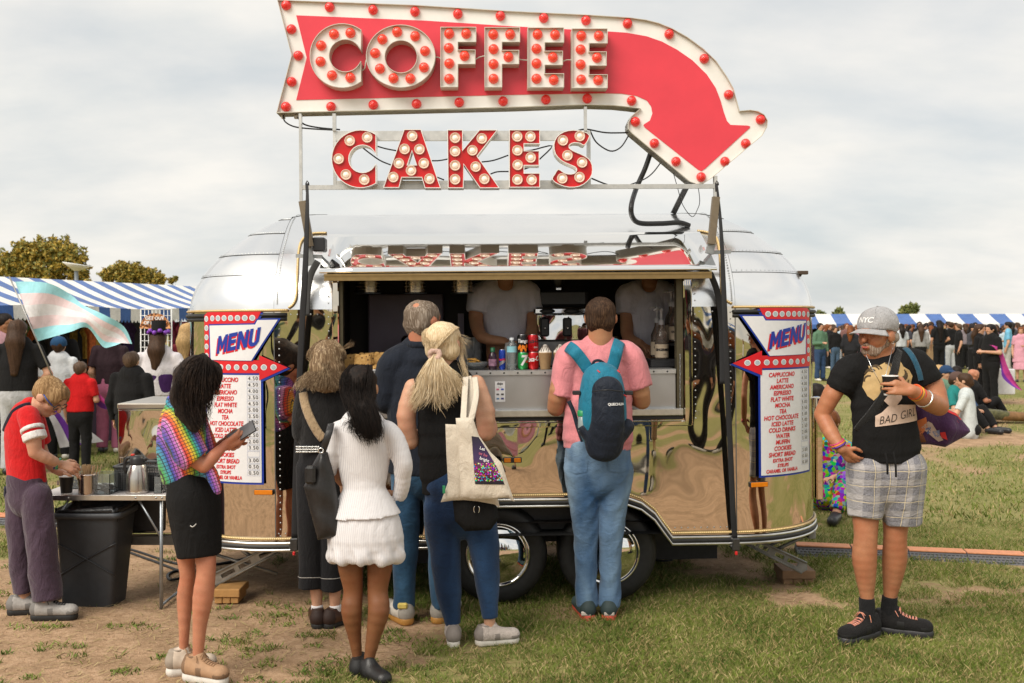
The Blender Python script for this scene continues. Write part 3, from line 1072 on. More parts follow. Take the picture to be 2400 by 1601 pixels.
s2.rbox(tuple(T(1893, 1262, 0.30) + Vector((0, -0.02, 0))), tuple(T(1910, 1242, 0.30) + Vector((0, 0.05, 0))), 0.004)
s2.build('stabiliser_leg', M_GREYMET, trailer)

# serving opening ---------------------------------------------------------
ZH = 2.0
fr = MB()
wl, wr = WIN
for x0, x1 in ((wl - 0.028, wl + 0.012), (wr - 0.012, wr + 0.040)):
 fr.rbox((x0, -0.016, ZC - 0.035), (x1, 0.05, ZH), 0.006)
fr.rbox((wl - 0.026, -0.015, ZC - 0.045), (wr + 0.038, 0.05, ZC - 0.012), 0.006)
fr.build('window_frame', M_ALU, trailer)
for x0, x1 in ((wl + 0.014, wl + 0.034), (wr - 0.052, wr - 0.014)):
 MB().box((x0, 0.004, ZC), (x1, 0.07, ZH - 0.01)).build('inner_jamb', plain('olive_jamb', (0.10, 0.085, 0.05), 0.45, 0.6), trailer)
zc0, zc1 = T(1200, 968).z, T(1200, 868).z
MB().rbox((wl + 0.036, 0.02, zc0), (wr - 0.056, 0.045, zc1 - 0.030), 0.003).build('counter_front', plain('counter_steel', (0.50, 0.50, 0.51), 0.34, 0.9, 0.05, 6), trailer)
ctop = MB(); ctop.rbox((wl + 0.036, 0.005, zc1 - 0.032), (wr - 0.054, 0.40, zc1), 0.004)
ctop.build('counter_top', plain('counter_edge', (0.62, 0.62, 0.62), 0.32, 0.9, 0.06), trailer)
rl = MB()
for i in range(24):
 x = wl + 0.09 + i * (wr - wl - 0.2) / 23
 rl.lathe([(0.006, 0), (0.004, 0.004), (0.0005, 0.005)], 8, M=Matrix.Translation((x, 0.005, zc1 - 0.016)) @ Matrix.Rotation(math.radians(90), 4, 'X'))
rl.build('counter_screws', M_BLACKP, trailer, kind='stuff')
MB().rbox((wl + 0.02, -0.030, T(1200, 977).z), (wr - 0.020, 0.02, T(1200, 961).z), 0.004).build('sill_rail', M_ALTRIM, trailer)
MB().box((wl + 0.02, -0.010, T(1200, 987).z), (wr - 0.02, 0.02, T(1200, 978).z)).build('sill_gasket', M_BLACKR, trailer)
# chain hanging at the right jamb
chn = MB()
for i in range(15):
 c = T(1594, 835 + i * 9.2, -0.002); a = (0, 0.004, 0) if i % 2 else (0.004, 0, 0)
 ring = [c + Vector((math.cos(t) * a[0], math.cos(t) * a[1], math.sin(t) * 0.014)) for t in [k * math.pi / 5 for k in range(11)]]
 chn.tube(ring, 0.0016, 5, caps=False)
chn.build('chain', M_GALV, trailer)
# interior shell
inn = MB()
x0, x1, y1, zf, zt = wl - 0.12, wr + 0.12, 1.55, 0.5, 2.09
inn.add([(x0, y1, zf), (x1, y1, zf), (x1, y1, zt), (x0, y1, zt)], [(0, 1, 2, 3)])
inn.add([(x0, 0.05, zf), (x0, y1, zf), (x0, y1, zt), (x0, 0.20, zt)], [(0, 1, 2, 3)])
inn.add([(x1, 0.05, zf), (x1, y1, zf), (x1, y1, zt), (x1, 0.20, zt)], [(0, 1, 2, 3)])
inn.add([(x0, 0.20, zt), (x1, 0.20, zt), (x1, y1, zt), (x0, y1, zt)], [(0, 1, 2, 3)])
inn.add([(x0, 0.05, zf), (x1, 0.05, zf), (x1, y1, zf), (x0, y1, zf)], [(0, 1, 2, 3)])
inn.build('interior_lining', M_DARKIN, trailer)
pan = MB()
a, b = T(862, 690, 1.45), T(1040, 850, 1.45)
pan.rbox((a.x, 1.45, b.z - 0.4), (b.x, 1.49, a.z), 0.01)
c_, d_ = T(1073, 735, 1.45), T(1088, 850, 1.45)
pan.box((c_.x, 1.45, d_.z), (d_.x, 1.48, c_.z))
pan.build('back_cupboard', plain('lilac_grey_laminate', (0.42, 0.33, 0.42), 0.4, 0, 0.08, 5), trailer)
# side mirrors of marker lights
def marker(u, v, y, w, h, d, mat, nm):
 p = T(u, v, y)
 MB().rbox((p.x - w / 2, p.y - d, p.z - h / 2), (p.x + w / 2, p.y, p.z + h / 2), 0.004).build(nm, mat, trailer)
for u, v in ((1201, 1078),):
 q = T(u, v, 0)
 amb = MB().rbox((q.x - 0.056, -0.016, q.z - 0.016), (q.x + 0.056, -0.001, q.z + 0.016), 0.004).build('indicator', M_BLACKP, trailer)
 MB().rbox((q.x - 0.050, -0.020, q.z - 0.013), (q.x - 0.010, -0.015, q.z + 0.013), 0.002).rbox((q.x + 0.010, -0.020, q.z - 0.013), (q.x + 0.050, -0.015, q.z + 0.013), 0.002).build('lens', M_AMBER, amb)
for u, v in ((619, 1153), (1776, 1135)):
 # on the rounded corners
 sd = -1 if u < 1200 else 1
 best = min(((abs((TM @ Vector((sd * (XC + RC * math.sin(a)), RC - RC * math.cos(a), 1.0))).x / (TM @ Vector((sd * (XC + RC * math.sin(a)), RC - RC * math.cos(a), 1.0))).y * FPX + 1200 - u), a) for a in [i * 0.005 for i in range(300)]))
 a = best[1]; c = Vector((sd * (XC + RC * math.sin(a)), RC - RC * math.cos(a), 0)); c.z = T(u, v, c.y).z
 Mr = Matrix.Translation(c) @ Matrix.Rotation(sd * a, 4, 'Z')
 amb = MB().rbox((-0.060, -0.016, -0.016), (0.060, 0.004, 0.016), 0.004, Mr).build('indicator', M_BLACKP, trailer)
 MB().rbox((-0.055, -0.021, -0.014), (0.055, -0.014, 0.014), 0.002, Mr).build('lens', M_AMBER, amb)
for (u, v), sd in (((497, 648), -1), ((1880, 640), 1)):
 a = math.radians(62); hgt = 0.0
 c = T(u, v, 0.42)
 mk = MB().rbox((c.x - 0.035, c.y - 0.02, c.z - 0.010), (c.x + 0.035, c.y + 0.02, c.z + 0.014), 0.003).tube([(c.x + sd * 0.01 - sd * 0.02, c.y, c.z - 0.008), (c.x - sd * 0.03, c.y, c.z - 0.05)], 0.009, 6)
 mk.build('marker_lamp', plain('smoked_marker', (0.09, 0.06, 0.04), 0.25, 0.3), trailer)
# grab handle / door edge at the right end
hd = MB()
q0, q1 = T(1908, 930, 0.50), T(1925, 1170, 0.50)
hd.rbox((q0.x, 0.46, q1.z), (q1.x, 0.54, q0.z), 0.008)
hd.build('door_edge', M_ALU, trailer)

# the raised hatch --------------------------------------------------------
hl0, hr0 = T(768, 549, 0.27), T(1640, 549, 0.27)
hl1, hr1 = T(748, 637, -0.13), T(1681, 630, -0.13)
hv = []; hf = []
nh, nw = 10, 12
for i in range(nh + 1):
 s_ = i / nh
 y = 0.27 - 0.40 * s_
 z = hl0.z + (hl1.z - hl0.z) * s_ + 0.010 * math.sin(math.pi * s_)
 xl = hl0.x + (hl1.x - hl0.x) * s_; xr = hr0.x + (hr1.x - hr0.x) * s_
 for k in range(nw + 1):
  hv.append((xl + (xr - xl) * k / nw, y, z + 0.005 * k / nw))
for i in range(nh):
 for k in range(nw):
  a = i * (nw + 1) + k
  hf.append((a, a + nw + 1, a + nw + 2, a + 1))
hatch = empty('hatch', (0, 0, 0)); hatch.parent = trailer
ho = MB().add(hv, hf, True).build('hatch_skin', M_HATCH, hatch)
hm = ho.modifiers.new('thickness', 'SOLIDIFY'); hm.thickness = 0.012; hm.offset = -1
he = MB()
yb = -0.125; zb = hl1.z
he.box((hl1.x + 0.03, yb - 0.012, zb - 0.050), (hr1.x - 0.035, yb + 0.03, zb - 0.014)); he.box((hl1.x + 0.03, yb - 0.018, zb - 0.026), (hr1.x - 0.035, yb - 0.010, zb - 0.016)); he.box((hl1.x + 0.03, yb - 0.018, zb - 0.054), (hr1.x - 0.035, yb - 0.010, zb - 0.046))
he.build('hatch_edge', M_BRONZE, hatch)
hs = MB()
for sx in (hl1.x + 0.03, hr1.x - 0.042):
 v = []
 hs.prism([(0.27, hl0.z - 0.01), (0.07, (hl0.z + hl1.z) / 2 + 0.02), (-0.12, zb - 0.012), (-0.12, zb - 0.05), (0.10, zb - 0.05), (0.27, hl0.z - 0.08)], 0, 0.012, f=lambda p, d, sx=sx: Vector((sx + d, p[0], p[1])))
hs.build('hatch_side', M_DOME, hatch)
# gas struts and arms
def bar(mb, a, b, w, t):
 a = Vector(a); b = Vector(b); d = (b - a).normalized(); n = Vector((0, 1, 0)); s_ = d.cross(n).normalized()
 v = [a + s_ * w / 2 * i + n * t / 2 * j for i, j in ((-1, -1), (1, -1), (1, 1), (-1, 1))] + [b + s_ * w / 2 * i + n * t / 2 * j for i, j in ((-1, -1), (1, -1), (1, 1), (-1, 1))]
 return mb.add(v, [(0, 1, 2, 3), (7, 6, 5, 4), (0, 4, 5, 1), (1, 5, 6, 2), (2, 6, 7, 3), (3, 7, 4, 0)])
bar(MB(), T(709, 472, -0.05), T(728, 578, -0.05), 0.042, 0.04).build('sign_arm', M_TAUPE, trailer)
bar(MB(), T(1678, 462, -0.05), T(1667, 572, -0.05), 0.042, 0.04).build('sign_arm', M_TAUPE, trailer)
ar = MB()
bar(ar, T(722, 576, -0.02), T(730, 622, -0.02), 0.042, 0.03); bar(ar, T(694, 600, 0.0), T(755, 602, 0.0), 0.022, 0.03)
ar.build('arm_bracket', M_GALV, trailer)
ar = MB()
bar(ar, T(1668, 570, -0.02), T(1662, 595, -0.02), 0.045, 0.03); bar(ar, T(1668, 592, 0.02), T(1712, 590, 0.02), 0.022, 0.03)
ar.build('arm_bracket', M_GALV, trailer)
sp = MB(); p = T(748, 574, -0.02)
sp.rbox((p.x - 0.035, p.y - 0.04, p.z - 0.042), (p.x + 0.04, p.y + 0.06, p.z + 0.042), 0.008)
sp.build('speaker', M_BLACKP, trailer)
# ---------------------------------------------------------------- the signs on the roof
YS = 0.36                                        # plane of the arrow face, trailer-local
def Z1(pts): return [(600 + x * 0.29787, y * 0.29787) for x, y in pts]
def Z2(pts): return [(1200 + x * 0.29787, y * 0.29787) for x, y in pts]
def S2(px, y=YS): return [TX(u, v, y) for u, v in px]
M_SIGNW = plain('sign_white', (0.86, 0.84, 0.80), 0.45, 0, 0.06, 6)
M_SIGNR = plain('sign_red', (0.76, 0.05, 0.075), 0.34, 0, 0.05, 5)
M_CAKER = plain('letter_red', (0.56, 0.008, 0.010), 0.35, 0, 0.1, 8)
M_RIM = plain('letter_rim', (0.62, 0.58, 0.50), 0.4, 0.2, 0.1, 20)
M_CABLE = plain('black_cable', (0.012, 0.012, 0.013), 0.5)
def faceted(name, a, b, em):
 t = NT(name)
 v = t.obj()
 vo = t.n('ShaderNodeTexVoronoi', {'Scale': 260.0})
 t.t.links.new(v, vo.inputs['Vector'])
 f = t.ramp(vo.outputs['Distance'], [(0.1, a), (0.7, b)])
 t.p(Base_Color=f, Roughness=0.12, Coat_Weight=0.6, Emission_Color=f, Emission_Strength=em)
 t.bump(vo.outputs['Distance'], 0.5, 0.004)
 return t.m
M_BULBR = faceted('red_bulb_glass', (0.95, 0.06, 0.03, 1), (0.62, 0.0, 0.008, 1), 0.18)
M_BULBO = faceted('orange_red_bulb_glass', (1.0, 0.14, 0.05, 1), (0.78, 0.006, 0.006, 1), 0.2)
M_BULBW = faceted('warm_white_bulb_glass', (1.0, 0.92, 0.80, 1), (0.85, 0.66, 0.50, 1), 0.35)
M_REFL = plain('bulb_reflector', (0.80, 0.60, 0.48), 0.35, 0.1, 0.1, 60)
def bulb_mesh(nm, r, squash=0.8):
 Mx = Matrix.Rotation(math.radians(90), 4, 'X')
 return MB().lathe([(r * 0.96, -0.004)] + [(r * math.cos(a), r * squash * math.sin(a)) for a in [math.pi / 2 * i / 6 for i in range(6)]] + [(0.0008, r * squash)], 20, M=Mx).mesh(nm)
PXM = 6.36 / FPX
ME_BR = bulb_mesh('bulb', 11.6 * PXM, 0.95); ME_BR.materials.append(M_BULBR)
ME_BO = bulb_mesh('bulb', 11.9 * PXM, 0.95); ME_BO.materials.append(M_BULBO)
def cake_bulb():
 Mx = Matrix.Rotation(math.radians(90), 4, 'X'); R = 12.2 * PXM
 mb = MB(); mb.lathe([(R, 0.0), (R, 0.010), (R * 0.93, 0.013), (R * 0.86, 0.010), (R * 0.55, 0.004), (0.001, 0.003)], 24, M=Mx)
 mb.cur = 1
 r = R * 0.56
 mb.lathe([(r, 0.002)] + [(r * math.cos(a), 0.004 + r * 0.8 * math.sin(a)) for a in [math.pi / 2 * i / 5 for i in range(5)]] + [(0.0008, 0.004 + r * 0.8)], 16, M=Mx)
 mb.cur = 0
 for k in range(14):
  a = 2 * math.pi * k / 14
  mb.box((R * 0.6, -0.009, -0.0016), (R * 0.88, -0.004, 0.0016), Matrix.Rotation(a, 4, 'Y'))
 me = mb.mesh('bulb'); me.materials.append(M_REFL); me.materials.append(M_BULBW)
 return me
ME_BW = cake_bulb()

arrow = empty('coffee_arrow_sign', mw=TM, label='big white bordered red arrow sign reading COFFEE, bent down to the right, with red bulbs', cat='sign')
out_px = [(650.6, 1.5), (800, 7), (972, 13.5), (1200, 28), (1379, 36.5), (1477, 43), (1513, 48), (1543, 55.5), (1575, 68.5), (1611, 89), (1647, 115.5), (1677, 144), (1703, 182), (1718, 209), (1732, 261),
          (1757, 258.6), (1775, 261.5), (1790, 270), (1798, 284), (1796, 300), (1784, 320), (1665, 420), (1650, 430), (1632, 433), (1615, 427), (1480, 314), (1471, 303), (1471, 289), (1478, 274), (1493, 261), (1499, 256), (1477, 253), (1438, 249), (1370, 247), (1200, 253), (904, 260), (649, 266), (684, 131)]
red_px = [(694.4, 36.3), (1000, 49), (1200, 62), (1423, 74), (1468, 77), (1516, 85.5), (1551.5, 98), (1587, 117), (1623, 142), (1656, 174.5), (1677, 206), (1688.5, 236), (1696, 263), (1703.5, 284), (1712, 293), (1752, 294.6), (1758, 296.5), (1757, 300), (1652, 396), (1644, 401), (1636, 398), (1511, 299), (1508, 294), (1510, 291), (1523, 283), (1529, 266), (1526, 250), (1516, 236), (1492, 225), (1456, 219.5), (1408, 219), (1200, 222.5), (694.4, 234.7), (719, 135.5)]
O2 = S2(out_px); R2 = S2(red_px)
MB().prism(O2, YS, YS + 0.11).build('sign_box', M_SIGNW, arrow)
# raised rim all round
def rim_strip(pts, y0, y1, th):
 n = len(pts); mb = MB()
 C = Vector((sum(p[0] for p in pts) / n, sum(p[1] for p in pts) / n))
 ins = []
 for i in range(n):
  a, b, c = Vector(pts[i - 1]), Vector(pts[i]), Vector(pts[(i + 1) % n])
  d1, d2 = (b - a).normalized(), (c - b).normalized()
  nn = Vector((-(d1 + d2).y, (d1 + d2).x))
  nn = nn.normalized() if nn.length > 1e-5 else Vector((-d1.y, d1.x))
  k = 1 / max(0.5, nn.dot(Vector((-d1.y, d1.x))))
  ins.append(b + nn * th * k)
 v = []
 for p, q in zip(pts, ins):
  v += [(p[0], y1, p[1]), (p[0], y0, p[1]), (q[0], y0, q[1]), (q[0], y1, q[1])]
 f = []
 for i in range(n):
  j = (i + 1) % n
  for k in range(3):
   f.append((4 * i + k, 4 * j + k, 4 * j + k + 1, 4 * i + k + 1))
 return mb.add(v, f)
def area2(p): return sum(p[i][0] * p[(i + 1) % len(p)][1] - p[(i + 1) % len(p)][0] * p[i][1] for i in range(len(p)))
if area2(O2) < 0: O2 = O2[::-1]
rim_strip(O2, YS - 0.020, YS + 0.114, 0.004).build('rim', M_RIM, arrow)
MB().prism(R2, YS - 0.0035, YS + 0.01).build('red_face', M_SIGNR, arrow)
bulbs = Z1([(238, 42), (579, 57), (921, 79), (1251, 93), (1588, 111), (1923, 126), (2264, 143), (279, 230), (333, 438), (281, 644), (236, 840), (590, 840), (923, 825), (1263, 818), (1599, 806), (1944, 797), (2281, 784)]) + Z2([(582, 162), (909, 187), (1236, 270), (1512, 463), (1704, 745), (1955, 942), (1838, 1129), (1675, 1271), (1488, 1393), (1290, 1271), (1120, 1128), (971, 958), (941, 793), (592, 776)])
for (u, v) in bulbs:
 link('bulb', ME_BR, None, arrow, T(u, v, YS - 0.004))
# letters ------------------------------------------------------------------
def arc(cx, cy, rx, ry, a0, a1, n):
 return [(cx + rx * math.cos(math.radians(a0 + (a1 - a0) * i / n)), cy + ry * math.sin(math.radians(a0 + (a1 - a0) * i / n))) for i in range(n + 1)]
def c_shape(cx, cy, ro, ri, xt, icx):
 ao = math.degrees(math.acos((xt - cx) / ro)); ai = math.degrees(math.acos(max(-1, min(1, (xt - icx) / ri))))
 return arc(cx, cy, ro, ro, ao, 360 - ao, 30) + arc(icx, cy, ri, ri, 360 - ai, ai, 24)
def letter(name_, shape_px, holes_px, bulb_px, yf, depth, lip, mface, mside, me_b, parent, inset_face=True):
 g = empty('letter', (0, 0, 0)); g.parent = parent; g['label'] = name_
 P = S2(shape_px, yf); Hs = [S2(h, yf) for h in holes_px]
 if area2(P) < 0: P = P[::-1]
 fb = MB().prism(P, yf + lip, yf + depth, holes=Hs); fb.build('letter_face', mface, g)
 rm = rim_strip(P, yf, yf + depth + 0.002, -0.004)
 for h in Hs:
  hh = h if area2(h) < 0 else h[::-1]
  r2 = rim_strip(hh, yf, yf + depth + 0.002, -0.004)
  rm.add(r2.v, r2.f)
 rm.build('letter_side', mside, g)
 for (u, v) in bulb_px:
  link('bulb', me_b, None, g, T(u, v, yf + lip - 0.001))
def E_shape(x0, x1, xm, xs_, y0, y1, b1, m0, m1, b2):
 return [(x0, y0), (x1, y0), (x1, b1), (xs_, b1), (xs_, m0), (xm, m0), (xm, m1), (xs_, m1), (xs_, b2), (x1, b2), (x1, y1), (x0, y1)]
def F_shape(x0, x1, xm, xs_, y0, y1, b1, m0, m1):
 return [(x0, y0), (x1, y0), (x1, b1), (xs_, b1), (xs_, m0), (xm, m0), (xm, m1), (xs_, m1), (xs_, y1), (x0, y1)]
YL = YS - 0.10
W_L = M_SIGNW
letter('white letter C', Z1(c_shape(676, 437, 249, 131, 823, 702)), [], Z1([(614, 269), (743, 260), (513, 359), (508, 485), (598, 593), (743, 612)]), YL, 0.095, 0.022, W_L, M_RIM, ME_BO, arrow)
letter('white letter O', Z1(arc(1138, 441, 268, 243, 0, 360, 48)[:-1]), [Z1(arc(1140, 445, 131, 131, 0, 360, 36)[:-1])], Z1([(1111, 252), (1252, 286), (1330, 402), (1322, 531), (1215, 619), (1081, 617), (975, 540), (938, 419), (994, 310)]), YL, 0.095, 0.022, W_L, M_RIM, ME_BO, arrow)
letter('white letter F beside the O', Z1(F_shape(1456, 1728, 1722, 1585, 216, 680, 326, 395, 500)), [], Z1([(1520, 266), (1654, 266), (1517, 378), (1641, 441), (1521, 500), (1520, 620)]), YL, 0.095, 0.022, W_L, M_RIM, ME_BO, arrow)
letter('white letter F beside the E', Z1(F_shape(1803, 2073, 2066, 1932, 218, 682, 326, 398, 500)), [], Z1([(1867, 272), (2000, 272), (1869, 387), (1986, 449), (1869, 505), (1869, 620)]), YL, 0.095, 0.022, W_L, M_RIM, ME_BO, arrow)
letter('white letter E beside the F', Z2(E_shape(128, 405, 396, 255, 220, 683, 330, 404, 507, 582)), [], Z2([(201, 272), (339, 275), (193, 384), (321, 453), (193, 500), (193, 620), (328, 630)]), YL, 0.095, 0.022, W_L, M_RIM, ME_BO, arrow)
letter('white letter E at the right end', Z2(E_shape(475, 748, 740, 604, 228, 688, 336, 410, 512, 590)), [], Z2([(545, 283), (683, 283), (540, 390), (668, 455), (540, 508), (544, 626), (678, 632)]), YL, 0.095, 0.022, W_L, M_RIM, ME_BO, arrow)
for pts in (Z1([(822, 565), (855, 540), (862, 500), (868, 470)]), Z1([(1408, 450), (1435, 452), (1456, 465)]), Z1([(1722, 470), (1760, 450), (1800, 440)]), Z1([(2066, 465), (2100, 472), (2143, 475)]), Z2([(396, 485), (430, 472), (474, 474)])):
 MB().tube([Vector(p) for p in catmull([tuple(T(u, v, YS - 0.05)) for u, v in pts], 4)], 0.004, 6).build('letter_wire', M_RIM, arrow)

cakes = empty('cakes_sign', mw=TM, label='red channel letters reading CAKES with white bulbs, below the arrow', cat='sign')
YK = 0.25
CS = [('red letter C', Z1(c_shape(822, 1250, 224, 112, 940, 838)), [], Z1([(739, 1110), (876, 1084), (652, 1252), (709, 1376), (853, 1416)])),
      ('red letter A', Z1([(1168, 1022), (1295, 1022), (1447, 1475), (1332, 1475), (1307, 1392), (1143, 1392), (1122, 1472), (1007, 1472)]), [Z1([(1227, 1180), (1268, 1302), (1185, 1302)])], Z1([(1230, 1073), (1170, 1175), (1287, 1177), (1125, 1287), (1321, 1287), (1221, 1344), (1081, 1396), (1366, 1409)])),
      ('red letter K', Z1([(1510, 1025), (1622, 1025), (1622, 1190), (1760, 1025), (1893, 1025), (1735, 1228), (1908, 1475), (1765, 1475), (1632, 1285), (1628, 1475), (1515, 1475)]), [], Z1([(1567, 1087), (1567, 1193), (1567, 1304), (1567, 1413), (1777, 1093), (1703, 1186), (1729, 1314), (1797, 1410)])),
      ('red letter E', Z1(E_shape(1997, 2230, 2225, 2106, 1025, 1470, 1127, 1190, 1298, 1366)), [], Z1([(2055, 1077), (2159, 1077), (2057, 1186), (2161, 1242), (2059, 1300), (2057, 1415), (2169, 1417)])),
      ('red letter S', Z2(catmull([(608, 1068), (560, 1038), (480, 1027), (410, 1040), (355, 1080), (333, 1140), (345, 1210), (390, 1260), (450, 1290), (500, 1312), (513, 1340), (490, 1368), (440, 1372), (400, 1357), (365, 1335), (340, 1372), (320, 1410), (370, 1448), (450, 1470), (530, 1462), (590, 1425), (627, 1370), (628, 1300), (600, 1250), (540, 1215), (480, 1190), (447, 1163), (452, 1135), (490, 1119), (540, 1125), (570, 1138)], 2, True)), [], Z2([(533, 1073), (400, 1108), (436, 1225), (551, 1281), (395, 1406), (531, 1396)]))]
for nm, sh, ho_, bl in CS:
 letter(nm, sh, ho_, bl, YK, 0.10, 0.012, M_CAKER, M_SIGNW, ME_BW, cakes)
cf = MB()
def rect_px(mb, u0, v0, u1, v1, y, d):
 a, b = T(u0, v0, y), T(u1, v1, y)
 mb.box((min(a.x, b.x), y, min(a.z, b.z)), (max(a.x, b.x), y + d, max(a.z, b.z)))
rect_px(cf, 782, 307, 1383, 329, YK + 0.106, 0.02)
rect_px(cf, 782, 424, 1383, 437, YK + 0.106, 0.02)
rect_px(cf, 780, 307, 788, 440, YK + 0.104, 0.05)
rect_px(cf, 1376, 307, 1385, 440, YK + 0.104, 0.05)
cf.build('letter_frame', plain('frame_aluminium', (0.62, 0.61, 0.58), 0.4, 0.7, 0.12, 20), cakes)
for a in (Z1([(830, 1155), (900, 1210), (980, 1265), (1060, 1298)]), Z1([(950, 1150), (1020, 1170), (1103, 1186)]), Z1([(1383, 1265), (1440, 1264), (1508, 1252)]), Z1([(1775, 1275), (1870, 1262), (1985, 1222)]), Z1([(1845, 1370), (1900, 1352), (1988, 1350)]), Z1([(1425, 1395), (1480, 1416)]), Z2([(0, 1200), (150, 1183), (315, 1148), (215, 1255)]), Z2([(95, 1332), (155, 1310)])):
 MB().tube([Vector(p) for p in catmull([tuple(T(u, v, YK + 0.13)) for u, v in a], 4)], 0.0045, 6).build('cable', M_CABLE, cakes)

sframe = empty('sign_frame', mw=TM, label='thin aluminium post and rail frame carrying the roof signs', cat='frame')
fm = MATS['frame_aluminium']
s_ = MB(); rect_px(s_, 704, 434, 1682, 441, YS - 0.02, 0.03); s_.build('rail', fm, sframe)
for (u0, u1, v0, v1) in ((700, 708, 266, 472), (1674, 1682, 412, 466), (1369, 1376, 250, 306), (779, 787, 266, 306)):
 s_ = MB(); rect_px(s_, u0, v0, u1, v1, YS - 0.022, 0.034); s_.build('post', fm, sframe)
s_ = MB(); bar(s_, T(1608, 440, YS + 0.15), T(1578, 500, 0.7), 0.035, 0.03); s_.build('brace', M_BLACKP, sframe)
cab = [([(664, 270), (668, 285), (690, 297), (730, 302), (785, 305)], 0.005), ([(698, 275), (712, 291), (745, 299), (797, 304)], 0.005), ([(1355, 306), (1375, 303), (1420, 311), (1471, 311)], 0.005), ([(1383, 306), (1398, 334), (1430, 354), (1455, 345), (1473, 318)], 0.005), ([(1386, 418), (1410, 428), (1424, 433)], 0.005), ([(1477, 433), (1510, 420), (1530, 405), (1548, 382)], 0.004), ([(1578, 405), (1588, 440), (1600, 480), (1622, 508), (1635, 490), (1640, 470), (1636, 436)], 0.0025)]
for px, r in cab:
 MB().tube([Vector(p) for p in catmull([tuple(T(u, v, YS + 0.03)) for u, v in px], 5)], r, 6).build('cable', M_CABLE, sframe)
hose = [(1526, 355, YS + 0.12), (1512, 395, YS + 0.12), (1492, 440, YS + 0.12), (1480, 480, 0.25), (1482, 508, 0.28), (1500, 523, 0.33), (1550, 524, 0.36), (1592, 522, 0.40), (1616, 529, 0.42)]
hs_ = MB().tube([Vector(p) for p in catmull([tuple(T(*h)) for h in hose], 10)], 0.0165, 12)
tag(hs_.build('conduit_hose', plain('ribbed_black_hose', (0.014, 0.014, 0.015), 0.45, 0, 0.2, 30, 0.5, 300), None), 'thick black conduit hose curling from the arrow sign onto the roof', 'hose').matrix_basis = TM
# bronze clips/cable glands under the arrow's left end
for u in (664, 694):
 a = T(u, 272, YS + 0.05); MB().rbox((a.x - 0.012, a.y - 0.012, a.z - 0.018), (a.x + 0.012, a.y + 0.012, a.z + 0.008), 0.003).build('cable_gland', M_RIM, arrow)
# ---------------------------------------------------------------- menu boards bent round the front corners
M_MRED = plain('menu_red', (0.66, 0.012, 0.020), 0.4, 0, 0.04)
M_MBLUE = plain('menu_blue', (0.006, 0.035, 0.32), 0.4, 0, 0.04)
M_MWHITE = plain('menu_white', (0.76, 0.76, 0.77), 0.4, 0, 0.03)
M_MGREY = plain('menu_bulb_grey', (0.42, 0.50, 0.53), 0.4, 0, 0.04)
M_MINK = plain('menu_ink', (0.01, 0.01, 0.012), 0.5)
M_MLINE = plain('menu_line_blue', (0.30, 0.36, 0.52), 0.5)
ITEMS = ['CAPPUCCINO', 'LATTE', 'AMERICANO', 'ESPRESSO', 'FLAT WHITE', 'MOCHA', 'TEA', 'HOT CHOCOLATE', 'ICED LATTE', 'COLD DRINKS', 'WATER', 'MUFFIN', 'COOKIES', 'SHORT BREAD', 'EXTRA SHOT', 'SYRUPS', 'CARAMEL OR VANILLA']
PRICES = ['4.50', '4.50', '4.00', '3.50', '4.50', '5.00', '3.50', '5.00', '5.00', '2.50', '2.00', '3.50', '', '3.00', '0.50', '0.50']
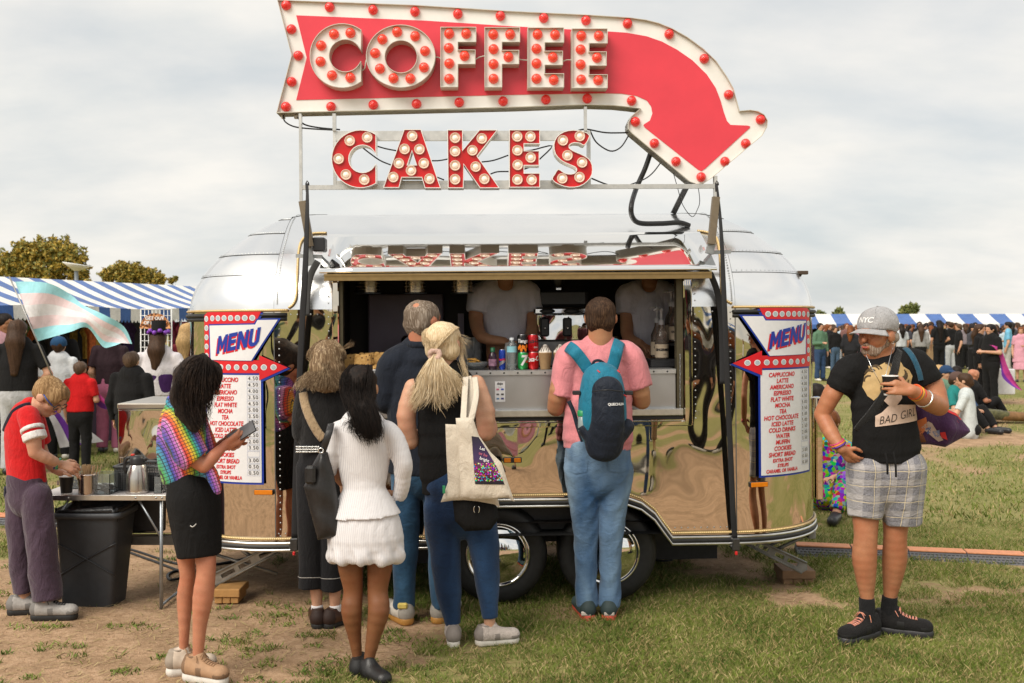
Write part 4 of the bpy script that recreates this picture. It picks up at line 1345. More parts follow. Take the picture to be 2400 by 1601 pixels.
def menu_board(sd, label, th0, z_top, ws):
 """sd +1: right corner, arrow points left. th0: angle of the list's inner edge. Board metres: a from the inner edge outward, b down from the top"""
 g = empty('menu_board', mw=TM, label=label, cat='menu board', group='menu boards on the trailer corners')
 RR = RC + 0.022
 def bend(lift):
  def f(p):
   a, b = p.x, p.z
   th = th0 + a * ws / RR
   r = RR + lift
   if th < 0:
    x = XC + (th * RR); y = RC - r
   else:
    x = XC + r * math.sin(th); y = RC - r * math.cos(th)
   return Vector((sd * x, y, z_top - b * 1.02))
  return f
 def put(me, name, mat, lift):
  map_mesh(me, bend(lift)); return link(name, me, mat, g)
 def face(pts, name, mat, lift, solid=0.0):
  o = put(sub_poly(pts, 0.03), name, mat, lift)
  return o
 Wd, Hh = 0.385, 1.00
 # list panel and its edge, arrow frame
 def panel(pts, grow, name, mat, lift):
  return face(pts, name, mat, lift)
 z0 = 0.345
 face([(-0.012, z0), (Wd - 0.002, z0), (Wd - 0.002, Hh + 0.012), (-0.012, Hh + 0.012)], 'list_border', M_MBLUE, 0.000)
 face([(0, z0), (Wd - 0.016, z0), (Wd - 0.016, Hh), (0, Hh)], 'list_panel', M_MWHITE, 0.002)
 # arrow: blue edge then red
 def arrow_pts(e):
  return [(-0.005 - e, 0.0), (Wd - 0.03, 0.0), (Wd, 0.02), (Wd, 0.36 + e), (0.008, 0.36 + e), (0.008, 0.402 + 1.6 * e), (-0.150 - 1.5 * e, 0.328), (0.008, 0.255), (0.008, 0.285), (Wd - 0.045, 0.285), (Wd - 0.045, 0.075), (0.03 - e, 0.075)]
 face([(p[0] - 0.008, p[1] + 0.007) for p in arrow_pts(0.004)], 'arrow_border', M_MBLUE, 0.003)
 face(arrow_pts(0), 'arrow', M_MRED, 0.005)
 face([(-0.115, 0.040), (0.02, 0.042), (0.035, 0.068), (Wd - 0.042, 0.072), (Wd - 0.05, 0.285), (0.045, 0.290)], 'sign_border', M_MBLUE, 0.007)
 face([(-0.098, 0.049), (0.014, 0.050), (0.028, 0.076), (Wd - 0.052, 0.080), (Wd - 0.060, 0.283), (0.052, 0.287)], 'sign_panel', M_MWHITE, 0.009)
 dots = [(0.045 + i * 0.0445, 0.037) for i in range(7)] + [(Wd - 0.021, 0.040 + i * 0.055) for i in range(6)] + [(-0.072 + i * 0.0535, 0.326) for i in range(8)]
 for (a, b) in dots:
  def disc(r): return [(a + r * math.cos(t), b + r * math.sin(t)) for t in [k * math.pi / 8 for k in range(16)]]
  o = put(sub_poly(disc(0.0175), 0.05), 'printed_bulb', M_MWHITE, 0.0065)
  q = put(sub_poly(disc(0.0125), 0.05), 'glass', M_MGREY, 0.0075); q.parent = o
 def lettering(txt, a, b, size, mat, bold, shear, lift, rot=0.0, name='lettering', spacing=1.0, wob=0.0, align='CENTER', xs=1.0):
  me = text_mesh(txt, size, bold, shear, align, spacing, 0.02)
  c, s_ = math.cos(rot), math.sin(rot)
  for v in me.vertices:
   x, z = v.co.x * xs * sd, v.co.z
   # letters read left to right in the photo on both corners
   x, z = (v.co.x * xs * c - z * s_), (v.co.x * xs * s_ + z * c)
   v.co = Vector((a + sd * x, 0, b - z))
  put(me, name, mat, lift)
 mx = 0.16
 GLY = [[(0, 0), (0, 1), (.26, 1), (.5, .55), (.74, 1), (1, 1), (1, 0), (.74, 0), (.74, .55), (.56, .22), (.44, .22), (.26, .55), (.26, 0)], [(0, 0), (0, 1), (.75, 1), (.75, .78), (.27, .78), (.27, .61), (.68, .61), (.68, .4), (.27, .4), (.27, .22), (.75, .22), (.75, 0)],
           [(0, 0), (0, 1), (.27, 1), (.65, .45), (.65, 1), (.9, 1), (.9, 0), (.65, 0), (.26, .56), (.26, 0)], [(0, 1), (.27, 1), (.27, .3), (.36, .2), (.5, .2), (.6, .3), (.6, 1), (.87, 1), (.87, .22), (.7, .03), (.5, -.02), (.35, -.02), (.15, .04), (0, .22)]]
 for mt, dx, db, lf in ((M_MRED, -0.007, 0.013, 0.0105), (M_MBLUE, 0.003, 0.0, 0.012)):
  x0 = -0.118
  for gi, gl in enumerate(GLY):
   wd = (0.068, 0.055, 0.064, 0.060)[gi] / (1, .75, .9, .87)[gi]; P_ = [(x0 + px * wd + 0.016 * pz, pz * 0.105 + (x0 + px * wd) * 0.20) for px, pz in gl]; x0 += (0.068, 0.055, 0.064, 0.060)[gi] + 0.006
   put(sub_poly([(mx + sd * (p[0] + dx), 0.225 + db - p[1]) for p in P_], 0.03), 'lettering', mt, lf)
 ca, pa = (0.135, 0.318)
 if sd < 0: ca, pa = (0.225, 0.045)
 for i, tx in enumerate(ITEMS):
  b = 0.402 + 0.0368 * i
  small = i >= 14
  if small: b = 0.402 + 0.0368 * 14 - 0.002 + (i - 14) * 0.031
  lettering(tx, ca, b, 0.029 if small else 0.036, M_MRED, 0.0011, 0.2, 0.004, 0.02, xs=0.72 if i == 16 else 0.78)
 for i, tx in enumerate(PRICES):
  b = 0.392 + 0.0368 * i
  w, h = 0.036, 0.0162
  o = MB()
  me = sub_poly([(pa - w, b - h), (pa + w, b - h), (pa + w, b + h), (pa - w, b + h)], 0.05, [[(pa - w + 0.0011, b - h + 0.0011), (pa - w + 0.0011, b + h - 0.0011), (pa + w - 0.0011, b + h - 0.0011), (pa + w - 0.0011, b - h + 0.0011)]])
  put(me, 'price_box', M_MLINE, 0.004)
  if tx: lettering(tx, pa, b, 0.030, M_MINK, 0.0, 0.0, 0.0045, 0.03 * math.sin(i * 2.1), name='price', spacing=1.15)
 return g
menu_board(1, 'menu board at the right end of the trailer, its red arrow pointing left', 0.222, 1.800, 1.18)
menu_board(-1, 'menu board at the left end of the trailer, its red arrow pointing right', 0.112, 1.800, 1.07)
# ---------------------------------------------------------------- straps
def strap(name, label, px, ys, w):
 g = empty(name, mw=TM, label=label, cat='strap', group='ratchet straps over the sign arms')
 P = [T(u, v, y) for (u, v), y in zip(px, ys)]
 P = [Vector(p) for p in catmull([tuple(p) for p in P], 6)]
 mb = MB().tube(P, [w * (0.35 + 0.65 * min(1, i / (0.35 * len(P)))) / 2 for i in range(len(P))], 8, flat=((0, 1, 0), 0.12))
 mb.build('webbing', plain('black_webbing', (0.016, 0.016, 0.018), 0.75, 0, 0.2, 60, 0.4, 400), g)
 e = P[-1]
 MB().rbox((e.x - 0.022, e.y - 0.03, e.z - 0.07), (e.x + 0.024, e.y + 0.02, e.z + 0.005), 0.005).tube([(e.x - 0.03, e.y - 0.01, e.z - 0.045), (e.x + 0.032, e.y - 0.01, e.z - 0.045)], 0.011, 8).build('ratchet', plain('ratchet_steel', (0.10, 0.10, 0.10), 0.35, 0.8), g)
 h = P[0]
 MB().tube([h + Vector(q) for q in ((-0.006, 0, -0.05), (-0.008, 0, 0.0), (0, 0, 0.016), (0.008, 0, 0.004), (0.010, 0, -0.012))], 0.004, 6).build('hook', M_BLACKP, g)
 MB().rbox((e.x - 0.006, e.y - 0.035, e.z - 0.095), (e.x + 0.010, e.y - 0.015, e.z - 0.072), 0.004).build('tab', plain('red_plastic_tab', (0.6, 0.02, 0.02), 0.4), g)
 return g
strap('ratchet_strap', 'black ratchet strap hanging left of the serving hatch', [(720, 430), (720, 500), (715, 640), (707, 780), (700, 950), (693, 1130), (690, 1262)], [-0.01, -0.09, -0.12, -0.10, -0.07, -0.05, -0.03], 0.037)
strap('ratchet_strap', 'black ratchet strap hanging right of the serving hatch', [(1680, 430), (1690, 540), (1697, 700), (1704, 880), (1712, 1060), (1718, 1200), (1722, 1262)], [-0.01, -0.09, -0.12, -0.10, -0.07, -0.05, -0.03], 0.034)
sh = MB().tube([Vector(p) for p in catmull([tuple(T(u, v, y)) for u, v, y in ((1664, 640, -0.10), (1680, 680, -0.06), (1690, 740, -0.03), (1693, 820, -0.02), (1694, 900, -0.03))], 6)], 0.019, 8, flat=((0, 1, 0), 0.1))
o = tag(sh.build('loose_strap', MATS['black_webbing']), 'loose black webbing curving down from the hatch corner at right', 'strap'); o.matrix_basis = TM
sh = MB().tube([Vector(p) for p in catmull([tuple(T(u, v, y)) for u, v, y in ((745, 612, -0.06), (728, 645, -0.05), (720, 690, -0.05), (718, 740, -0.06))], 6)], 0.02, 8, flat=((0, 1, 0), 0.1))
o = tag(sh.build('loose_strap', plain('grey_webbing', (0.06, 0.06, 0.06), 0.7)), 'short loose grey webbing by the hatch corner at left', 'strap'); o.matrix_basis = TM

# ---------------------------------------------------------------- goods on the counter
def at(name, label, cat, u, v, y, group=None):
 return empty(name, mw=TM @ Matrix.Translation(T(u, v, y)), label=label, cat=cat, group=group)
CY = 0.10
CZ = zc1 + 0.001
def on_counter(name, label, cat, u, y=CY, z=None, group=None):
 p = T(u, 865, y); p.z = CZ if z is None else z
 return empty(name, mw=TM @ Matrix.Translation(p), label=label, cat=cat, group=group)
def wrapped_text(txt, size, r, z, mat, parent, ang=0.0, bold=0.0, shear=0.0, name='lettering', xs=1.0, rot=0.0):
 me = text_mesh(txt, size, bold, shear, 'CENTER', 0.95, 0.012)
 def f(p):
  x, zz = p.x * xs, p.z
  if rot: x, zz = x * math.cos(rot) - zz * math.sin(rot), x * math.sin(rot) + zz * math.cos(rot)
  a = ang + x / r
  return Vector((r * math.sin(a), -r * math.cos(a), z + zz))
 return link(name, map_mesh(me, f), mat, parent)
M_CANTOP = plain('can_aluminium', (0.6, 0.6, 0.6), 0.3, 1.0)
M_PW = plain('print_white', (0.8, 0.8, 0.8), 0.4)
def can(label, u, z, col, r=0.033, h=0.105, y=CY, deco=None):
 g = on_counter('drink_can', label, 'can', u, y, z, 'drink cans on the counter')
 MB().lathe([(r * 0.80, 0.0), (r * 0.86, 0.003), (r, 0.012), (r, h - 0.014), (r * 0.84, h - 0.002)], 28).build('body', plain('can_' + label[:14].replace(' ', '_'), col, 0.28, 0.35, 0.08), g)
 MB().lathe([(r * 0.85, h - 0.002), (r * 0.84, h + 0.002), (r * 0.78, h - 0.001), (0.001, h - 0.002)], 24).build('lid', M_CANTOP, g)
 if deco: deco(g, r, h)
 return g
PXC = 6.13 / FPX
def d_tango(g, r, h):
 wrapped_text('Tango', 0.030, r + 0.0006, h * 0.62, M_PW, g, 0.05, 0.0012, 0.1)
 mo = plain('can_orange', (0.85, 0.22, 0.01), 0.3)
 for i in range(7):
  a = -0.8 + i * 0.27; z = h * 0.22 + 0.012 * math.sin(i * 2.3)
  me = sub_poly([(0.008 * math.cos(t), 0.012 * math.sin(t)) for t in [k * math.pi / 5 for k in range(10)]], 0.01)
  link('orange_spot', map_mesh(me, lambda p: Vector(((r + 0.0006) * math.sin(a + p.x / r), -(r + 0.0006) * math.cos(a + p.x / r), z + p.z))), mo, g)
def d_cola(g, r, h):
 wrapped_text('Coca-Cola', 0.040, r + 0.0006, h * 0.60, M_PW, g, 0.1, 0.0010, 0.3, xs=0.72, rot=0.12)
def d_colaz(g, r, h):
 wrapped_text('Coca-Cola', 0.034, r + 0.0006, h * 0.62, M_BLACKP, g, 0.1, 0.0010, 0.3, xs=0.72, rot=0.12)
 wrapped_text('ZERO', 0.012, r + 0.0006, h * 0.25, M_PW, g, 0.5)
def d_seven(g, r, h):
 wrapped_text('7', 0.085, r + 0.0006, h * 0.50, M_PW, g, 0.0, 0.003, 0.2)
 wrapped_text('UP', 0.018, r + 0.0010, h * 0.45, plain('red_print', (0.6, 0.01, 0.01), 0.4), g, 0.75, 0.001)
can('green lemon lime can under the black orange soda can', 1226, CZ, (0.02, 0.30, 0.07), deco=d_seven)
can('black and orange soda can standing on the green can', 1225, CZ + 0.108, (0.012, 0.012, 0.012), deco=d_tango)
can('bright red cola can with white script, bottom of the red stack', 1250.5, CZ, (0.55, 0.008, 0.012), deco=d_cola)
can('dark lettered red cola can, top of the red stack', 1250, CZ + 0.108, (0.50, 0.006, 0.012), deco=d_colaz)
def d_blue(g, r, h):
 wrapped_text('Red Bull', 0.018, r + 0.0006, h * 0.5, plain('red_print', (0.6, 0.01, 0.01), 0.4), g, 0.1, 0.0008)
 ms = plain('can_silver', (0.5, 0.52, 0.56), 0.3, 0.8)
 me = sub_poly([(-0.025, -0.03), (0.025, 0.0), (0.025, 0.02), (-0.025, -0.008)], 0.008)
 link('silver_band', map_mesh(me, lambda p: Vector(((r + 0.0004) * math.sin(p.x / r), -(r + 0.0004) * math.cos(p.x / r), h * 0.4 + p.z))), ms, g)
can('slim blue and silver energy drink can', 1177.5, CZ, (0.012, 0.05, 0.38), 0.0205, 0.122, deco=d_blue)
def bottle(name, label, u, z, prof, matb, capc=None, cap_prof=None, y=CY, band=None, bandmat=None, text=None, cat='bottle', group=None, tsize=0.02):
 g = on_counter(name, label, cat, u, y, z, group)
 MB().lathe(prof, 24).build('glass', matb, g)
 if cap_prof: MB().lathe(cap_prof, 16).build('cap', capc, g)
 if band:
  r, z0, z1 = band
  MB().lathe([(r, z0), (r, z1)], 24).build('paper_label', bandmat, g)
  if text: wrapped_text(text, tsize, r + 0.0006, z0 + (z1 - z0) * 0.55, M_MINK, g, 0.0, 0.0006, xs=0.8)
 return g
def clear_plastic(name, col, rough=0.05, ior=1.35, alpha=0.35):
 t = NT(name); t.p(Base_Color=c4(col), Roughness=rough, Transmission_Weight=0.85, IOR=ior, Alpha=1.0); return t.m
M_PET = clear_plastic('clear_pet', (0.85, 0.92, 0.95))
M_ACR = clear_plastic('clear_acrylic', (0.85, 0.9, 0.9), 0.08, 1.2)
bottle('water_bottle', 'clear water bottle with pale blue label among the cans', 1200, CZ, [(0.026, 0), (0.030, 0.006), (0.030, 0.03), (0.027, 0.036), (0.030, 0.044), (0.027, 0.055), (0.030, 0.065), (0.031, 0.12), (0.030, 0.14), (0.020, 0.165), (0.013, 0.175), (0.012, 0.182)], M_PET, plain('pale_cap', (0.7, 0.75, 0.78), 0.4), [(0.014, 0.178), (0.014, 0.194), (0.001, 0.195)], band=(0.0312, 0.105, 0.142), bandmat=plain('pale_blue_label', (0.30, 0.62, 0.70), 0.5), group='bottles on the counter')
bottle('juice_bottle', 'small dark berry juice bottle with green cap beside the blue can', 1155, CZ, [(0.023, 0), (0.025, 0.006), (0.025, 0.075), (0.022, 0.09), (0.012, 0.105), (0.012, 0.112)], plain('dark_berry_juice', (0.03, 0.008, 0.02), 0.15), plain('dark_green_cap', (0.01, 0.12, 0.05), 0.4), [(0.014, 0.108), (0.014, 0.134), (0.001, 0.136)], band=(0.0255, 0.022, 0.065), bandmat=plain('pink_green_label', (0.30, 0.16, 0.24), 0.5, 0, 0.6, 60), group='bottles on the counter')
def cream_cup(label, u):
 g = on_counter('cream_cup', label, 'cup', u, CY - 0.02, None, 'paper cups with cream on the counter')
 MB().lathe([(0.029, 0.0), (0.030, 0.002), (0.041, 0.098), (0.0425, 0.100), (0.041, 0.102)], 28).build('paper_cup', plain('kraft_paper', (0.48, 0.31, 0.155), 0.8, 0, 0.08, 40), g)
 s = SDF(0.0035, 0.006); r = random.Random(int(u))
 for k in range(3):
  for i in range(9 - 2 * k):
   a = i * 6.283 / (9 - 2 * k) + k; R = 0.028 - 0.010 * k
   s.ball((R * math.cos(a), R * math.sin(a), 0.104 + 0.014 * k + r.uniform(-.002, .002)), 0.013)
 s.ball((0, 0, 0.14), 0.012); s.ball((0, 0, 0.11), 0.03)
 s.build('whipped_cream', plain('cream', (0.78, 0.72, 0.64), 0.6), g)
 d = MB()
 for k in range(7):
  a = k * 0.45 - 1.3; d.tube([(0.036 * math.sin(a), -0.036 * math.cos(a), 0.106), (0.030 * math.sin(a + 0.1), -0.030 * math.cos(a + 0.1), 0.125), (0.016 * math.sin(a), -0.016 * math.cos(a), 0.145)], 0.0022, 5)
 d.build('chocolate_sauce', plain('chocolate', (0.035, 0.014, 0.006), 0.3), g)
cream_cup('kraft paper cup topped with cream beside the red cans', 1278)
cream_cup('kraft paper cup topped with cream behind the pink shirt', 1313)
# shortbread
def slice_(label, u, y, w, rx, rz, lift=0.0):
 p = T(u, 865, y); p.z = CZ + 0.012 + lift
 M = TM @ Matrix.Translation(p) @ Matrix.Rotation(rz, 4, 'Z') @ Matrix.Rotation(rx, 4, 'X')
 s = SDF(0.006, 0.012)
 s.ell((0, 0, 0.045), w * 0.56, 0.016, 0.046)
 for q in (-1, 1):
  s.ball((q * w * 0.36, 0, 0.076), 0.018, (0, 1, 0), 0.8); s.ball((q * w * 0.40, 0, 0.016), 0.016, (0, 1, 0), 0.9)
 t = MATS.get('fruit_slice')
 if t is None:
  n = NT('fruit_slice'); v = n.obj()
  vo = n.n('ShaderNodeTexVoronoi', {'Scale': 55.0}); n.t.links.new(n.obj(), vo.inputs['Vector'])
  base = n.ramp(n.noise(v, 60, 4), [(0.3, (0.42, 0.21, 0.05)), (0.7, (0.62, 0.38, 0.13))])
  n.p(Base_Color=n.mix(n.ramp(vo.outputs['Distance'], [(0.24, (1, 1, 1)), (0.30, (0, 0, 0))]), base, (0.05, 0.02, 0.01, 1)), Roughness=0.8)
  n.bump(n.noise(v, 90, 4), 0.6, 0.006); t = MATS['fruit_slice'] = n.m
 o = s.build('fruit_slice', t, None); o.matrix_basis = M
 tag(o, label, 'cake', 'fruit slices on the counter')
slice_('fruit slice standing at the left end of the cake tray', 822, 0.12, 0.09, -0.1, 0.2)
slice_('fruit slice standing front middle of the cake tray', 850, 0.07, 0.10, -0.15, -0.1)
slice_('fruit slice leaning behind the middle one', 861, 0.15, 0.10, -0.1, 0.15, 0.006)
slice_('fruit slice standing at the right of the cake tray', 897, 0.13, 0.10, -0.1, 0.1, 0.01)
slice_('fruit slice lying flat at the right of the cake tray', 891, 0.055, 0.09, -1.35, 0.2)
g = on_counter('cake_tray', 'white tray under the fruit slices', 'tray', 866, 0.16)
MB().rbox((-0.17, -0.13, 0.0), (0.16, 0.12, 0.010), 0.004).build('tray', plain('white_melamine', (0.72, 0.70, 0.72), 0.35), g)
g = on_counter('snack_bowl', 'glass bowl of golden wrapped snacks on the counter', 'bowl', 1117, 0.14)
MB().lathe([(0.045, 0), (0.065, 0.02), (0.075, 0.045), (0.072, 0.046), (0.06, 0.02), (0.001, 0.006)], 28).build('bowl', M_PET, g)
rr = random.Random(3); sn = plain('golden_snack', (0.42, 0.22, 0.04), 0.5, 0, 0.4, 80)
for i in range(9):
 a = rr.uniform(0, 6.28); d = rr.uniform(0, 0.045); M = Matrix.Translation((d * math.cos(a), d * math.sin(a), 0.03 + 0.004 * i)) @ Matrix.Rotation(rr.uniform(-0.5, 0.5), 4, 'Y') @ Matrix.Rotation(rr.uniform(0, 3), 4, 'Z')
 MB().rbox((-0.03, -0.01, -0.006), (0.03, 0.01, 0.006), 0.004, M).build('snack', sn, g)
# syrup bottles on dark crates
def syrup(label, u, vb, y, txt, h=0.32, group='syrup bottles with pumps'):
 p = T(u, vb, y)
 g = empty('syrup_bottle', mw=TM @ Matrix.Translation(p), label=label, cat='bottle', group=group)
 k = h / 0.33
 MB().lathe([(0.040, 0.0), (0.043, 0.005), (0.043, 0.13 * k), (0.040, 0.15 * k), (0.018, 0.20 * k), (0.016, 0.23 * k)], 24).build('glass', clear_plastic('syrup_glass', (0.75, 0.6, 0.5), 0.05, 1.3) if 'syrup_glass' not in MATS else MATS['syrup_glass'], g)
 MB().lathe([(0.036, 0.006), (0.036, 0.11 * k), (0.001, 0.11 * k)], 20).build('syrup', plain('brown_syrup', (0.05, 0.018, 0.008), 0.2), g)
 MB().lathe([(0.0438, 0.012), (0.0438, 0.098 * k)], 24).build('paper_label', plain('cream_label', (0.62, 0.50, 0.36), 0.6, 0, 0.08), g)
 wrapped_text(txt, 0.021, 0.0445, 0.062 * k, M_MINK, g, 0.15, 0.0012, xs=0.85)
 wrapped_text('syrup', 0.010, 0.0445, 0.035 * k, plain('brown_ink', (0.10, 0.04, 0.02), 0.5), g, 0.3)
 pm = MB(); wp = plain('pump_plastic', (0.62, 0.60, 0.60), 0.35)
 pm.lathe([(0.019, 0.225 * k), (0.019, 0.25 * k), (0.010, 0.262 * k), (0.008, 0.262 * k), (0.008, 0.315 * k), (0.012, 0.318 * k), (0.012, 0.33 * k), (0.001, 0.333 * k)], 16)
 pm.tube([(0, 0, 0.325 * k), (-0.03, -0.02, 0.328 * k), (-0.055, -0.035, 0.318 * k)], 0.005, 8)
 pm.build('pump', wp, g)
MATS['syrup_glass'] = clear_plastic('syrup_glass', (0.75, 0.6, 0.5), 0.05, 1.3)
syrup('front syrup bottle with cream gingerbread label and pump', 1551, 842, 0.26, 'GINGERBREAD')
syrup('syrup bottle half hidden behind the front pump bottle', 1541, 836, 0.36, 'CARAMEL')
syrup('hazelnut syrup bottle at the right jamb', 1583, 800, 0.32, 'HAZELNUT')
syrup('vanilla syrup bottle beside the hazelnut bottle', 1574, 797, 0.42, 'VANILLA')
a, b = T(1525, 842, 0.2), T(1600, 868, 0.2)
o = tag(MB().rbox((a.x, 0.20, CZ), (b.x - 0.02, 0.42, a.z - 0.001), 0.004).build('bottle_crate', M_BLACKP), 'black crate under the front syrup bottles', 'crate'); o.matrix_basis = TM
a, b = T(1560, 801, 0.28), T(1604, 868, 0.28)
o = tag(MB().rbox((a.x + 0.01, 0.29, a.z - 0.03), (b.x - 0.02, 0.46, a.z - 0.008), 0.004).build('bottle_shelf', M_BLACKP), 'small dark shelf under the hazelnut and vanilla bottles', 'shelf'); o.matrix_basis = TM
# espresso machine
p = T(1318, 799, 0.62)
em = empty('espresso_machine', mw=TM @ Matrix.Translation((p.x, p.y, CZ)), label='black and chrome espresso machine behind the counter', cat='coffee machine')
zb_ = p.z - CZ
MB().rbox((-0.17, 0.0, zb_ + 0.005), (0.17, 0.02, T(1300, 738, 0.62).z - CZ), 0.004).build('back_plate', mirror_metal('machine_mirror', (0.7, 0.7, 0.7), 0.04, 0.05, 5), em)
zt_ = T(1300, 738, 0.62).z - CZ
bd = MB(); bd.rbox((-0.19, -0.02, zt_), (0.19, 0.42, zt_ + 0.05), 0.012); bd.build('chrome_top', M_CHROME, em)
MB().rbox((-0.17, 0.03, 0.0), (0.17, 0.40, zt_ - 0.002), 0.01).rbox((-0.18, 0.05, zt_ + 0.052), (0.18, 0.40, zt_ + 0.17), 0.02).build('black_casing', M_BLACKP, em)
for x in (-0.10, 0.06):
 MB().lathe([(0.052, -0.003), (0.052, 0.001), (0.001, 0.001)], 28, M=Matrix.Translation((x, -0.021, zt_ + 0.025)) @ Matrix.Scale(0.32, 4, (0, 0, 1)) @ Matrix.Rotation(math.radians(90), 4, 'X')).build('oval_badge', M_BLACKP, em)
for x in (-0.12, 0.03):
 MB().rbox((x - 0.03, -0.06, zb_ + 0.03), (x + 0.03, -0.02, zt_ - 0.02), 0.01).build('group_head', M_BLACKP, em)
 MB().tube([(x, -0.05, zb_ + 0.09), (x, -0.09, zb_ + 0.085)], 0.008, 8).build('spout', M_CHROME, em)
MB().rbox((-0.20, -0.04, -0.002), (0.20, 0.42, zb_), 0.006).build('drip_tray', M_GREYMET, em)
# grinder behind the espresso machine
p = T(1308, 722, 0.75)
gr = empty('coffee_grinder', mw=TM @ Matrix.Translation(p), label='dark coffee grinder standing behind the espresso machine', cat='grinder')
MB().lathe([(0.05, 0), (0.05, 0.12), (0.03, 0.15), (0.05, 0.2), (0.065, 0.27)], 20).build('hopper', M_BLACKP, gr)
MB().rbox((-0.02, -0.055, 0.05), (0.02, -0.04, 0.14), 0.004).build('switch_plate', M_CHROME, gr)
# cup stacks and jars on the back shelf
for i, (u_, lb) in enumerate(((1098, 'left stack of white cups on the back shelf'), (1118, 'right stack of white cups on the back shelf'), (1392, 'stack of kraft cups right of the espresso machine'), (1440, 'stack of kraft cups beside the syrup bottles'), (960, 'jar of dark beans at the back left'))):
 p = T(u_, 790, 1.1); g = empty('cup_stack' if i < 4 else 'bean_jar', mw=TM @ Matrix.Translation((p.x, 1.1, CZ - 0.02)), label=lb, cat='cups' if i < 4 else 'jar'); m_ = plain('kraft_paper', (0.48, 0.31, 0.155), 0.8) if i in (2, 3) else M_PW if i < 4 else plain('bean_brown', (0.05, 0.02, 0.01), 0.3)
 for k in range(9 if i < 4 else 1): MB().lathe([(0.028, 0.0), (0.04, 0.09), (0.042, 0.092), (0.038, 0.09)] if i < 4 else [(0.06, 0), (0.06, 0.2), (0.04, 0.22), (0.001, 0.222)], 16, (0, 0, k * 0.014)).build('cup' if i < 4 else 'jar', m_, g)
# three perforated metal canisters under the ceiling
def canister(label, u0, u1, y=0.55):
 a, b = T(u0, 688, y), T(u1, 688, y)
 c = (a + b) / 2; r = (b.x - a.x) / 2 * 0.92; h = 2.085 - c.z
 g = empty('perforated_canister', mw=TM @ Matrix.Translation((c.x, y, c.z)), label=label, cat='canister', group='perforated canisters under the ceiling')
 MB().lathe([(r * 0.97, 0.004), (r * 0.97, h)], 32).build('drum', plain('perforated_steel', (0.5, 0.42, 0.33), 0.25, 1.0, 0.2), g)
 MB().lathe([(r * 1.12, 0.0), (r * 1.12, 0.006), (r * 0.9, 0.007)], 32).build('base_rim', plain('blue_grey_steel', (0.30, 0.36, 0.40), 0.3, 0.9), g)
 d = MB()
 for i in range(16):
  for k in range(4):
   t_ = math.radians(180 + 180 * (i + 0.5) / 16); z = 0.022 + k * 0.022
   q = Vector((r * 0.985 * math.cos(t_), r * 0.985 * math.sin(t_), z)); n_ = Vector((math.cos(t_), math.sin(t_), 0)); s_ = n_.cross(Vector((0, 0, 1)))
   d.add([q + s_ * 0.003 * math.cos(w) + Vector((0, 0, 0.003 * math.sin(w))) for w in [j * math.pi / 3 for j in range(6)]], [(0, 1, 2, 3, 4, 5)])
 d.build('holes', plain('hole_glint', (0.75, 0.72, 0.66), 0.4), g, kind='stuff')
canister('left of the three perforated canisters under the hatch', 831, 893)
canister('middle of the three perforated canisters under the hatch', 943, 1000)
canister('right of the three perforated canisters under the hatch', 1056, 1110)
# card reader notice on the counter front
p = T(1172, 918, 0.019)
st = empty('payment_notice', mw=TM @ Matrix.Translation(p), label='small white payment notice stuck on the steel counter front', cat='notice')
a, b = T(1160, 888, 0.018), T(1184, 936, 0.018)
hw, hh = (b.x - a.x) / 2, (a.z - b.z) / 2
MB().box((-hw, -0.002, -hh), (hw, 0.0, hh)).build('paper', plain('notice_paper', (0.62, 0.62, 0.63), 0.6), st)
def txt(s, x, z, size, mat, parent, y=-0.003, **k):
 me = text_mesh(s, size, k.pop('bold', 0.0), k.pop('shear', 0.0)); map_mesh(me, lambda q: Vector((x + q.x, y, z + q.z))); return link('lettering', me, mat, parent)
txt('dojo', 0, hh * 0.78, 0.020, M_MINK, st, bold=0.0006)
txt('We accept', 0, hh * 0.45, 0.006, M_MINK, st)
for x, z, c in ((-0.014, 0.014, (0.5, 0.1, 0.2)), (0.014, 0.014, (0.05, 0.1, 0.4)), (-0.014, -0.016, (0.1, 0.1, 0.1)), (0.014, -0.016, (0.05, 0.05, 0.05)), (-0.014, -0.042, (0.1, 0.2, 0.35)), (0.014, -0.042, (0.05, 0.05, 0.2))):
 MB().box((x - 0.008, -0.0032, z - 0.005), (x + 0.008, -0.002, z + 0.005)).build('card_logo', plain('logo_%d' % int(x * 1000 + z * 1e5), c, 0.5), st)
# paper bag
p = T(1196, 815, 0.32)
s = SDF(0.008, 0.02)
s.cap((0, 0, 0), (0.005, 0, 0.13), 0.05, 0.04, (0, 1, 0), 0.45, cut=True)
o = s.build('paper_bag', plain('grey_paper', (0.36, 0.33, 0.30), 0.8), None, folds(0.005, 40, 3)); o.matrix_basis = TM @ Matrix.Translation((p.x, p.y, CZ + 0.03))
tag(o, 'crumpled grey paper bag held up behind the cans', 'paper bag')

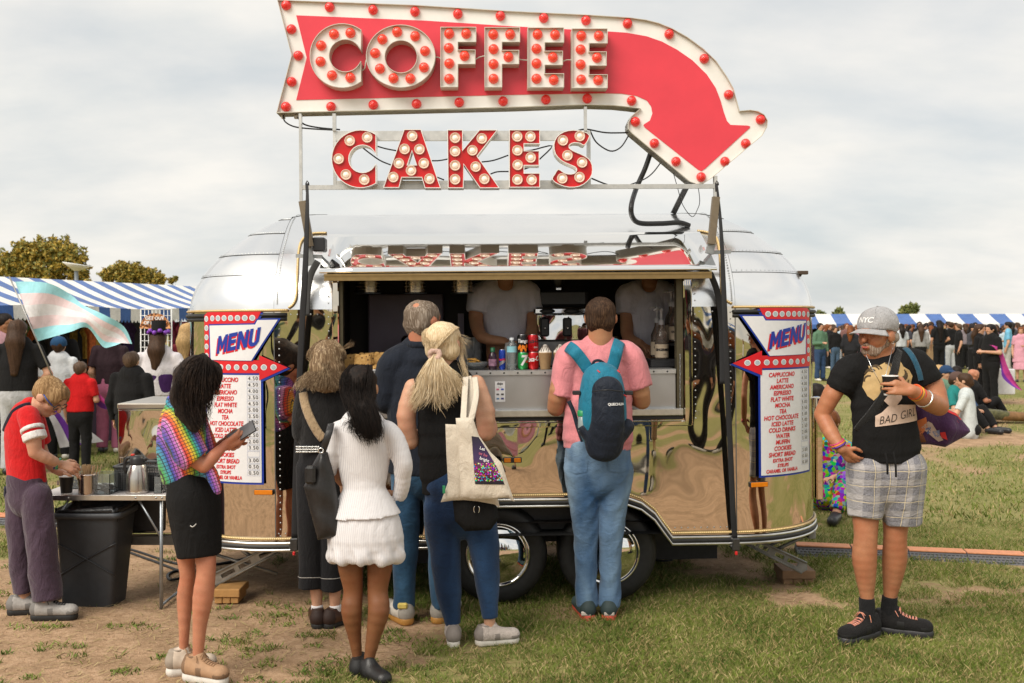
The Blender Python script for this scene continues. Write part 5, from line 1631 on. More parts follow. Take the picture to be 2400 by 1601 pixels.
# ---------------------------------------------------------------- drawbar, storage box, table and what stands on it
db = MB()
a, b = W(277, 1276, 6.32), W(480, 1256, 6.32)
db.box((a.x, 6.30, a.z), (-1.6, 6.38, b.z)); db.build('drawbar', plain('drawbar_paint', (0.12, 0.115, 0.105), 0.5, 0.4), None)
tag(bpy.data.objects['drawbar'], 'dark steel drawbar beam under the mirrored storage box', 'drawbar')
bx0, bx1 = W(277, 1000, 6.36).x, W(470, 1000, 6.36).x
zb0, zb1 = W(300, 1250, 6.36).z, W(300, 958, 6.36).z
sb = empty('storage_box', ((bx0 + bx1) / 2, 6.36, zb0), 'mirror polished steel storage box behind the folding table', 'storage box')
hw = (bx1 - bx0) / 2; hz = zb1 - zb0
M_BOXM = mirror_metal('mirror_steel', (0.72, 0.68, 0.62), 0.03, 0.045, 3.0)
MB().rbox((-hw, 0, 0), (hw, 0.62, hz), 0.004).build('box', M_BOXM, sb)
MB().rbox((-hw - 0.004, -0.012, hz), (hw + 0.004, 0.63, hz + 0.034), 0.006).build('lid', plain('brushed_lid', (0.55, 0.50, 0.43), 0.3, 0.95, 0.06, 8), sb)
MB().rbox((-hw, -0.006, hz - 0.012), (hw, 0.0, hz - 0.002), 0.002).build('lid_seal', M_CHROME, sb)
k = W(277, 1105, 6.36).x
MB().rbox((-hw + 0.01, -0.02, hz * 0.02), (-hw + 0.30, -0.002, hz * 0.30), 0.006).build('vent_panel', M_BLACKP, sb)
# folding table
TY = 5.97; TZ = CAMZ - (1161 - HZ) / FPX * TY
tx0, tx1 = -2.86, -2.075
tb = empty('folding_table', ((tx0 + tx1) / 2, TY, 0), 'low folding camping table with grey top and tubular legs', 'table')
hw = (tx1 - tx0) / 2
M_TUBE = plain('grey_tube', (0.36, 0.39, 0.42), 0.4, 0.8, 0.08)
MB().rbox((-hw, 0.004, TZ - 0.016), (hw, 0.44, TZ), 0.004).build('table_top', plain('table_board', (0.50, 0.46, 0.45), 0.5, 0, 0.06, 12), tb)
for (y0, y1) in ((-0.004, 0.006), (0.44, 0.45)):
 MB().rbox((-hw - 0.002, y0, TZ - 0.032), (hw + 0.002, y1, TZ + 0.002), 0.003).build('edge_rail', M_ALTRIM, tb)
for x in (-hw + 0.05, hw - 0.035):
 for y in (0.02, 0.42):
  MB().tube([(x, y, 0.0), (x, y, TZ - 0.03)], 0.0105, 10).build('leg', M_TUBE, tb)
 MB().tube([(x, 0.02, 0.02), (x, 0.42, 0.02)], 0.009, 8).build('foot_rail', M_TUBE, tb)
 sx = 1 if x < 0 else -1
 MB().tube([(x, 0.02, TZ * 0.62), (x + sx * 0.14, 0.03, TZ - 0.03)], 0.007, 6, flat=((0, 1, 0), 0.5)).build('brace', M_TUBE, tb)
 MB().tube([(x, 0.42, TZ * 0.62), (x + sx * 0.14, 0.41, TZ - 0.03)], 0.007, 6, flat=((0, 1, 0), 0.5)).build('brace', M_TUBE, tb)
for px in (632, 1248, 1437, 1492):
 q = W(px * 0.25505, 1170, TY)
 MB().lathe([(0.007, 0), (0.005, 0.004), (0.0005, 0.005)], 10, M=Matrix.Translation((q.x - (tx0 + tx1) / 2, -0.004, TZ - 0.014)) @ Matrix.Rotation(math.radians(90), 4, 'X')).build('rivet', M_GALV, tb)
TT = TZ + 0.001
def on_table(name, label, cat, u, y, group=None):
 return empty(name, ((u - 1200) / FPX * y, y, TT), label, cat, group)
fl = on_table('vacuum_jug', 'brushed steel vacuum jug with black handle on the folding table', 'jug', 322, 6.06)
MB().lathe([(0.066, 0), (0.069, 0.004), (0.069, 0.02), (0.066, 0.08), (0.060, 0.125), (0.048, 0.165), (0.044, 0.172)], 36).build('jug_body', plain('brushed_jug', (0.60, 0.57, 0.53), 0.25, 1.0, 0.06, 6), fl)
MB().lathe([(0.045, 0.170), (0.045, 0.205), (0.036, 0.225), (0.001, 0.228)], 28).tube([(-0.03, 0, 0.215), (-0.062, 0, 0.21), (-0.078, 0, 0.18), (-0.076, 0, 0.14), (-0.066, 0, 0.115)], 0.010, 8).rbox((0.02, -0.014, 0.19), (0.058, 0.014, 0.214), 0.006).build('lid_and_handle', M_BLACKP, fl)
MB().rbox((-0.038, -0.012, 0.222), (-0.016, 0.012, 0.236), 0.004).build('button', plain('red_button', (0.65, 0.03, 0.015), 0.35), fl)
tn = on_table('stirrer_tin', 'tin can full of wooden coffee stirrers on the folding table', 'tin', 206, 6.02)
MB().lathe([(0.053, 0), (0.055, 0.003)] + [(0.0545 + 0.0014 * (i % 2), 0.008 + 0.0055 * i) for i in range(20)] + [(0.056, 0.122), (0.052, 0.123), (0.051, 0.01), (0.001, 0.008)], 32).build('tin', plain('tin_plate', (0.55, 0.47, 0.42), 0.22, 1.0, 0.08), tn)
ws = plain('birch_stirrer', (0.62, 0.43, 0.24), 0.7, 0, 0.1, 20)
rr = random.Random(8)
stick_me = MB().rbox((-0.0032, -0.0009, 0), (0.0032, 0.0009, 0.155), 0.0008).mesh('stirrer'); stick_me.materials.append(ws)
for i in range(46):
 a = rr.uniform(0, 6.28); d = 0.042 * math.sqrt(rr.random())
 link('stirrer', stick_me, None, tn, (d * math.cos(a), d * math.sin(a), 0.012 + rr.uniform(0, 0.012)), rot=(rr.uniform(-0.14, 0.14) - 0.2 * d / 0.042 * math.sin(a), rr.uniform(-0.1, 0.1) + 0.28 * d / 0.042 * math.cos(a), rr.uniform(0, 3.1)))
bc = on_table('black_cup', 'black paper cup with a tea tag, under the boy\'s hands', 'cup', 156, 6.0)
MB().lathe([(0.030, 0.0), (0.031, 0.003), (0.042, 0.106), (0.0435, 0.108), (0.041, 0.110), (0.039, 0.104), (0.029, 0.01), (0.001, 0.009)], 28).build('cup', plain('black_card', (0.014, 0.013, 0.013), 0.6), bc)
MB().lathe([(0.0315, -0.0005), (0.0325, 0.010)], 28).build('white_base', plain('white_card', (0.72, 0.70, 0.67), 0.6), bc)
MB().lathe([(0.0437, 0.107), (0.0425, 0.1115)], 28).build('white_rim', plain('white_card', (0.72, 0.70, 0.67), 0.6), bc)
MB().box((-0.038, -0.043, 0.062), (-0.026, -0.041, 0.09)).tube([(-0.032, -0.042, 0.09), (-0.034, -0.038, 0.108)], 0.0008, 4).build('tea_tag', plain('tea_tag', (0.7, 0.62, 0.55), 0.6), bc)
def acrylic_box(label, u0, u1, y, h, seed, dark):
 c = (u0 + u1) / 2
 g = on_table('sachet_box', label, 'box', c, y, 'clear boxes of sachets on the folding table')
 w = (u1 - u0) / FPX * y / 2
 b = MB(); d = 0.07
 for lo, hi in (((-w, -d, 0), (w, -d + 0.003, h)), ((-w, d - 0.003, 0), (w, d, h)), ((-w, -d, 0), (-w + 0.003, d, h)), ((w - 0.003, -d, 0), (w, d, h)), ((-w, -d, 0), (w, d, 0.003))):
  b.box(lo, hi)
 b.build('clear_tray', M_ACR, g)
 r_ = random.Random(seed); sm_ = [plain('sachet_white', (0.55, 0.53, 0.50), 0.5), plain('sachet_dark', (0.05, 0.04, 0.035), 0.5), plain('sachet_brown', (0.30, 0.17, 0.07), 0.5)]
 me_s = [MB().rbox((-0.028, -0.008, -0.003), (0.028, 0.008, 0.003), 0.002).mesh('sachet') for _ in sm_]
 for m_, k_ in zip(me_s, sm_): m_.materials.append(k_)
 for i in range(26):
  link('sachet', me_s[r_.choice(dark)], None, g, (r_.uniform(-w + 0.032, w - 0.032) if w > 0.034 else 0, r_.uniform(-d + 0.012, d - 0.012), 0.008 + 0.0016 * i), rot=(r_.uniform(-0.3, 0.3), r_.uniform(-0.3, 0.3), r_.uniform(-0.7, 0.7)))
acrylic_box('clear box of black and white sachets right of the stirrer tin', 228, 268, 6.06, 0.122, 1, (0, 1, 1))
acrylic_box('clear box of brown sachets behind the black cup', 172, 206, 6.26, 0.115, 2, (2, 1, 2))
acrylic_box('small clear box at the right end of the folding table', 370, 388, 6.1, 0.10, 3, (0, 0, 0))
def basket(label, u0, u1, y, h, dep):
 g = on_table('plastic_basket', label, 'basket', (u0 + u1) / 2, y, 'grey baskets on the folding table')
 w = (u1 - u0) / FPX * y / 2
 m_ = plain('grey_basket_plastic', (0.10, 0.105, 0.11), 0.45, 0, 0.1)
 MB().rbox((-w - 0.008, -0.008, h - 0.014), (w + 0.008, 0.006, h), 0.003).rbox((-w - 0.008, dep - 0.006, h - 0.014), (w + 0.008, dep + 0.008, h), 0.003).rbox((-w - 0.009, -0.008, h - 0.0135), (-w + 0.005, dep + 0.008, h - 0.0005), 0.003).rbox((w - 0.005, -0.008, h - 0.0135), (w + 0.009, dep + 0.008, h - 0.0005), 0.003).build('rim', m_, g)
 b = MB(); n = int(2 * w / 0.014)
 for side in (0.0, dep - 0.003):
  for i in range(n + 1):
   x = -w + 2 * w * i / n
   b.box((x - 0.0022, side, 0.004), (x + 0.0022, side + 0.003, h - 0.012))
  for z in np.arange(0.012, h - 0.02, 0.014):
   b.box((-w, side + 0.0005, z), (w, side + 0.0035, z + 0.004))
 for sx in (-w, w - 0.003):
  for i in range(int(dep / 0.014)):
   b.box((sx, 0.006 + i * 0.014, 0.004), (sx + 0.003, 0.010 + i * 0.014, h - 0.012))
  for z in np.arange(0.012, h - 0.02, 0.014):
   b.box((sx + 0.0005, 0.004, z), (sx + 0.0035, dep - 0.004, z + 0.004))
 b.box((-w, 0, 0), (w, dep, 0.004)); b.build('lattice', m_, g)
 MB().rbox((-w + 0.01, 0.012, 0.006), (w - 0.01, dep - 0.012, h * 0.72), 0.01).build('lid_stack', plain('black_lids', (0.02, 0.02, 0.02), 0.4), g)
basket('grey lattice basket behind the vacuum jug', 268, 384, 6.12, 0.155, 0.24)
# bin
BY = 5.96
bn = empty('waste_bin', ((200 - 1200) / FPX * BY, BY, 0), 'tall charcoal plastic bin with black liner under the folding table', 'bin')
hb = CAMZ - (1205 - HZ) / FPX * BY
wt_, wb_ = 150 / FPX * BY / 2, 122 / FPX * BY / 2
def rrect(w, d, r, n=5):
 out = []
 for cx, cy, a0 in ((w - r, d - r, 0), (-w + r, d - r, 90), (-w + r, -d + r, 180), (w - r, -d + r, 270)):
  out += [(cx + r * math.cos(math.radians(a0 + 90 * i / n)), cy + r * math.sin(math.radians(a0 + 90 * i / n))) for i in range(n + 1)]
 return out
def loft(rings):
 mb = MB(); v = []; n = len(rings[0])
 for ring in rings: v += ring
 f = [(i * n + k, i * n + (k + 1) % n, (i + 1) * n + (k + 1) % n, (i + 1) * n + k) for i in range(len(rings) - 1) for k in range(n)]
 return mb.add(v, f, True)
dp, dy = 0.15, 0.16
rings = []
for z, k in ((0.0, 0.0), (0.01, 0.02), (hb * 0.5, 0.5), (hb - 0.03, 0.95)):
 w = wb_ + (wt_ - wb_) * k; rings.append([(x - 0.012 * (1 - k), y + dy, z) for x, y in rrect(w, 0.12 + 0.035 * k, 0.035)])
lo_ = loft(rings); lo_.add(rings[0], [tuple(range(len(rings[0])))])
lo_.build('bin_body', plain('charcoal_plastic', (0.030, 0.033, 0.038), 0.5, 0, 0.12, 25), bn)
rm_ = [[(x, y + dy, hb + dz) for x, y in rrect(wt_ + o_, 0.155 + o_, 0.04)] for dz, o_ in ((-0.03, 0.0), (-0.03, 0.014), (0.0, 0.014), (0.004, 0.006), (-0.004, -0.006), (-0.06, -0.01))]
loft(rm_).build('bin_rim', plain('bin_rim_grey', (0.055, 0.06, 0.068), 0.45), bn)
r_ = np.random.RandomState(5)
base = rrect(wt_ + 0.004, 0.155, 0.04, 10)
ln = []
for j, (dz, o_) in enumerate(((-0.05, -0.016), (0.006, 0.0), (0.030, 0.006), (0.018, -0.012), (-0.06, -0.02))):
 ln.append([(x * (1 + o_ * 3) + r_.normal() * 0.003, y * (1 + o_ * 3) + dy + r_.normal() * 0.003, hb + dz + r_.normal() * 0.006) for x, y in base])
loft(ln).build('bin_liner', plain('black_bin_bag', (0.008, 0.008, 0.009), 0.3, 0, 0.2, 30, 0.6, 60), bn)
bg = MB()
for a, b in (((-1, 0.40), (1, 0.20)), ((-1, 0.20), (1, 0.40))):
 pts = []
 for i in range(9):
  t_ = i / 8; z = a[1] + (b[1] - a[1]) * t_ + 0.0; k = z * 0.577 / hb
  w = wb_ + (wt_ - wb_) * z / hb
  x = (-1 + 2 * t_) * w
  pts.append((x, dy - (0.12 + 0.035 * z / hb) - 0.004, z))
 bg.tube(pts, 0.0045, 6)
bg.build('bungee_cord', M_BLACKP, bn)
# timber blocks under the stabilisers
M_PINE = plain('pine_block', (0.42, 0.22, 0.07), 0.75, 0, 0.2, 14, 0.4, 60)
M_PINE2 = plain('dark_pine_block', (0.24, 0.14, 0.075), 0.8, 0, 0.2, 14, 0.4, 60)
def blocks(label, u0, u1, v0, v1, vm, m1, m2):
 Y = ground_Y(v1); a = W(u0, v1, Y); b = W(u1, v0, Y); zm = W(u0, vm, Y).z
 g = empty('timber_block', ((a.x + b.x) / 2, Y, 0), label, 'timber block', 'timber blocks under the stabiliser legs'); w = (b.x - a.x) / 2
 MB().rbox((-w, 0, zm + 0.001), (w, 0.22, b.z), 0.004).build('upper_plank', m1, g)
 n = 3
 for i in range(n):
  x0 = -w * 0.92 + 1.84 * w * i / n
  MB().rbox((x0, 0.01, 0.0), (x0 + 1.84 * w / n - 0.003, 0.2, zm - 0.001), 0.004).build('lower_plank', m2, g)
blocks('golden timber blocks under the left stabiliser leg', 499, 561, 1382, 1416, 1401, M_PINE, M_PINE)
blocks('brown timber block under the right stabiliser leg', 1834, 1912, 1338, 1372, 1358, M_PINE2, M_PINE2)
# cables on the ground
def gcable(name, label, px, r=0.009):
 P = [W(u, v, ground_Y(v)) for u, v in px]
 P = [Vector((p[0], p[1], r + max(0, ground_z(p[0], p[1])))) for p in catmull([tuple(q) for q in P], 8)]
 return tag(MB().tube(P, r, 8).build(name, M_CABLE), label, 'cable', 'black cables on the ground')
gcable('power_cable', 'black cable running on the ground from the table towards the left stabiliser', [(270, 1280), (330, 1298), (400, 1322), (470, 1330), (560, 1320), (640, 1296)])
gcable('power_cable', 'second black cable lying just above the first on the ground', [(275, 1287), (335, 1310), (410, 1338), (440, 1352), (400, 1362), (395, 1348), (430, 1340), (500, 1345)])
for k, (cu, cv) in enumerate(((1520, 1282), (1560, 1290), (1602, 1284))):
 gcable('power_cable', ('left', 'middle', 'right')[k] + ' loop of coiled black cable on the ground behind the right wheel', [(cu + 32 * math.cos(a), cv + 11 * math.sin(a) + 2 * a) for a in [i * 0.5 for i in range(22)]], 0.007)
# cable ramps
def ramp(label, p0, p1, n, wid=0.30):
 p0 = Vector(p0); p1 = Vector(p1); d = p1 - p0; L = d.length / n; ang = math.atan2(d.y, d.x)
 g = empty('cable_ramp', mw=Matrix.Translation(p0) @ Matrix.Rotation(ang, 4, 'Z'), label=label, cat='cable ramp')
 lid = plain('orange_lid', (0.62, 0.26, 0.13), 0.7, 0, 0.15, 30, 0.6, 120); gy = plain('grey_ramp_rubber', (0.12, 0.12, 0.13), 0.7, 0, 0.15)
 for i in range(n):
  x0, x1 = i * L + 0.003, (i + 1) * L - 0.003
  sg = MB().prism([(0, 0), (wid * 0.36, 0.055), (wid * 0.64, 0.055), (wid, 0)], x0, x1, f=lambda p, q: Vector((q, p[0], p[1]))).build('ramp_segment', gy, g)
  MB().rbox((x0 + 0.002, wid * 0.30, 0.052), (x1 - 0.002, wid * 0.70, 0.064), 0.003).build('lid', lid, sg)
  st = MB(); nn = int(L / 0.028)
  for a in range(nn):
   for b in range(3):
    x = x0 + 0.018 + a * 0.028 + 0.014 * (b % 2); s = 0.06 + 0.085 * b
    q = Vector((x, wid * s + 0.006, 0.055 * s / 0.36 + 0.002))
    st.box((q.x - 0.009, q.y - 0.005, q.z - 0.004), (q.x + 0.009, q.y + 0.009, q.z + 0.005))
  st.build('tread_studs', plain('dark_tread', (0.07, 0.07, 0.075), 0.6), sg, kind='stuff')
ramp('orange topped grey cable ramp crossing the grass at right', W(1868, 1303, ground_Y(1303)) - Vector((0, 0, 0.002)), W(2560, 1334, ground_Y(1334)), 5)
ramp('orange topped cable ramp at the left edge behind the boy', W(-180, 1225, ground_Y(1225)), W(120, 1240, ground_Y(1240)), 2, 0.36)
# ---------------------------------------------------------------- people
class Fig:
 """one person: traced in photo pixels at its own distance Y; dy moves a joint away from (+) or towards (-) the camera"""
 def __init__(s, label, u, Y, group=None, name='person', cat='person'):
  s.Y = Y; s.base = Vector(((u - 1200) / FPX * Y, Y, 0))
  s.e = empty(name, s.base, label, cat, group)
  s.m = Y / FPX
 def P(s, u, v, dy=0.0):
  return W(u, v, s.Y + dy) - s.base
 def L(s, *pts):
  return [s.P(*p) for p in pts]
 def R(s, *px):
  return [p * s.m for p in px]
 def limb(s, sdf, pts, rads, **k):
  P = [tuple(p) + (r * 0.935,) for p, r in zip(s.L(*pts), s.R(*rads))]
  if len(P) > 2: P = catmull(P, 3)
  k.setdefault('k', 0.004); sdf.chain([p[:3] for p in P], [p[3] for p in P], **k); return sdf
 def path(s, *pts, n=5):
  return [Vector(p) for p in catmull([tuple(q) for q in s.L(*pts)], n)]
def unit(v): return Vector(v).normalized()
def head(sd, c, f, u, k=1.0, neck=None, male=True, nr=0.055):
 """skull, face, ears and neck; f face direction, u up; k scale"""
 c = Vector(c); f = unit(f); u = Vector(u); u = (u - f * u.dot(f)).normalized(); s_ = f.cross(u)
 q = lambda a, b, d: tuple(c + f * (a * k) + s_ * (b * k) + u * (d * k))
 sd.cap(q(-0.028, 0, 0.022), q(0.018, 0, 0.026), 0.076 * k, 0.070 * k, k=0.02)
 sd.ball(q(0.038, 0, 0.030), 0.054 * k, k=0.02)
 sd.cap(q(0.030, 0, -0.03), q(0.052, 0, -0.078), 0.050 * k, 0.030 * k, k=0.025)
 for b in (-1, 1):
  sd.ball(q(0.050, b * 0.032, -0.022), 0.030 * k, k=0.02)
  sd.cap(q(0.01, b * 0.045, -0.045), q(0.045, b * 0.02, -0.082), 0.022 * k, 0.02 * k, k=0.02)
  sd.cap(q(0.076, b * 0.014, 0.026), q(0.066, b * 0.046, 0.024), 0.011 * k, 0.010 * k, k=0.012)
  sd.ball(q(-0.004, b * 0.078, -0.006), 0.028 * k, tuple(s_), 0.40, k=0.008)
  sd.ball(q(0.082, b * 0.028, 0.006), 0.010 * k, op='s', k=0.012)
 sd.cap(q(0.086, 0, 0.012), q(0.104, 0, -0.020), 0.0085 * k, 0.0135 * k, k=0.010)
 sd.cap(q(0.090, -0.016, -0.050), q(0.090, 0.016, -0.050), 0.007 * k, k=0.006)
 sd.cap(q(0.087, -0.013, -0.060), q(0.087, 0.013, -0.060), 0.007 * k, k=0.006)
 if neck is not None:
  sd.cap(q(-0.022, 0, -0.05), tuple(neck), nr * k, nr * 1.15 * k, k=0.03)
 return lambda a, b, d: Vector(q(a, b, d))
def hand(sd, wrist, d, n, k=1.0, curl=0.5, side=1, spread=0.12, fk=0.009):
 """palm and five bent fingers; d finger direction, n back-of-hand normal, side +1/-1 thumb side"""
 w = Vector(wrist); d = unit(d); n = Vector(n); n = (n - d * n.dot(d)).normalized(); a = d.cross(n) * side
 q = lambda x, y, z: w + d * (x * k) + a * (y * k) + n * (z * k)
 sd.cap(tuple(q(0.02, 0.012, 0)), tuple(q(0.085, 0.020, 0)), 0.020 * k, 0.017 * k, tuple(n), 0.7, k=0.012)
 sd.cap(tuple(q(0.02, -0.012, 0)), tuple(q(0.08, -0.024, 0)), 0.020 * k, 0.017 * k, tuple(n), 0.7, k=0.012)
 for i, (y, L) in enumerate(((0.030, 0.068), (0.010, 0.078), (-0.011, 0.072), (-0.030, 0.056))):
  p = q(0.085 - 0.006 * abs(i - 1), y, 0); ang = 0.0
  dirv = (d + a * (spread * (1.5 - i) * 0.35)).normalized()
  pts = [p]
  for seg, c in ((0.45, 0.55), (0.30, 0.8), (0.25, 0.6)):
   ang += curl * c
   pts.append(pts[-1] + (dirv * math.cos(ang) - n * math.sin(ang)) * (L * seg * k))
  sd.chain([tuple(x) for x in pts], [fk * k, fk * 0.95 * k, fk * 0.88 * k, fk * 0.75 * k], k=0.004)
 t0 = q(0.03, 0.024, -0.008); t1 = t0 + (d * 0.55 + a * 0.75 - n * 0.25).normalized() * 0.035 * k
 t2 = t1 + (d * 0.9 + a * 0.25 - n * 0.55 * curl).normalized() * 0.030 * k; t3 = t2 + (d * 0.95 - n * 0.6 * curl).normalized() * 0.022 * k
 sd.chain([tuple(x) for x in (t0, t1, t2, t3)], [0.013 * k, 0.011 * k, 0.0095 * k, 0.008 * k], k=0.008)
def strands(guides, n, spread, r0, seed=1, wave=0.0, nseg=10, taper=0.25, sides=3):
 """tufts of hair interpolated between guide curves"""
 r = np.random.RandomState(seed)
 G = []
 for g in guides:
  c = np.array(catmull([tuple(p) for p in g], 6)); t = np.linspace(0, len(c) - 1, nseg)
  G.append(np.stack([np.interp(t, np.arange(len(c)), c[:, a]) for a in range(3)], 1))
 G = np.array(G); mb = MB(); m = len(G); n = int(n * 4.5); r0 *= 0.36 if r0 > 0.002 else 0.7; spread *= 1.35
 for i in range(n):
  x = r.uniform(0, m - 1.001) if m > 1 else 0; j = int(x); f = x - j
  c = G[j] * (1 - f) + G[min(j + 1, m - 1)] * f
  off = r.normal(size=3) * spread; tt = np.linspace(0, 1, nseg)[:, None]
  L = r.uniform(0.8, 1.05)
  c = c[0] + (c - c[0]) * L + off * (0.35 + 0.65 * tt)
  if wave: c = c + np.sin(tt * r.uniform(5, 9) + r.uniform(0, 6)) * r.normal(size=3) * wave * tt
  rr = r0 * r.uniform(0.6, 1.2) * (1 - (1 - taper) * np.linspace(0, 1, nseg) ** 1.5)
  mb.tube([Vector(p) for p in c], list(rr), sides, caps=False)
 return mb
def add_mesh(mb, me):
 """pour a mesh into a builder"""
 mb.add([v.co[:] for v in me.vertices], [p.vertices[:] for p in me.polygons], True); return mb
def shoe(fig, heel, toe, w, mats, h=0.085, sole=0.028, chunky=1.0, lace=None, name='shoe'):
 """shoe between heel and toe ground points (local metres)"""
 a = Vector(heel); b = Vector(toe); d = b - a; L = d.length; d.normalize(); s_ = Vector((-d.y, d.x, 0)).normalized(); up = Vector((0, 0, 1))
 g = lambda x, y, z: tuple(a + d * (x * L) + s_ * y + up * z)
 sd = SDF(0.006, 0.02)
 sd.cap(g(0.14, 0, sole + h * 0.42), g(0.42, 0, sole + h * 0.40), w * 0.40, w * 0.44, k=0.03)
 sd.cap(g(0.42, 0, sole + h * 0.36), g(0.84, 0, sole + h * 0.18), w * 0.44, w * 0.42, (0, 0, 1), 0.72, k=0.03)
 sd.cap(g(0.13, 0, sole + h * 0.5), g(0.16, 0, sole + h * 1.0), w * 0.40, w * 0.36, k=0.02, cut=True)
 sd.cap(g(0.2, 0, sole + h * 0.5), g(0.36, 0, sole + h * 0.98), w * 0.40, w * 0.34, k=0.02)
 zb = a.z
 sd.cap(g(0.12, 0, sole + 0.012), g(0.86, 0, sole + 0.010), w * 0.40, w * 0.40, k=0.03)
 o = sd.build(name, mats[0], fig.e, smooth=1, clamp=(zb + sole * 0.9, 9))
 ss = SDF(0.006, 0.012)
 ss.cap(g(0.12, 0, sole * 0.5), g(0.45, 0, sole * 0.5), w * 0.43 * chunky, w * 0.41 * chunky, k=0.01)
 ss.cap(g(0.45, 0, sole * 0.5), g(0.86, 0, sole * 0.5), w * 0.41 * chunky, w * 0.44 * chunky, k=0.01)
 q = ss.build('sole', mats[1], o, clamp=(zb - 0.004, zb + sole))
 if len(mats) < 3: mats = mats + (plain(mats[0].name + '_trim', tuple(c_ * 0.6 for c_ in list(mats[0].node_tree.nodes['Color Ramp'].color_ramp.elements[0].color)[:3]), 0.7),)
 o.data.materials.append(mats[2])
 for p_ in o.data.polygons:
  r_ = p_.center - a; x_ = r_.dot(d) / L
  if x_ < 0.13 or (0.40 < x_ < 0.52 and r_.z < sole + h * 0.5) or (x_ > 0.8 and r_.z < sole + h * 0.22): p_.material_index = 1
 ring = [Vector(g(0.235 + 0.135 * math.cos(t0), w * 0.31 * math.sin(t0), sole + h * (1.0 + 0.02 * math.cos(t0)))) for t0 in [k_ * math.pi / 10 for k_ in range(21)]]
 MB().tube(ring, 0.006, 6, caps=False).build('collar', mats[2], o)
 if lace is not None:
  mb = MB(); bv = BVHTree.FromPolygons([v.co[:] for v in o.data.vertices], [p.vertices[:] for p in o.data.polygons])
  def top(x, y):
   q_ = Vector(g(x, y, 0.5)); h_ = bv.ray_cast(q_, Vector((0, 0, -1))); return (h_[0] if h_[0] is not None else Vector(g(x, y, sole + h * 0.6))) + Vector((0, 0, 0.002))
  for i in range(6):
   x = 0.42 + 0.055 * i
   for sg in (-1, 1): mb.tube([top(x + (0.02 + 0.02 * j_ / 3), sg * w * 0.24 * (1 - 2 * j_ / 4)) for j_ in range(5)], 0.0028, 5)
  mb.tube([g(0.38, 0, sole + h * 1.02), g(0.36, w * 0.35, sole + h * 1.1), g(0.42, w * 0.55, sole + h * 0.75)], 0.0024, 5).tube([g(0.38, 0, sole + h * 1.02), g(0.37, -w * 0.35, sole + h * 1.12), g(0.43, -w * 0.5, sole + h * 0.8)], 0.0024, 5)
  mb.build('laces', lace, o)
 return o
def ribbon(fig, path, w, mat, name, nrm=(0, 1, 0), thick=0.12, sides=8, parent=None):
 return MB().tube(path, w / 2, sides, flat=(nrm, thick)).build(name, mat, parent or fig.e)
def on_surface(fig, me, target, name, mat, off=0.003, axis=(0, 1, 0)):
 wrap_print(me, target.data, axis, off); return link(name, me, mat, fig.e)

SK_TAN = skin('tanned_skin', (0.44, 0.20, 0.105)); SK_FAIR = skin('fair_skin', (0.56, 0.33, 0.22)); SK_MID = skin('olive_skin', (0.46, 0.245, 0.135))
SK_RUDDY = skin('ruddy_skin', (0.50, 0.225, 0.135)); SK_TIGHT = skin('brown_tights', (0.20, 0.085, 0.035), 0.55)
BLACK_C = cloth('black_cotton', (0.008, 0.0078, 0.008), sheen=0.0);
M_SOLEW = plain('white_rubber', (0.68, 0.64, 0.58), 0.6); M_SOLEB = plain('black_sole', (0.015, 0.015, 0.015), 0.6)

# ---- man in cap holding a cup, at the right
A = Fig('man in grey cap and black printed shirt drinking from a black cup', 2060, 5.42)
b = SDF(0.0065, 0.02)
fdir = (-0.80, -0.58, -0.04)
hq = head(b, tuple(A.P(2055, 786, -0.01)), fdir, (0.03, 0.0, 1), 1.12, tuple(A.P(2062, 846, 0.02)), nr=0.062)
A.limb(b, [(2060, 870, 0.02), (2072, 960, 0.0), (2078, 1060, 0.01)], [62, 66, 62], fl=(0, 1, 0), f=0.62, k=0.04)
A.limb(b, [(1985, 868, 0.0), (1950, 925, 0.0), (1926, 972, 0.03)], [26, 23, 19])
A.limb(b, [(1926, 972, 0.03), (1948, 1015, -0.03), (1972, 1052, -0.09)], [19, 19, 13])
hand(b, tuple(A.P(1971, 1050, -0.09)), (0.72, 0.05, -0.70), (-0.6, -0.75, -0.3), 0.95, 0.5, -1)
A.limb(b, [(2150, 850, 0.0), (2185, 905, -0.02), (2200, 952, -0.06)], [30, 28, 24])
A.limb(b, [(2200, 952, -0.06), (2170, 937, -0.16), (2137, 915, -0.25)], [24, 23, 14])
hand(b, tuple(A.P(2138, 915, -0.25)), (-0.97, -0.10, 0.20), (0.05, -0.95, 0.28), 1.05, 0.55, 1, 0.10, 0.0095)
A.limb(b, [(2034, 1110, 0), (2029, 1200, 0.0), (2029, 1255, -0.01), (2026, 1305, 0.0), (2029, 1355, 0.01), (2032, 1405, 0.015), (2034, 1468, 0.015)], [38, 33, 28, 30, 24, 16, 15])
A.limb(b, [(2108, 1110, 0.02), (2101, 1205, 0.03), (2098, 1257, 0.03), (2097, 1308, 0.06), (2092, 1355, 0.08), (2086, 1400, 0.09), (2082, 1455, 0.10)], [45, 34, 28, 30, 24, 16, 15])
b.build('body', SK_TAN, A.e, smooth=2)
t = SDF(0.009, 0.03)
A.limb(t, [(2062, 862, 0.02), (2068, 900, 0.0), (2074, 980, -0.02), (2076, 1070, -0.005)], [60, 73, 75, 84], fl=(0, 1, 0), f=0.66, k=0.03, cut=True)
A.limb(t, [(2010, 862, 0.02), (1985, 872, 0.0), (1963, 918, 0.0)], [34, 36, 33], cut=True, k=0.03)
A.limb(t, [(2110, 850, 0.02), (2148, 858, 0.0), (2176, 902, -0.02)], [36, 38, 37], cut=True, k=0.03)
A.limb(t, [(2060, 838, 0.02), (2060, 880, 0.02)], [30, 50], k=0.03)
shirt = t.build('t_shirt', BLACK_C, A.e, folds(0.007, 13, 4))
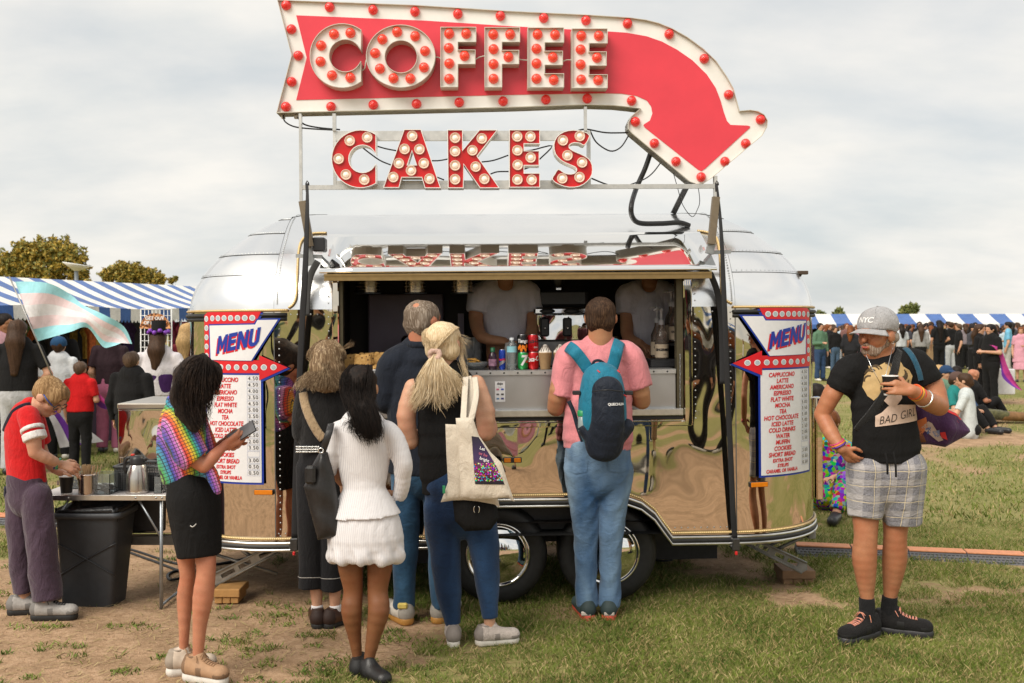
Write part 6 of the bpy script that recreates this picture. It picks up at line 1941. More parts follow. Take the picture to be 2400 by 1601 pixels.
pl_t = NT('grey_plaid'); v = pl_t.obj()
sx = pl_t.n('ShaderNodeSeparateXYZ'); pl_t.t.links.new(v, sx.inputs[0])
def plaid_line(sock, per, wdt, ph):
 f_ = pl_t.math('FRACT', pl_t.math('MULTIPLY_ADD', sock, 1 / per, ph)); return pl_t.math('LESS_THAN', pl_t.math('ABSOLUTE', pl_t.math('SUBTRACT', f_, 0.5)), wdt / per)
warp = pl_t.math('MULTIPLY_ADD', pl_t.noise(v, 5, 2), 0.03, sx.outputs[2])
warpx = pl_t.math('MULTIPLY_ADD', pl_t.noise(v, 4, 2), 0.02, pl_t.math('ADD', sx.outputs[0], pl_t.math('MULTIPLY', sx.outputs[1], 0.3)))
base = pl_t.ramp(pl_t.noise(v, 130, 3), [(0.3, (0.13, 0.13, 0.15)), (0.7, (0.27, 0.265, 0.29))])
base = pl_t.mix(pl_t.math('MULTIPLY', pl_t.math('ADD', plaid_line(warpx, 0.085, 0.014, 0.3), plaid_line(warp, 0.085, 0.014, 0.1)), 0.5), base, (0.42, 0.40, 0.40, 1))
base = pl_t.mix(pl_t.math('MINIMUM', pl_t.math('ADD', plaid_line(warpx, 0.085, 0.0018, 0.55), plaid_line(warp, 0.085, 0.0018, 0.38)), 1.0), base, (0.62, 0.53, 0.36, 1))
pl_t.p(Base_Color=base, Roughness=0.9, Sheen_Weight=0.2); pl_t.bump(pl_t.noise(pl_t.obj((1, 1, 2)), 12, 4, 0.6, 1), 0.35, 0.03)
s_ = SDF(0.009, 0.02)
A.limb(s_, [(2078, 1072, 0.0), (2079, 1112, 0.0)], [66, 82], fl=(0, 1, 0), f=0.66, k=0.04)
A.limb(s_, [(2035, 1100, 0.0), (2027, 1212, -0.01)], [55, 41], cut=True, k=0.02)
A.limb(s_, [(2112, 1100, 0.0), (2112, 1226, 0.02)], [60, 47], cut=True, k=0.02)
s_.build('shorts', pl_t.m, A.e, folds(0.006, 15, 6))
for k_, (u0, v0, u1, v1) in enumerate(((2075, 1062, 2080, 1112), (2094, 1060, 2100, 1118))):
 MB().tube(A.path((u0, v0, -0.20), ((u0 + u1) / 2 + 2, (v0 + v1) / 2, -0.225), (u1, v1, -0.225)), 0.0055, 6).build('drawstring', BLACK_C, A.e)
sk = cloth('black_sock', (0.012, 0.012, 0.013), fold=30, sheen=0.05)
for pts in (((2031, 1400, 0.015), (2033, 1440, 0.015), (2033, 1472, 0.01)), ((2086, 1396, 0.09), (2083, 1430, 0.10), (2083, 1460, 0.10))):
 q = SDF(0.007, 0.01); A.limb(q, pts, [19, 20, 22], cut0=True)
 q.build('sock', sk, A.e)
bs = cloth('black_knit_shoe', (0.012, 0.011, 0.011), fold=40, sheen=0.03); bsole = plain('chunky_black_sole', (0.028, 0.027, 0.03), 0.45, 0, 0.2)
t_ = NT('rainbow_lace'); w_ = t_.n('ShaderNodeTexWave', {'Scale': 60.0, 'Distortion': 3.0}); t_.t.links.new(t_.obj(), w_.inputs['Vector'])
t_.p(Base_Color=t_.ramp(w_.outputs['Fac'], [(0.0, (0.7, 0.05, 0.02)), (0.3, (0.8, 0.4, 0.02)), (0.5, (0.75, 0.65, 0.5)), (0.7, (0.05, 0.15, 0.5)), (1.0, (0.7, 0.2, 0.02))]), Roughness=0.7)
def gp(F, u, v, z=0.0):
 Y = ground_Y(v); p = W(u, v, Y) - F.base; p.z = z; return p
def foot(F, ank, ang, L, w, mats, **kw):
 """shoe under an ankle pixel; ang: 0 points right, 90 away, -90 to the camera"""
 p = F.P(*ank); d = Vector((math.cos(math.radians(ang)), math.sin(math.radians(ang)), 0))
 a = Vector((p.x, p.y, 0)) - d * 0.075; a.z = max(0.0, float(ground_z(F.base.x + p.x, F.base.y + p.y)))
 return shoe(F, a, a + d * L, w, mats, **kw)
foot(A, (2034, 1468, 0.015), -145, 0.30, 0.105, (bs, bsole), h=0.085, sole=0.042, chunky=1.08, lace=t_.m)
foot(A, (2082, 1455, 0.10), -22, 0.30, 0.105, (bs, bsole), h=0.085, sole=0.042, chunky=1.08, lace=t_.m)
# cap
capm = cloth('heather_grey_cotton', (0.36, 0.355, 0.36), fold=20, vary=0.15, weave=500)
cq = SDF(0.007, 0.02)
c0 = hq(-0.006, 0, 0.050)
F_, U_ = unit(fdir), Vector((0.03, 0, 1)); U_ = (U_ - F_ * U_.dot(F_)).normalized(); S_ = F_.cross(U_)
cq.cap(tuple(c0 - F_ * 0.022 + U_ * 0.004), tuple(c0 + F_ * 0.018 + U_ * 0.002), 0.099, 0.096, tuple(U_), 0.98)
cq.cap(tuple(c0 - U_ * 0.150 - F_ * 0.03), tuple(c0 - U_ * 0.130 + F_ * 0.03), 0.135, 0.135, op='s', k=0.006)
cap_o = cq.build('cap', capm, A.e)
br = []; n_ = 18
for j in range(7):
 row = []
 for i in range(n_ + 1):
  a_ = -1.05 + 2.1 * i / n_; rad = 0.088 + 0.078 * (j / 6) * (math.cos(a_ * 1.05) ** 0.6 if math.cos(a_ * 1.05) > 0 else 0)
  row.append(c0 + F_ * (rad * math.cos(a_)) + S_ * (rad * math.sin(a_) * 0.98) + U_ * (-0.008 - 0.026 * (j / 6) - 0.026 * (math.sin(a_)) ** 2 * (0.4 + 0.6 * j / 6)))
 br.append(row)
bm_ = MB().add([p for row in br for p in row], [(j * (n_ + 1) + i, j * (n_ + 1) + i + 1, (j + 1) * (n_ + 1) + i + 1, (j + 1) * (n_ + 1) + i) for j in range(6) for i in range(n_)], True)
bo = bm_.build('brim', capm, A.e); md = bo.modifiers.new('thick', 'SOLIDIFY'); md.thickness = 0.005
me = text_mesh('NYC', 0.040, 0.0012, 0.1, sub=0.01)
o_ = c0 + F_ * 0.18 + U_ * 0.030 - S_ * 0.0
sgn_ = 1 if (F_.cross(Vector((0, 0, 1)))).dot(Vector((1, 0, 0))) > 0 else -1
map_mesh(me, lambda p: o_ + S_ * (p.x * -1) + U_ * p.z)
wrap_print(me, cap_o.data, tuple(-F_), 0.0025, 0.3)
link('lettering', me, plain('white_embroidery', (0.75, 0.75, 0.74), 0.7), cap_o)
MB().lathe([(0.007, 0), (0.005, 0.004), (0.0005, 0.005)], 10, M=Matrix.Translation(c0 + U_ * 0.100)).build('button', capm, cap_o)
for k_ in range(3):
 d_ = F_ * math.cos(k_ * math.pi / 3 + 0.5) + S_ * math.sin(k_ * math.pi / 3 + 0.5)
 me = MB().tube([c0 + d_ * (0.2 * math.cos(t0)) + U_ * (0.2 * math.sin(t0) + 0.0) for t0 in [0.15 + 0.1 * i for i in range(29)]], 0.0008, 4).mesh('seam')
 bv_ = BVHTree.FromPolygons([v.co[:] for v in cap_o.data.vertices], [p.vertices[:] for p in cap_o.data.polygons])
 for v in me.vertices:
  q0 = bv_.find_nearest(v.co); v.co = q0[0] + (v.co - q0[0]).normalized() * 0.001
 link('seam', me, plain('cap_seam', (0.20, 0.20, 0.205), 0.9), cap_o)
# beard, hair at the neck, moustache, lips, face paint, ear ring
bd = SDF(0.006, 0.014)
q_ = lambda a, b_, d: tuple(hq(a, b_, d))
bd.cap(q_(0.052, -0.012, -0.074), q_(0.052, 0.012, -0.074), 0.034, k=0.02)
for sg in (-1, 1):
 bd.cap(q_(0.045, sg * 0.026, -0.070), q_(0.010, sg * 0.056, -0.040), 0.026, 0.018)
 bd.cap(q_(0.010, sg * 0.056, -0.040), q_(-0.004, sg * 0.066, -0.004), 0.016, 0.010)
 bd.cap(q_(0.090, sg * 0.004, -0.040), q_(0.074, sg * 0.026, -0.056), 0.0105, 0.009)
 bd.cap(q_(0.076, sg * 0.026, -0.056), q_(0.068, sg * 0.022, -0.075), 0.010, 0.012)
bd.cap(q_(0.100, -0.013, -0.055), q_(0.100, 0.013, -0.055), 0.009, op='s', k=0.006)
bd.build('beard', hairmat('grey_stubble', (0.25, 0.165, 0.115), (0.46, 0.38, 0.31), 0.8), A.e, folds(0.0012, 160, 2))
hb_ = SDF(0.007, 0.01); hb_.cap(q_(-0.055, -0.05, -0.01), q_(-0.06, 0.05, -0.01), 0.036, 0.036); hb_.cap(q_(-0.03, 0.065, -0.005), q_(-0.03, 0.062, 0.03), 0.020, 0.02)
hb_.build('hair', hairmat('cropped_grey_hair', (0.30, 0.26, 0.21), (0.5, 0.46, 0.4), 0.6), A.e, folds(0.001, 150, 2))
lp = SDF(0.003, 0.004); lp.cap(q_(0.0975, -0.013, -0.054), q_(0.0975, 0.013, -0.054), 0.0055); lp.build('lips', skin('lips', (0.40, 0.10, 0.08)), A.e)
side_ = 1 if hq(0, 1, 0).y < hq(0, -1, 0).y else -1
for i, c in enumerate(((0.62, 0.02, 0.02), (0.8, 0.30, 0.02), (0.75, 0.6, 0.05), (0.10, 0.35, 0.25), (0.10, 0.12, 0.45), (0.25, 0.05, 0.3))):
 m_ = sub_poly([(-0.020, 0.0028), (0.014, 0.0028), (0.014, -0.0028), (-0.020, -0.0028)], 0.006)
 o3 = hq(0.06, side_ * 0.2, -0.010 - 0.0055 * i)
 tgt = A.e.children[0]
 ax_ = (hq(0.03, 0, -0.02) - hq(0.06, side_ * 0.2, -0.02)).normalized()
 map_mesh(m_, lambda p: o3 + F_ * (p.x * 0.9) + U_ * (p.z + p.x * 0.55 * -1))
 wrap_print(m_, tgt.data, tuple(ax_), 0.0012, 0.05); link('face_paint', m_, plain('paint_%d' % i, c, 0.6), A.e)
ec = hq(-0.004, side_ * 0.083, -0.034)
MB().tube([ec + Vector((0.006 * math.cos(t0), -0.001, 0.006 * math.sin(t0))) for t0 in [k * 0.6 for k in range(11)]], 0.0014, 5).build('earring', M_CHROME, A.e)
# print on the shirt: generic curls over a pale block with the words
pc = plain('print_blond', (0.50, 0.34, 0.15), 0.8); pdk = plain('print_umber', (0.07, 0.045, 0.02), 0.8); ppale = plain('print_pale', (0.60, 0.45, 0.36), 0.8)
def px_poly(F, pts, sub=0.012, dy=-0.4):
 Q = [F.P(u, v, 0) for u, v in pts]
 return sub_poly([(p.x, p.z) for p in Q], sub)
blob = [(2010, 905), (2014, 880), (2026, 866), (2024, 856), (2042, 858), (2060, 848), (2072, 852), (2086, 852), (2098, 846), (2104, 858), (2118, 866), (2126, 880), (2122, 898), (2116, 918), (2100, 905), (2088, 908), (2070, 912), (2054, 915), (2040, 925), (2030, 935), (2018, 925)]
on_surface(A, px_poly(A, blob), shirt, 'shirt_print', pc, 0.004)
on_surface(A, px_poly(A, [(2046, 930), (2056, 914), (2096, 908), (2094, 930), (2080, 946), (2066, 950)]), shirt, 'shirt_print', ppale, 0.0046)
on_surface(A, px_poly(A, [(2032, 970), (2046, 962), (2060, 948), (2090, 944), (2134, 946), (2138, 982), (2086, 988), (2032, 995)]), shirt, 'shirt_print', ppale, 0.004)
rng_ = random.Random(5)
for i in range(22):
 a0 = rng_.uniform(0, 6.28); cx, cy = 2064 + 40 * math.cos(a0), 885 + 24 * math.sin(a0)
 pts = [(cx + 13 * math.cos(a0 + k * 0.5), cy + 13 * math.sin(a0 + k * 0.5)) for k in range(5)]
 pts += [(cx + 9.5 * math.cos(a0 + k * 0.5), cy + 9.5 * math.sin(a0 + k * 0.5)) for k in reversed(range(5))]
 on_surface(A, px_poly(A, pts), shirt, 'print_curl', pdk, 0.0052)
for tx, u_, v_, sz in (('BAD', 2060, 978, 0.062), ('GIRL', 2109, 966, 0.062)):
 me = text_mesh(tx, sz, -0.0004, 0.15, sub=0.012); o3 = A.P(u_, v_, 0)
 map_mesh(me, lambda p: Vector((o3.x + p.x * 0.78, 0, o3.z + p.z + p.x * 0.15)))
 on_surface(A, me, shirt, 'lettering', plain('print_ink', (0.02, 0.015, 0.012), 0.8), 0.0055)
# straps, necklace, wrist bands
def hug(F, target, pts, w, mat, name, off=0.006, n=6):
 P = F.path(*[(u, v, 0) for u, v in pts], n=n)
 bvh = BVHTree.FromPolygons([v.co[:] for v in target.data.vertices], [p.vertices[:] for p in target.data.polygons])
 Q = []
 for p in P:
  h = bvh.ray_cast(Vector((p.x, -1.5, p.z)), Vector((0, 1, 0)))
  Q.append(Vector((p.x, (h[0].y if h[0] is not None else p.y) - off, p.z)))
 for i in range(1, len(Q) - 1):
  Q[i].y = min(Q[i].y, (Q[i - 1].y + Q[i + 1].y) / 2)
 return MB().tube(Q, w / 2, 8, flat=((0, 1, 0), 0.14)).build(name, mat, F.e)
hug(A, shirt, [(2105, 822), (2090, 842), (2078, 870), (2062, 905), (2040, 940), (2010, 985), (2000, 1005)], 0.045, cloth('black_strap', (0.014, 0.014, 0.014), fold=50), 'bag_strap')
hug(A, shirt, [(2118, 815), (2128, 842), (2138, 870), (2143, 890)], 0.030, cloth('teal_strap', (0.02, 0.085, 0.14), fold=40), 'bag_strap', 0.008)
MB().tube([A.P(2030, 832, -0.17), A.P(2045, 865, -0.20), A.P(2064, 900, -0.215), A.P(2076, 880, -0.205), A.P(2086, 838, -0.16), A.P(2092, 815, -0.06)], 0.0018, 5).build('necklace', M_CHROME, A.e)
def band(F, c, d, r, w, mat, name):
 c = Vector(c); d = unit(d); a_ = d.orthogonal().normalized(); b_ = d.cross(a_)
 ring = [c + a_ * (r * math.cos(t0)) + b_ * (r * math.sin(t0)) for t0 in [k * 2 * math.pi / 18 for k in range(19)]]
 return MB().tube(ring, w / 2, 6, caps=False).build(name, mat, F.e)
w0, w1 = A.P(2143, 918, -0.225), A.P(2160, 930, -0.19)
for k_, c in ((0.05, (0.7, 0.10, 0.02)), (0.35, (0.75, 0.40, 0.02)), (0.65, (0.65, 0.04, 0.02))):
 band(A, w0.lerp(w1, k_), w1 - w0, 0.038, 0.013, plain('wristband_%d' % int(k_ * 100), c, 0.5), 'wristband')
band(A, w0.lerp(w1, 1.35), w1 - w0, 0.047, 0.010, M_CHROME, 'bracelet')
for k_, c in ((0.0, (0.10, 0.03, 0.25)), (0.25, (0.62, 0.20, 0.02)), (0.5, (0.5, 0.05, 0.15))):
 band(A, A.P(1966, 1043, -0.08).lerp(A.P(1958, 1030, -0.055), k_), (0.5, 0, -0.9), 0.037, 0.011, plain('wrist_%d' % int(k_ * 100), c, 0.5), 'wristband')
# cup and tote
cup = empty('paper_cup', A.base + A.P(2086, 926, -0.215), 'black paper cup with white rim in the capped man\'s hand', 'cup')
MB().lathe([(0.029, 0.0), (0.030, 0.003), (0.0405, 0.098), (0.042, 0.100), (0.0395, 0.102), (0.037, 0.09), (0.027, 0.012), (0.001, 0.011)], 28).build('cup', MATS['black_card'], cup)
MB().lathe([(0.0422, 0.0985), (0.0412, 0.1035), (0.039, 0.103)], 28).build('rim', MATS['white_card'], cup)
MB().lathe([(0.0375, 0.088), (0.001, 0.0885)], 24).build('milk_foam', plain('milk_foam', (0.72, 0.66, 0.58), 0.6), cup)
MB().lathe([(0.0305, -0.001), (0.0315, 0.008)], 28).build('base_ring', MATS['white_card'], cup)
def soft_bag(name, label, F, poly, dy, thick, mat, cat='bag', seed=1, amp=0.012):
 """flat cloth bag with a pillowed belly from its outline in pixels"""
 Q = [F.P(u, v, dy) for u, v in poly]; e = empty(name, F.base, label, cat)
 pts = [(p.x, p.z) for p in Q]; yc = F.P(poly[0][0], poly[0][1], dy).y
 me = sub_poly(pts, 0.018)
 P2 = np.array(pts)
 def edge_d(x, z):
  d = 9
  for i in range(len(P2)):
   a_, b_ = P2[i - 1], P2[i]; ab = b_ - a_; t0 = max(0, min(1, ((x - a_[0]) * ab[0] + (z - a_[1]) * ab[1]) / (ab @ ab + 1e-12)))
   d = min(d, math.hypot(x - a_[0] - ab[0] * t0, z - a_[1] - ab[1] * t0))
  return d
 V = [(v.co.x, v.co.z) for v in me.vertices]; D_ = [edge_d(*p) for p in V]; r = np.random.RandomState(seed)
 mx = max(D_); mb = MB(); h = [thick / 2 * math.sqrt(max(0, 1 - (1 - d / mx) ** 2)) + 0.002 for d in D_]
 w = [amp * (math.sin(p[0] * 31 + p[1] * 19 + seed) * math.sin(p[1] * 23 - p[0] * 13) * min(1, d / 0.03)) for p, d in zip(V, D_)]
 n = len(V)
 fr_ = [(p[0], yc - hh + ww, p[1]) for p, hh, ww in zip(V, h, w)]; bk = [(p[0], yc + hh + ww, p[1]) for p, hh, ww in zip(V, h, w)]
 F_l = [p.vertices[:] for p in me.polygons]
 mb.add(fr_ + bk, F_l + [tuple(i + n for i in reversed(q)) for q in F_l], True)
 return e, mb.build('bag_body', mat, e)
canv = cloth('purple_canvas', (0.055, 0.018, 0.065), fold=10, weave=400)
be, bb = soft_bag('printed_tote', 'dark purple tote with colourful printed panel behind the capped man\'s elbow', A, [(2100, 955), (2150, 930), (2212, 955), (2240, 968), (2272, 1005), (2274, 1012), (2262, 1022), (2215, 1048), (2180, 1042), (2130, 1042), (2095, 1035)], 0.16, 0.09, canv)
for pts, c in (([(2212, 955), (2245, 968), (2256, 985), (2240, 975), (2215, 964)], (0.6, 0.03, 0.03)), ([(2165, 985), (2175, 990), (2205, 1030), (2195, 1034), (2150, 1000)], (0.45, 0.33, 0.28)), ([(2160, 1002), (2172, 998), (2176, 1012), (2166, 1016)], (0.05, 0.09, 0.25)), ([(2196, 1012), (2206, 1010), (2214, 1030), (2200, 1024)], (0.6, 0.03, 0.03)), ([(2178, 1010), (2194, 1006), (2198, 1026), (2186, 1022)], (0.18, 0.20, 0.32)), ([(2140, 985), (2160, 975), (2165, 1000), (2150, 1020)], (0.5, 0.14, 0.04)), ([(2125, 1010), (2150, 1005), (2165, 1035), (2130, 1036)], (0.16, 0.05, 0.02))):
 Q = [A.P(u, v, 0.16) for u, v in pts]; m_ = sub_poly([(p.x, p.z) for p in Q], 0.01)
 wrap_print(m_, bb.data, (0, 1, 0), 0.003); link('print_patch', m_, plain('patch_%d_%d' % (pts[0][0], pts[0][1]), c, 0.8), be)
# ---- man in pink with a backpack
def denim(name, a, b, fade=0.5):
 t = NT(name); v = t.obj()
 n1 = t.noise(t.obj((1, 1, 0.4)), 4.5, 3, 0.5, 0.4); n2 = t.noise(t.obj((1, 1, 4)), 300, 2)
 f = t.math('MULTIPLY_ADD', n2, 0.25, t.math('MULTIPLY', n1, 0.8))
 t.p(Base_Color=t.ramp(f, [(0.34, a), (0.56, tuple(x * 0.62 + y * 0.38 for x, y in zip(a, b))), (0.76, b)]), Roughness=0.85, Sheen_Weight=0.15, Specular_IOR_Level=0.2)
 t.bump(t.math('MULTIPLY_ADD', n2, 0.15, t.noise(t.obj((1, 1, 1.6)), 16, 4, 0.6, 1.2)), 0.35, 0.03); return t.m
B = Fig('man in pink shirt and washed jeans with a teal backpack at the counter', 1402, 5.83)
b = SDF(0.0065, 0.012)
hb = head(b, tuple(B.P(1408, 744, 0.0)), (0.12, 1, -0.02), (0, 0, 1), 1.10, tuple(B.P(1406, 806, 0.0)), nr=0.060)
B.limb(b, [(1404, 840, 0), (1404, 950, 0), (1402, 1070, 0)], [56, 62, 58], fl=(0, 1, 0), f=0.62)
B.limb(b, [(1330, 842, 0), (1310, 915, -0.02), (1303, 955, 0.02)], [26, 24, 22]); B.limb(b, [(1303, 955, 0.02), (1325, 935, 0.14), (1340, 915, 0.24)], [22, 19, 14])
hand(b, tuple(B.P(1340, 915, 0.24)), (0.7, 0.6, 0.3), (0, 0, 1), 0.95, 0.4, 1)
B.limb(b, [(1476, 842, 0), (1498, 905, -0.01), (1505, 940, 0.03)], [26, 24, 21]); B.limb(b, [(1505, 940, 0.03), (1480, 930, 0.15), (1462, 915, 0.24)], [21, 18, 14])
hand(b, tuple(B.P(1462, 915, 0.24)), (-0.7, 0.6, 0.3), (0, 0, 1), 0.95, 0.4, -1)
B.limb(b, [(1365, 1080, 0), (1372, 1250, 0), (1374, 1425, 0)], [34, 22, 16]); B.limb(b, [(1440, 1080, 0), (1434, 1250, 0), (1428, 1425, 0)], [34, 22, 16])
b.build('body', SK_MID, B.e, smooth=2)
h_ = SDF(0.0065, 0.012); q = lambda a, c, d: tuple(hb(a, c, d))
h_.cap(q(-0.030, 0, 0.026), q(0.02, 0, 0.032), 0.091, 0.084); h_.cap(q(-0.05, -0.03, -0.02), q(-0.05, 0.03, -0.02), 0.054); h_.cap(q(-0.045, -0.03, -0.05), q(-0.045, 0.03, -0.05), 0.038)
h_.cap(q(0.10, 0, -0.06), q(0.06, 0, -0.02), 0.07, 0.05, op='s', k=0.01)
h_.build('hair', hairmat('dark_brown_crop', (0.035, 0.018, 0.010), (0.10, 0.055, 0.03), 0.6), B.e, folds(0.002, 120, 3))
t = SDF(0.009, 0.03)
B.limb(t, [(1405, 828, 0.0), (1404, 880, 0), (1402, 960, -0.0), (1400, 1052, 0.0)], [50, 72, 77, 85], fl=(0, 1, 0), f=0.62, k=0.04, cut=True)
B.limb(t, [(1362, 832, 0), (1335, 842, 0), (1316, 930, -0.01)], [36, 38, 33], cut=True); B.limb(t, [(1444, 830, 0), (1476, 842, 0), (1500, 910, 0)], [34, 37, 32], cut=True)
B.limb(t, [(1406, 800, 0.0), (1405, 850, 0.0)], [28, 50])
pink = cloth('pink_cotton', (0.70, 0.25, 0.275), fold=9, sheen=0.2)
t.build('t_shirt', pink, B.e, folds(0.007, 13, 14))
wash = denim('washed_denim', (0.012, 0.06, 0.16, 1), (0.36, 0.52, 0.68, 1))
j = SDF(0.009, 0.02)
B.limb(j, [(1401, 1050, 0.0), (1402, 1100, 0.01)], [82, 84], fl=(0, 1, 0), f=0.70, k=0.03)
B.limb(j, [(1362, 1100, 0), (1370, 1180, 0), (1372, 1260, 0.0), (1374, 1340, 0), (1375, 1420, 0.0)], [45, 38, 31, 27, 27], cut=True); B.limb(j, [(1442, 1100, 0), (1436, 1180, 0), (1432, 1260, 0), (1430, 1340, 0), (1428, 1420, 0)], [45, 38, 31, 27, 27], cut=True)
jeans = j.build('jeans', wash, B.e, folds(0.006, 16, 8))
# pale wear patches woven into the cloth behind the knees and the back pockets
for u0, u1, v0, v1 in ((1322, 1374, 1072, 1105), (1418, 1478, 1070, 1102)):
 Q = [B.P(u, v, 0) for u, v in ((u0, v0), (u1, v0), (u1 - 2, v1 - 6), ((u0 + u1) / 2, v1), (u0 + 3, v1 - 6))]
 m_ = sub_poly([(p.x, p.z) for p in Q], 0.012); on_surface(B, m_, jeans, 'back_pocket', wash, 0.004)
trn = plain('teal_green_suede', (0.05, 0.085, 0.085), 0.8); sal = plain('coral_foam', (0.75, 0.10, 0.07), 0.6);
for ank, an in (((1374, 1428, 0.0), 100), ((1428, 1428, 0.0), 80)):
 o = foot(B, ank, an, 0.285, 0.10, (trn, sal), h=0.075, sole=0.03)
 p = B.P(ank[0], 1436, -0.075); MB().rbox((p.x - 0.03, p.y - 0.008, 0.026), (p.x + 0.03, p.y + 0.012, 0.052), 0.006).build('heel_tab', plain('cream_suede', (0.55, 0.48, 0.42), 0.8), o)
# backpack: its own thing
bp = empty('backpack', B.base, 'teal and navy backpack on the pink shirted man', 'backpack')
teal = cloth('teal_nylon', (0.010, 0.165, 0.26), rough=0.6, fold=12, sheen=0.1); navy = cloth('navy_nylon', (0.009, 0.014, 0.026), rough=0.6, fold=12, sheen=0.08)
FB = Fig.__new__(Fig); FB.Y, FB.base, FB.m, FB.e = B.Y, B.base, B.m, bp
k1 = SDF(0.008, 0.03)
FB.limb(k1, [(1410, 893, -0.20), (1411, 960, -0.22), (1412, 1015, -0.21)], [46, 52, 50], fl=(0, 1, 0), f=0.85, k=0.04)
body_ = k1.build('pack_body', teal, bp, folds(0.004, 18, 3))
k2 = SDF(0.008, 0.025)
FB.limb(k2, [(1424, 920, -0.305), (1424, 985, -0.315), (1416, 1035, -0.27)], [38, 40, 48], fl=(0, 1, 0), f=0.55)
FB.limb(k2, [(1372, 1005, -0.24), (1418, 1035, -0.24), (1468, 1000, -0.24)], [20, 32, 20], fl=(0, 1, 0), f=1.2)
k2.build('front_pocket', navy, bp, folds(0.004, 18, 5))
MB().tube(FB.path((1388, 918, -0.34), (1424, 914, -0.40), (1462, 918, -0.34)), 0.003, 6).build('zip', M_BLACKP, bp)
for pts in (((1331, 812, -0.07), (1345, 822, -0.165), (1362, 842, -0.17), (1380, 868, -0.17)), ((1452, 800, -0.07), (1446, 820, -0.165), (1440, 845, -0.17), (1432, 868, -0.17))):
 MB().tube(FB.path(*pts), 0.037, 10, flat=((0, 1, 0), 0.20)).build('shoulder_strap', teal, bp)
MB().tube(FB.path((1386, 864, -0.19), (1392, 848, -0.20), (1404, 845, -0.20), (1416, 852, -0.20), (1422, 864, -0.19)), 0.009, 6, flat=((0, 1, 0), 0.4)).build('grab_handle', navy, bp)
MB().tube(FB.path((1333, 940, -0.12), (1344, 965, -0.14), (1354, 1000, -0.16), (1366, 1035, -0.18)), 0.014, 6, flat=((0, 1, 0), 0.2)).build('side_strap', navy, bp)
for u in (1350, 1472):
 MB().rbox(tuple(FB.P(u - 8, 926, -0.26)), tuple(FB.P(u + 10, 915, -0.22)), 0.004).build('buckle', M_BLACKP, bp)
p = FB.P(1367, 968, -0.25)
wb = empty('drink_bottle', FB.base + p + Vector((0, 0, -0.05)), 'green lidded bottle in the side pocket of the teal backpack', 'bottle')
MB().lathe([(0.030, -0.05), (0.030, 0.03), (0.026, 0.034)], 20).build('bottle', plain('smoky_bottle', (0.25, 0.30, 0.30), 0.2), wb)
MB().lathe([(0.033, 0.034), (0.033, 0.060), (0.028, 0.066), (0.001, 0.067)], 20).build('lid', plain('green_lid', (0.02, 0.26, 0.09), 0.35), wb)
me = text_mesh('QUECHUA', 0.019, 0.0006); o3 = FB.P(1429, 936, 0)
map_mesh(me, lambda q_: Vector((o3.x + q_.x, 0, o3.z + q_.z))); wrap_print(me, bpy.data.objects['front_pocket'].data, (0, 1, 0), 0.004); link('lettering', me, M_PW, bp)
for (u, v) in ((1400, 868), (1447, 868), (1462, 925)):
 MB().tube(FB.path((u, v, -0.33 if u < 1440 else -0.26), (u + 6, v + 5, -0.34 if u < 1440 else -0.27)), 0.004, 6).build('zip_pull', plain('red_cord', (0.6, 0.03, 0.03), 0.6), bp)

# ---- blonde woman with tote bags
C_ = Fig('blonde ponytailed woman in black top and dark jeans carrying canvas totes', 1050, 5.34)
b = SDF(0.0065, 0.012)
hc_ = head(b, tuple(C_.P(1042, 806, 0.0)), (0.45, 0.9, -0.05), (0, 0, 1), 1.04, tuple(C_.P(1046, 868, 0.0)), nr=0.048)
C_.limb(b, [(1040, 905, 0), (1040, 1000, 0), (1062, 1130, 0)], [48, 50, 56], fl=(0, 1, 0), f=0.62)
C_.limb(b, [(968, 908, 0), (952, 975, -0.02), (962, 1035, 0.0)], [22, 24, 20]); C_.limb(b, [(962, 1035, 0.0), (985, 1020, 0.12), (1005, 1000, 0.2)], [20, 17, 12]); hand(b, tuple(C_.P(1005, 1000, 0.2)), (0.6, 0.5, 0.4), (0, 1, 0), 0.85, 0.7, 1)
C_.limb(b, [(1116, 900, 0), (1136, 965, -0.03), (1138, 1015, -0.03)], [23, 25, 21]); C_.limb(b, [(1138, 1015, -0.03), (1150, 1005, 0.10), (1150, 985, 0.2)], [21, 18, 12]); hand(b, tuple(C_.P(1150, 990, 0.18)), (0.2, 0.6, 0.6), (1, 0, 0), 0.85, 0.9, -1)
C_.limb(b, [(1030, 1160, 0), (1046, 1330, 0), (1062, 1480, 0)], [30, 20, 14]); C_.limb(b, [(1118, 1160, 0), (1140, 1330, 0.0), (1148, 1468, 0)], [30, 20, 14])
b.build('body', SK_FAIR, C_.e, smooth=2)
t = SDF(0.008, 0.025)
C_.limb(t, [(1042, 884, 0.0), (1040, 930, 0), (1040, 1010, 0), (1058, 1150, 0.0)], [52, 60, 62, 74], fl=(0, 1, 0), f=0.64, k=0.03, cut=True)
C_.limb(t, [(1000, 892, 0), (985, 915, 0)], [28, 26]); C_.limb(t, [(1080, 888, 0), (1098, 910, 0)], [28, 26])
C_.limb(t, [(1046, 862, 0.0), (1044, 890, 0.0)], [26, 45])
t.build('sleeveless_top', BLACK_C, C_.e, folds(0.006, 12, 24))
dk = denim('dark_denim', (0.004, 0.014, 0.045, 1), (0.035, 0.095, 0.22, 1))
j = SDF(0.009, 0.02)
C_.limb(j, [(1066, 1140, 0.0), (1074, 1190, 0.01)], [78, 82], fl=(0, 1, 0), f=0.70)
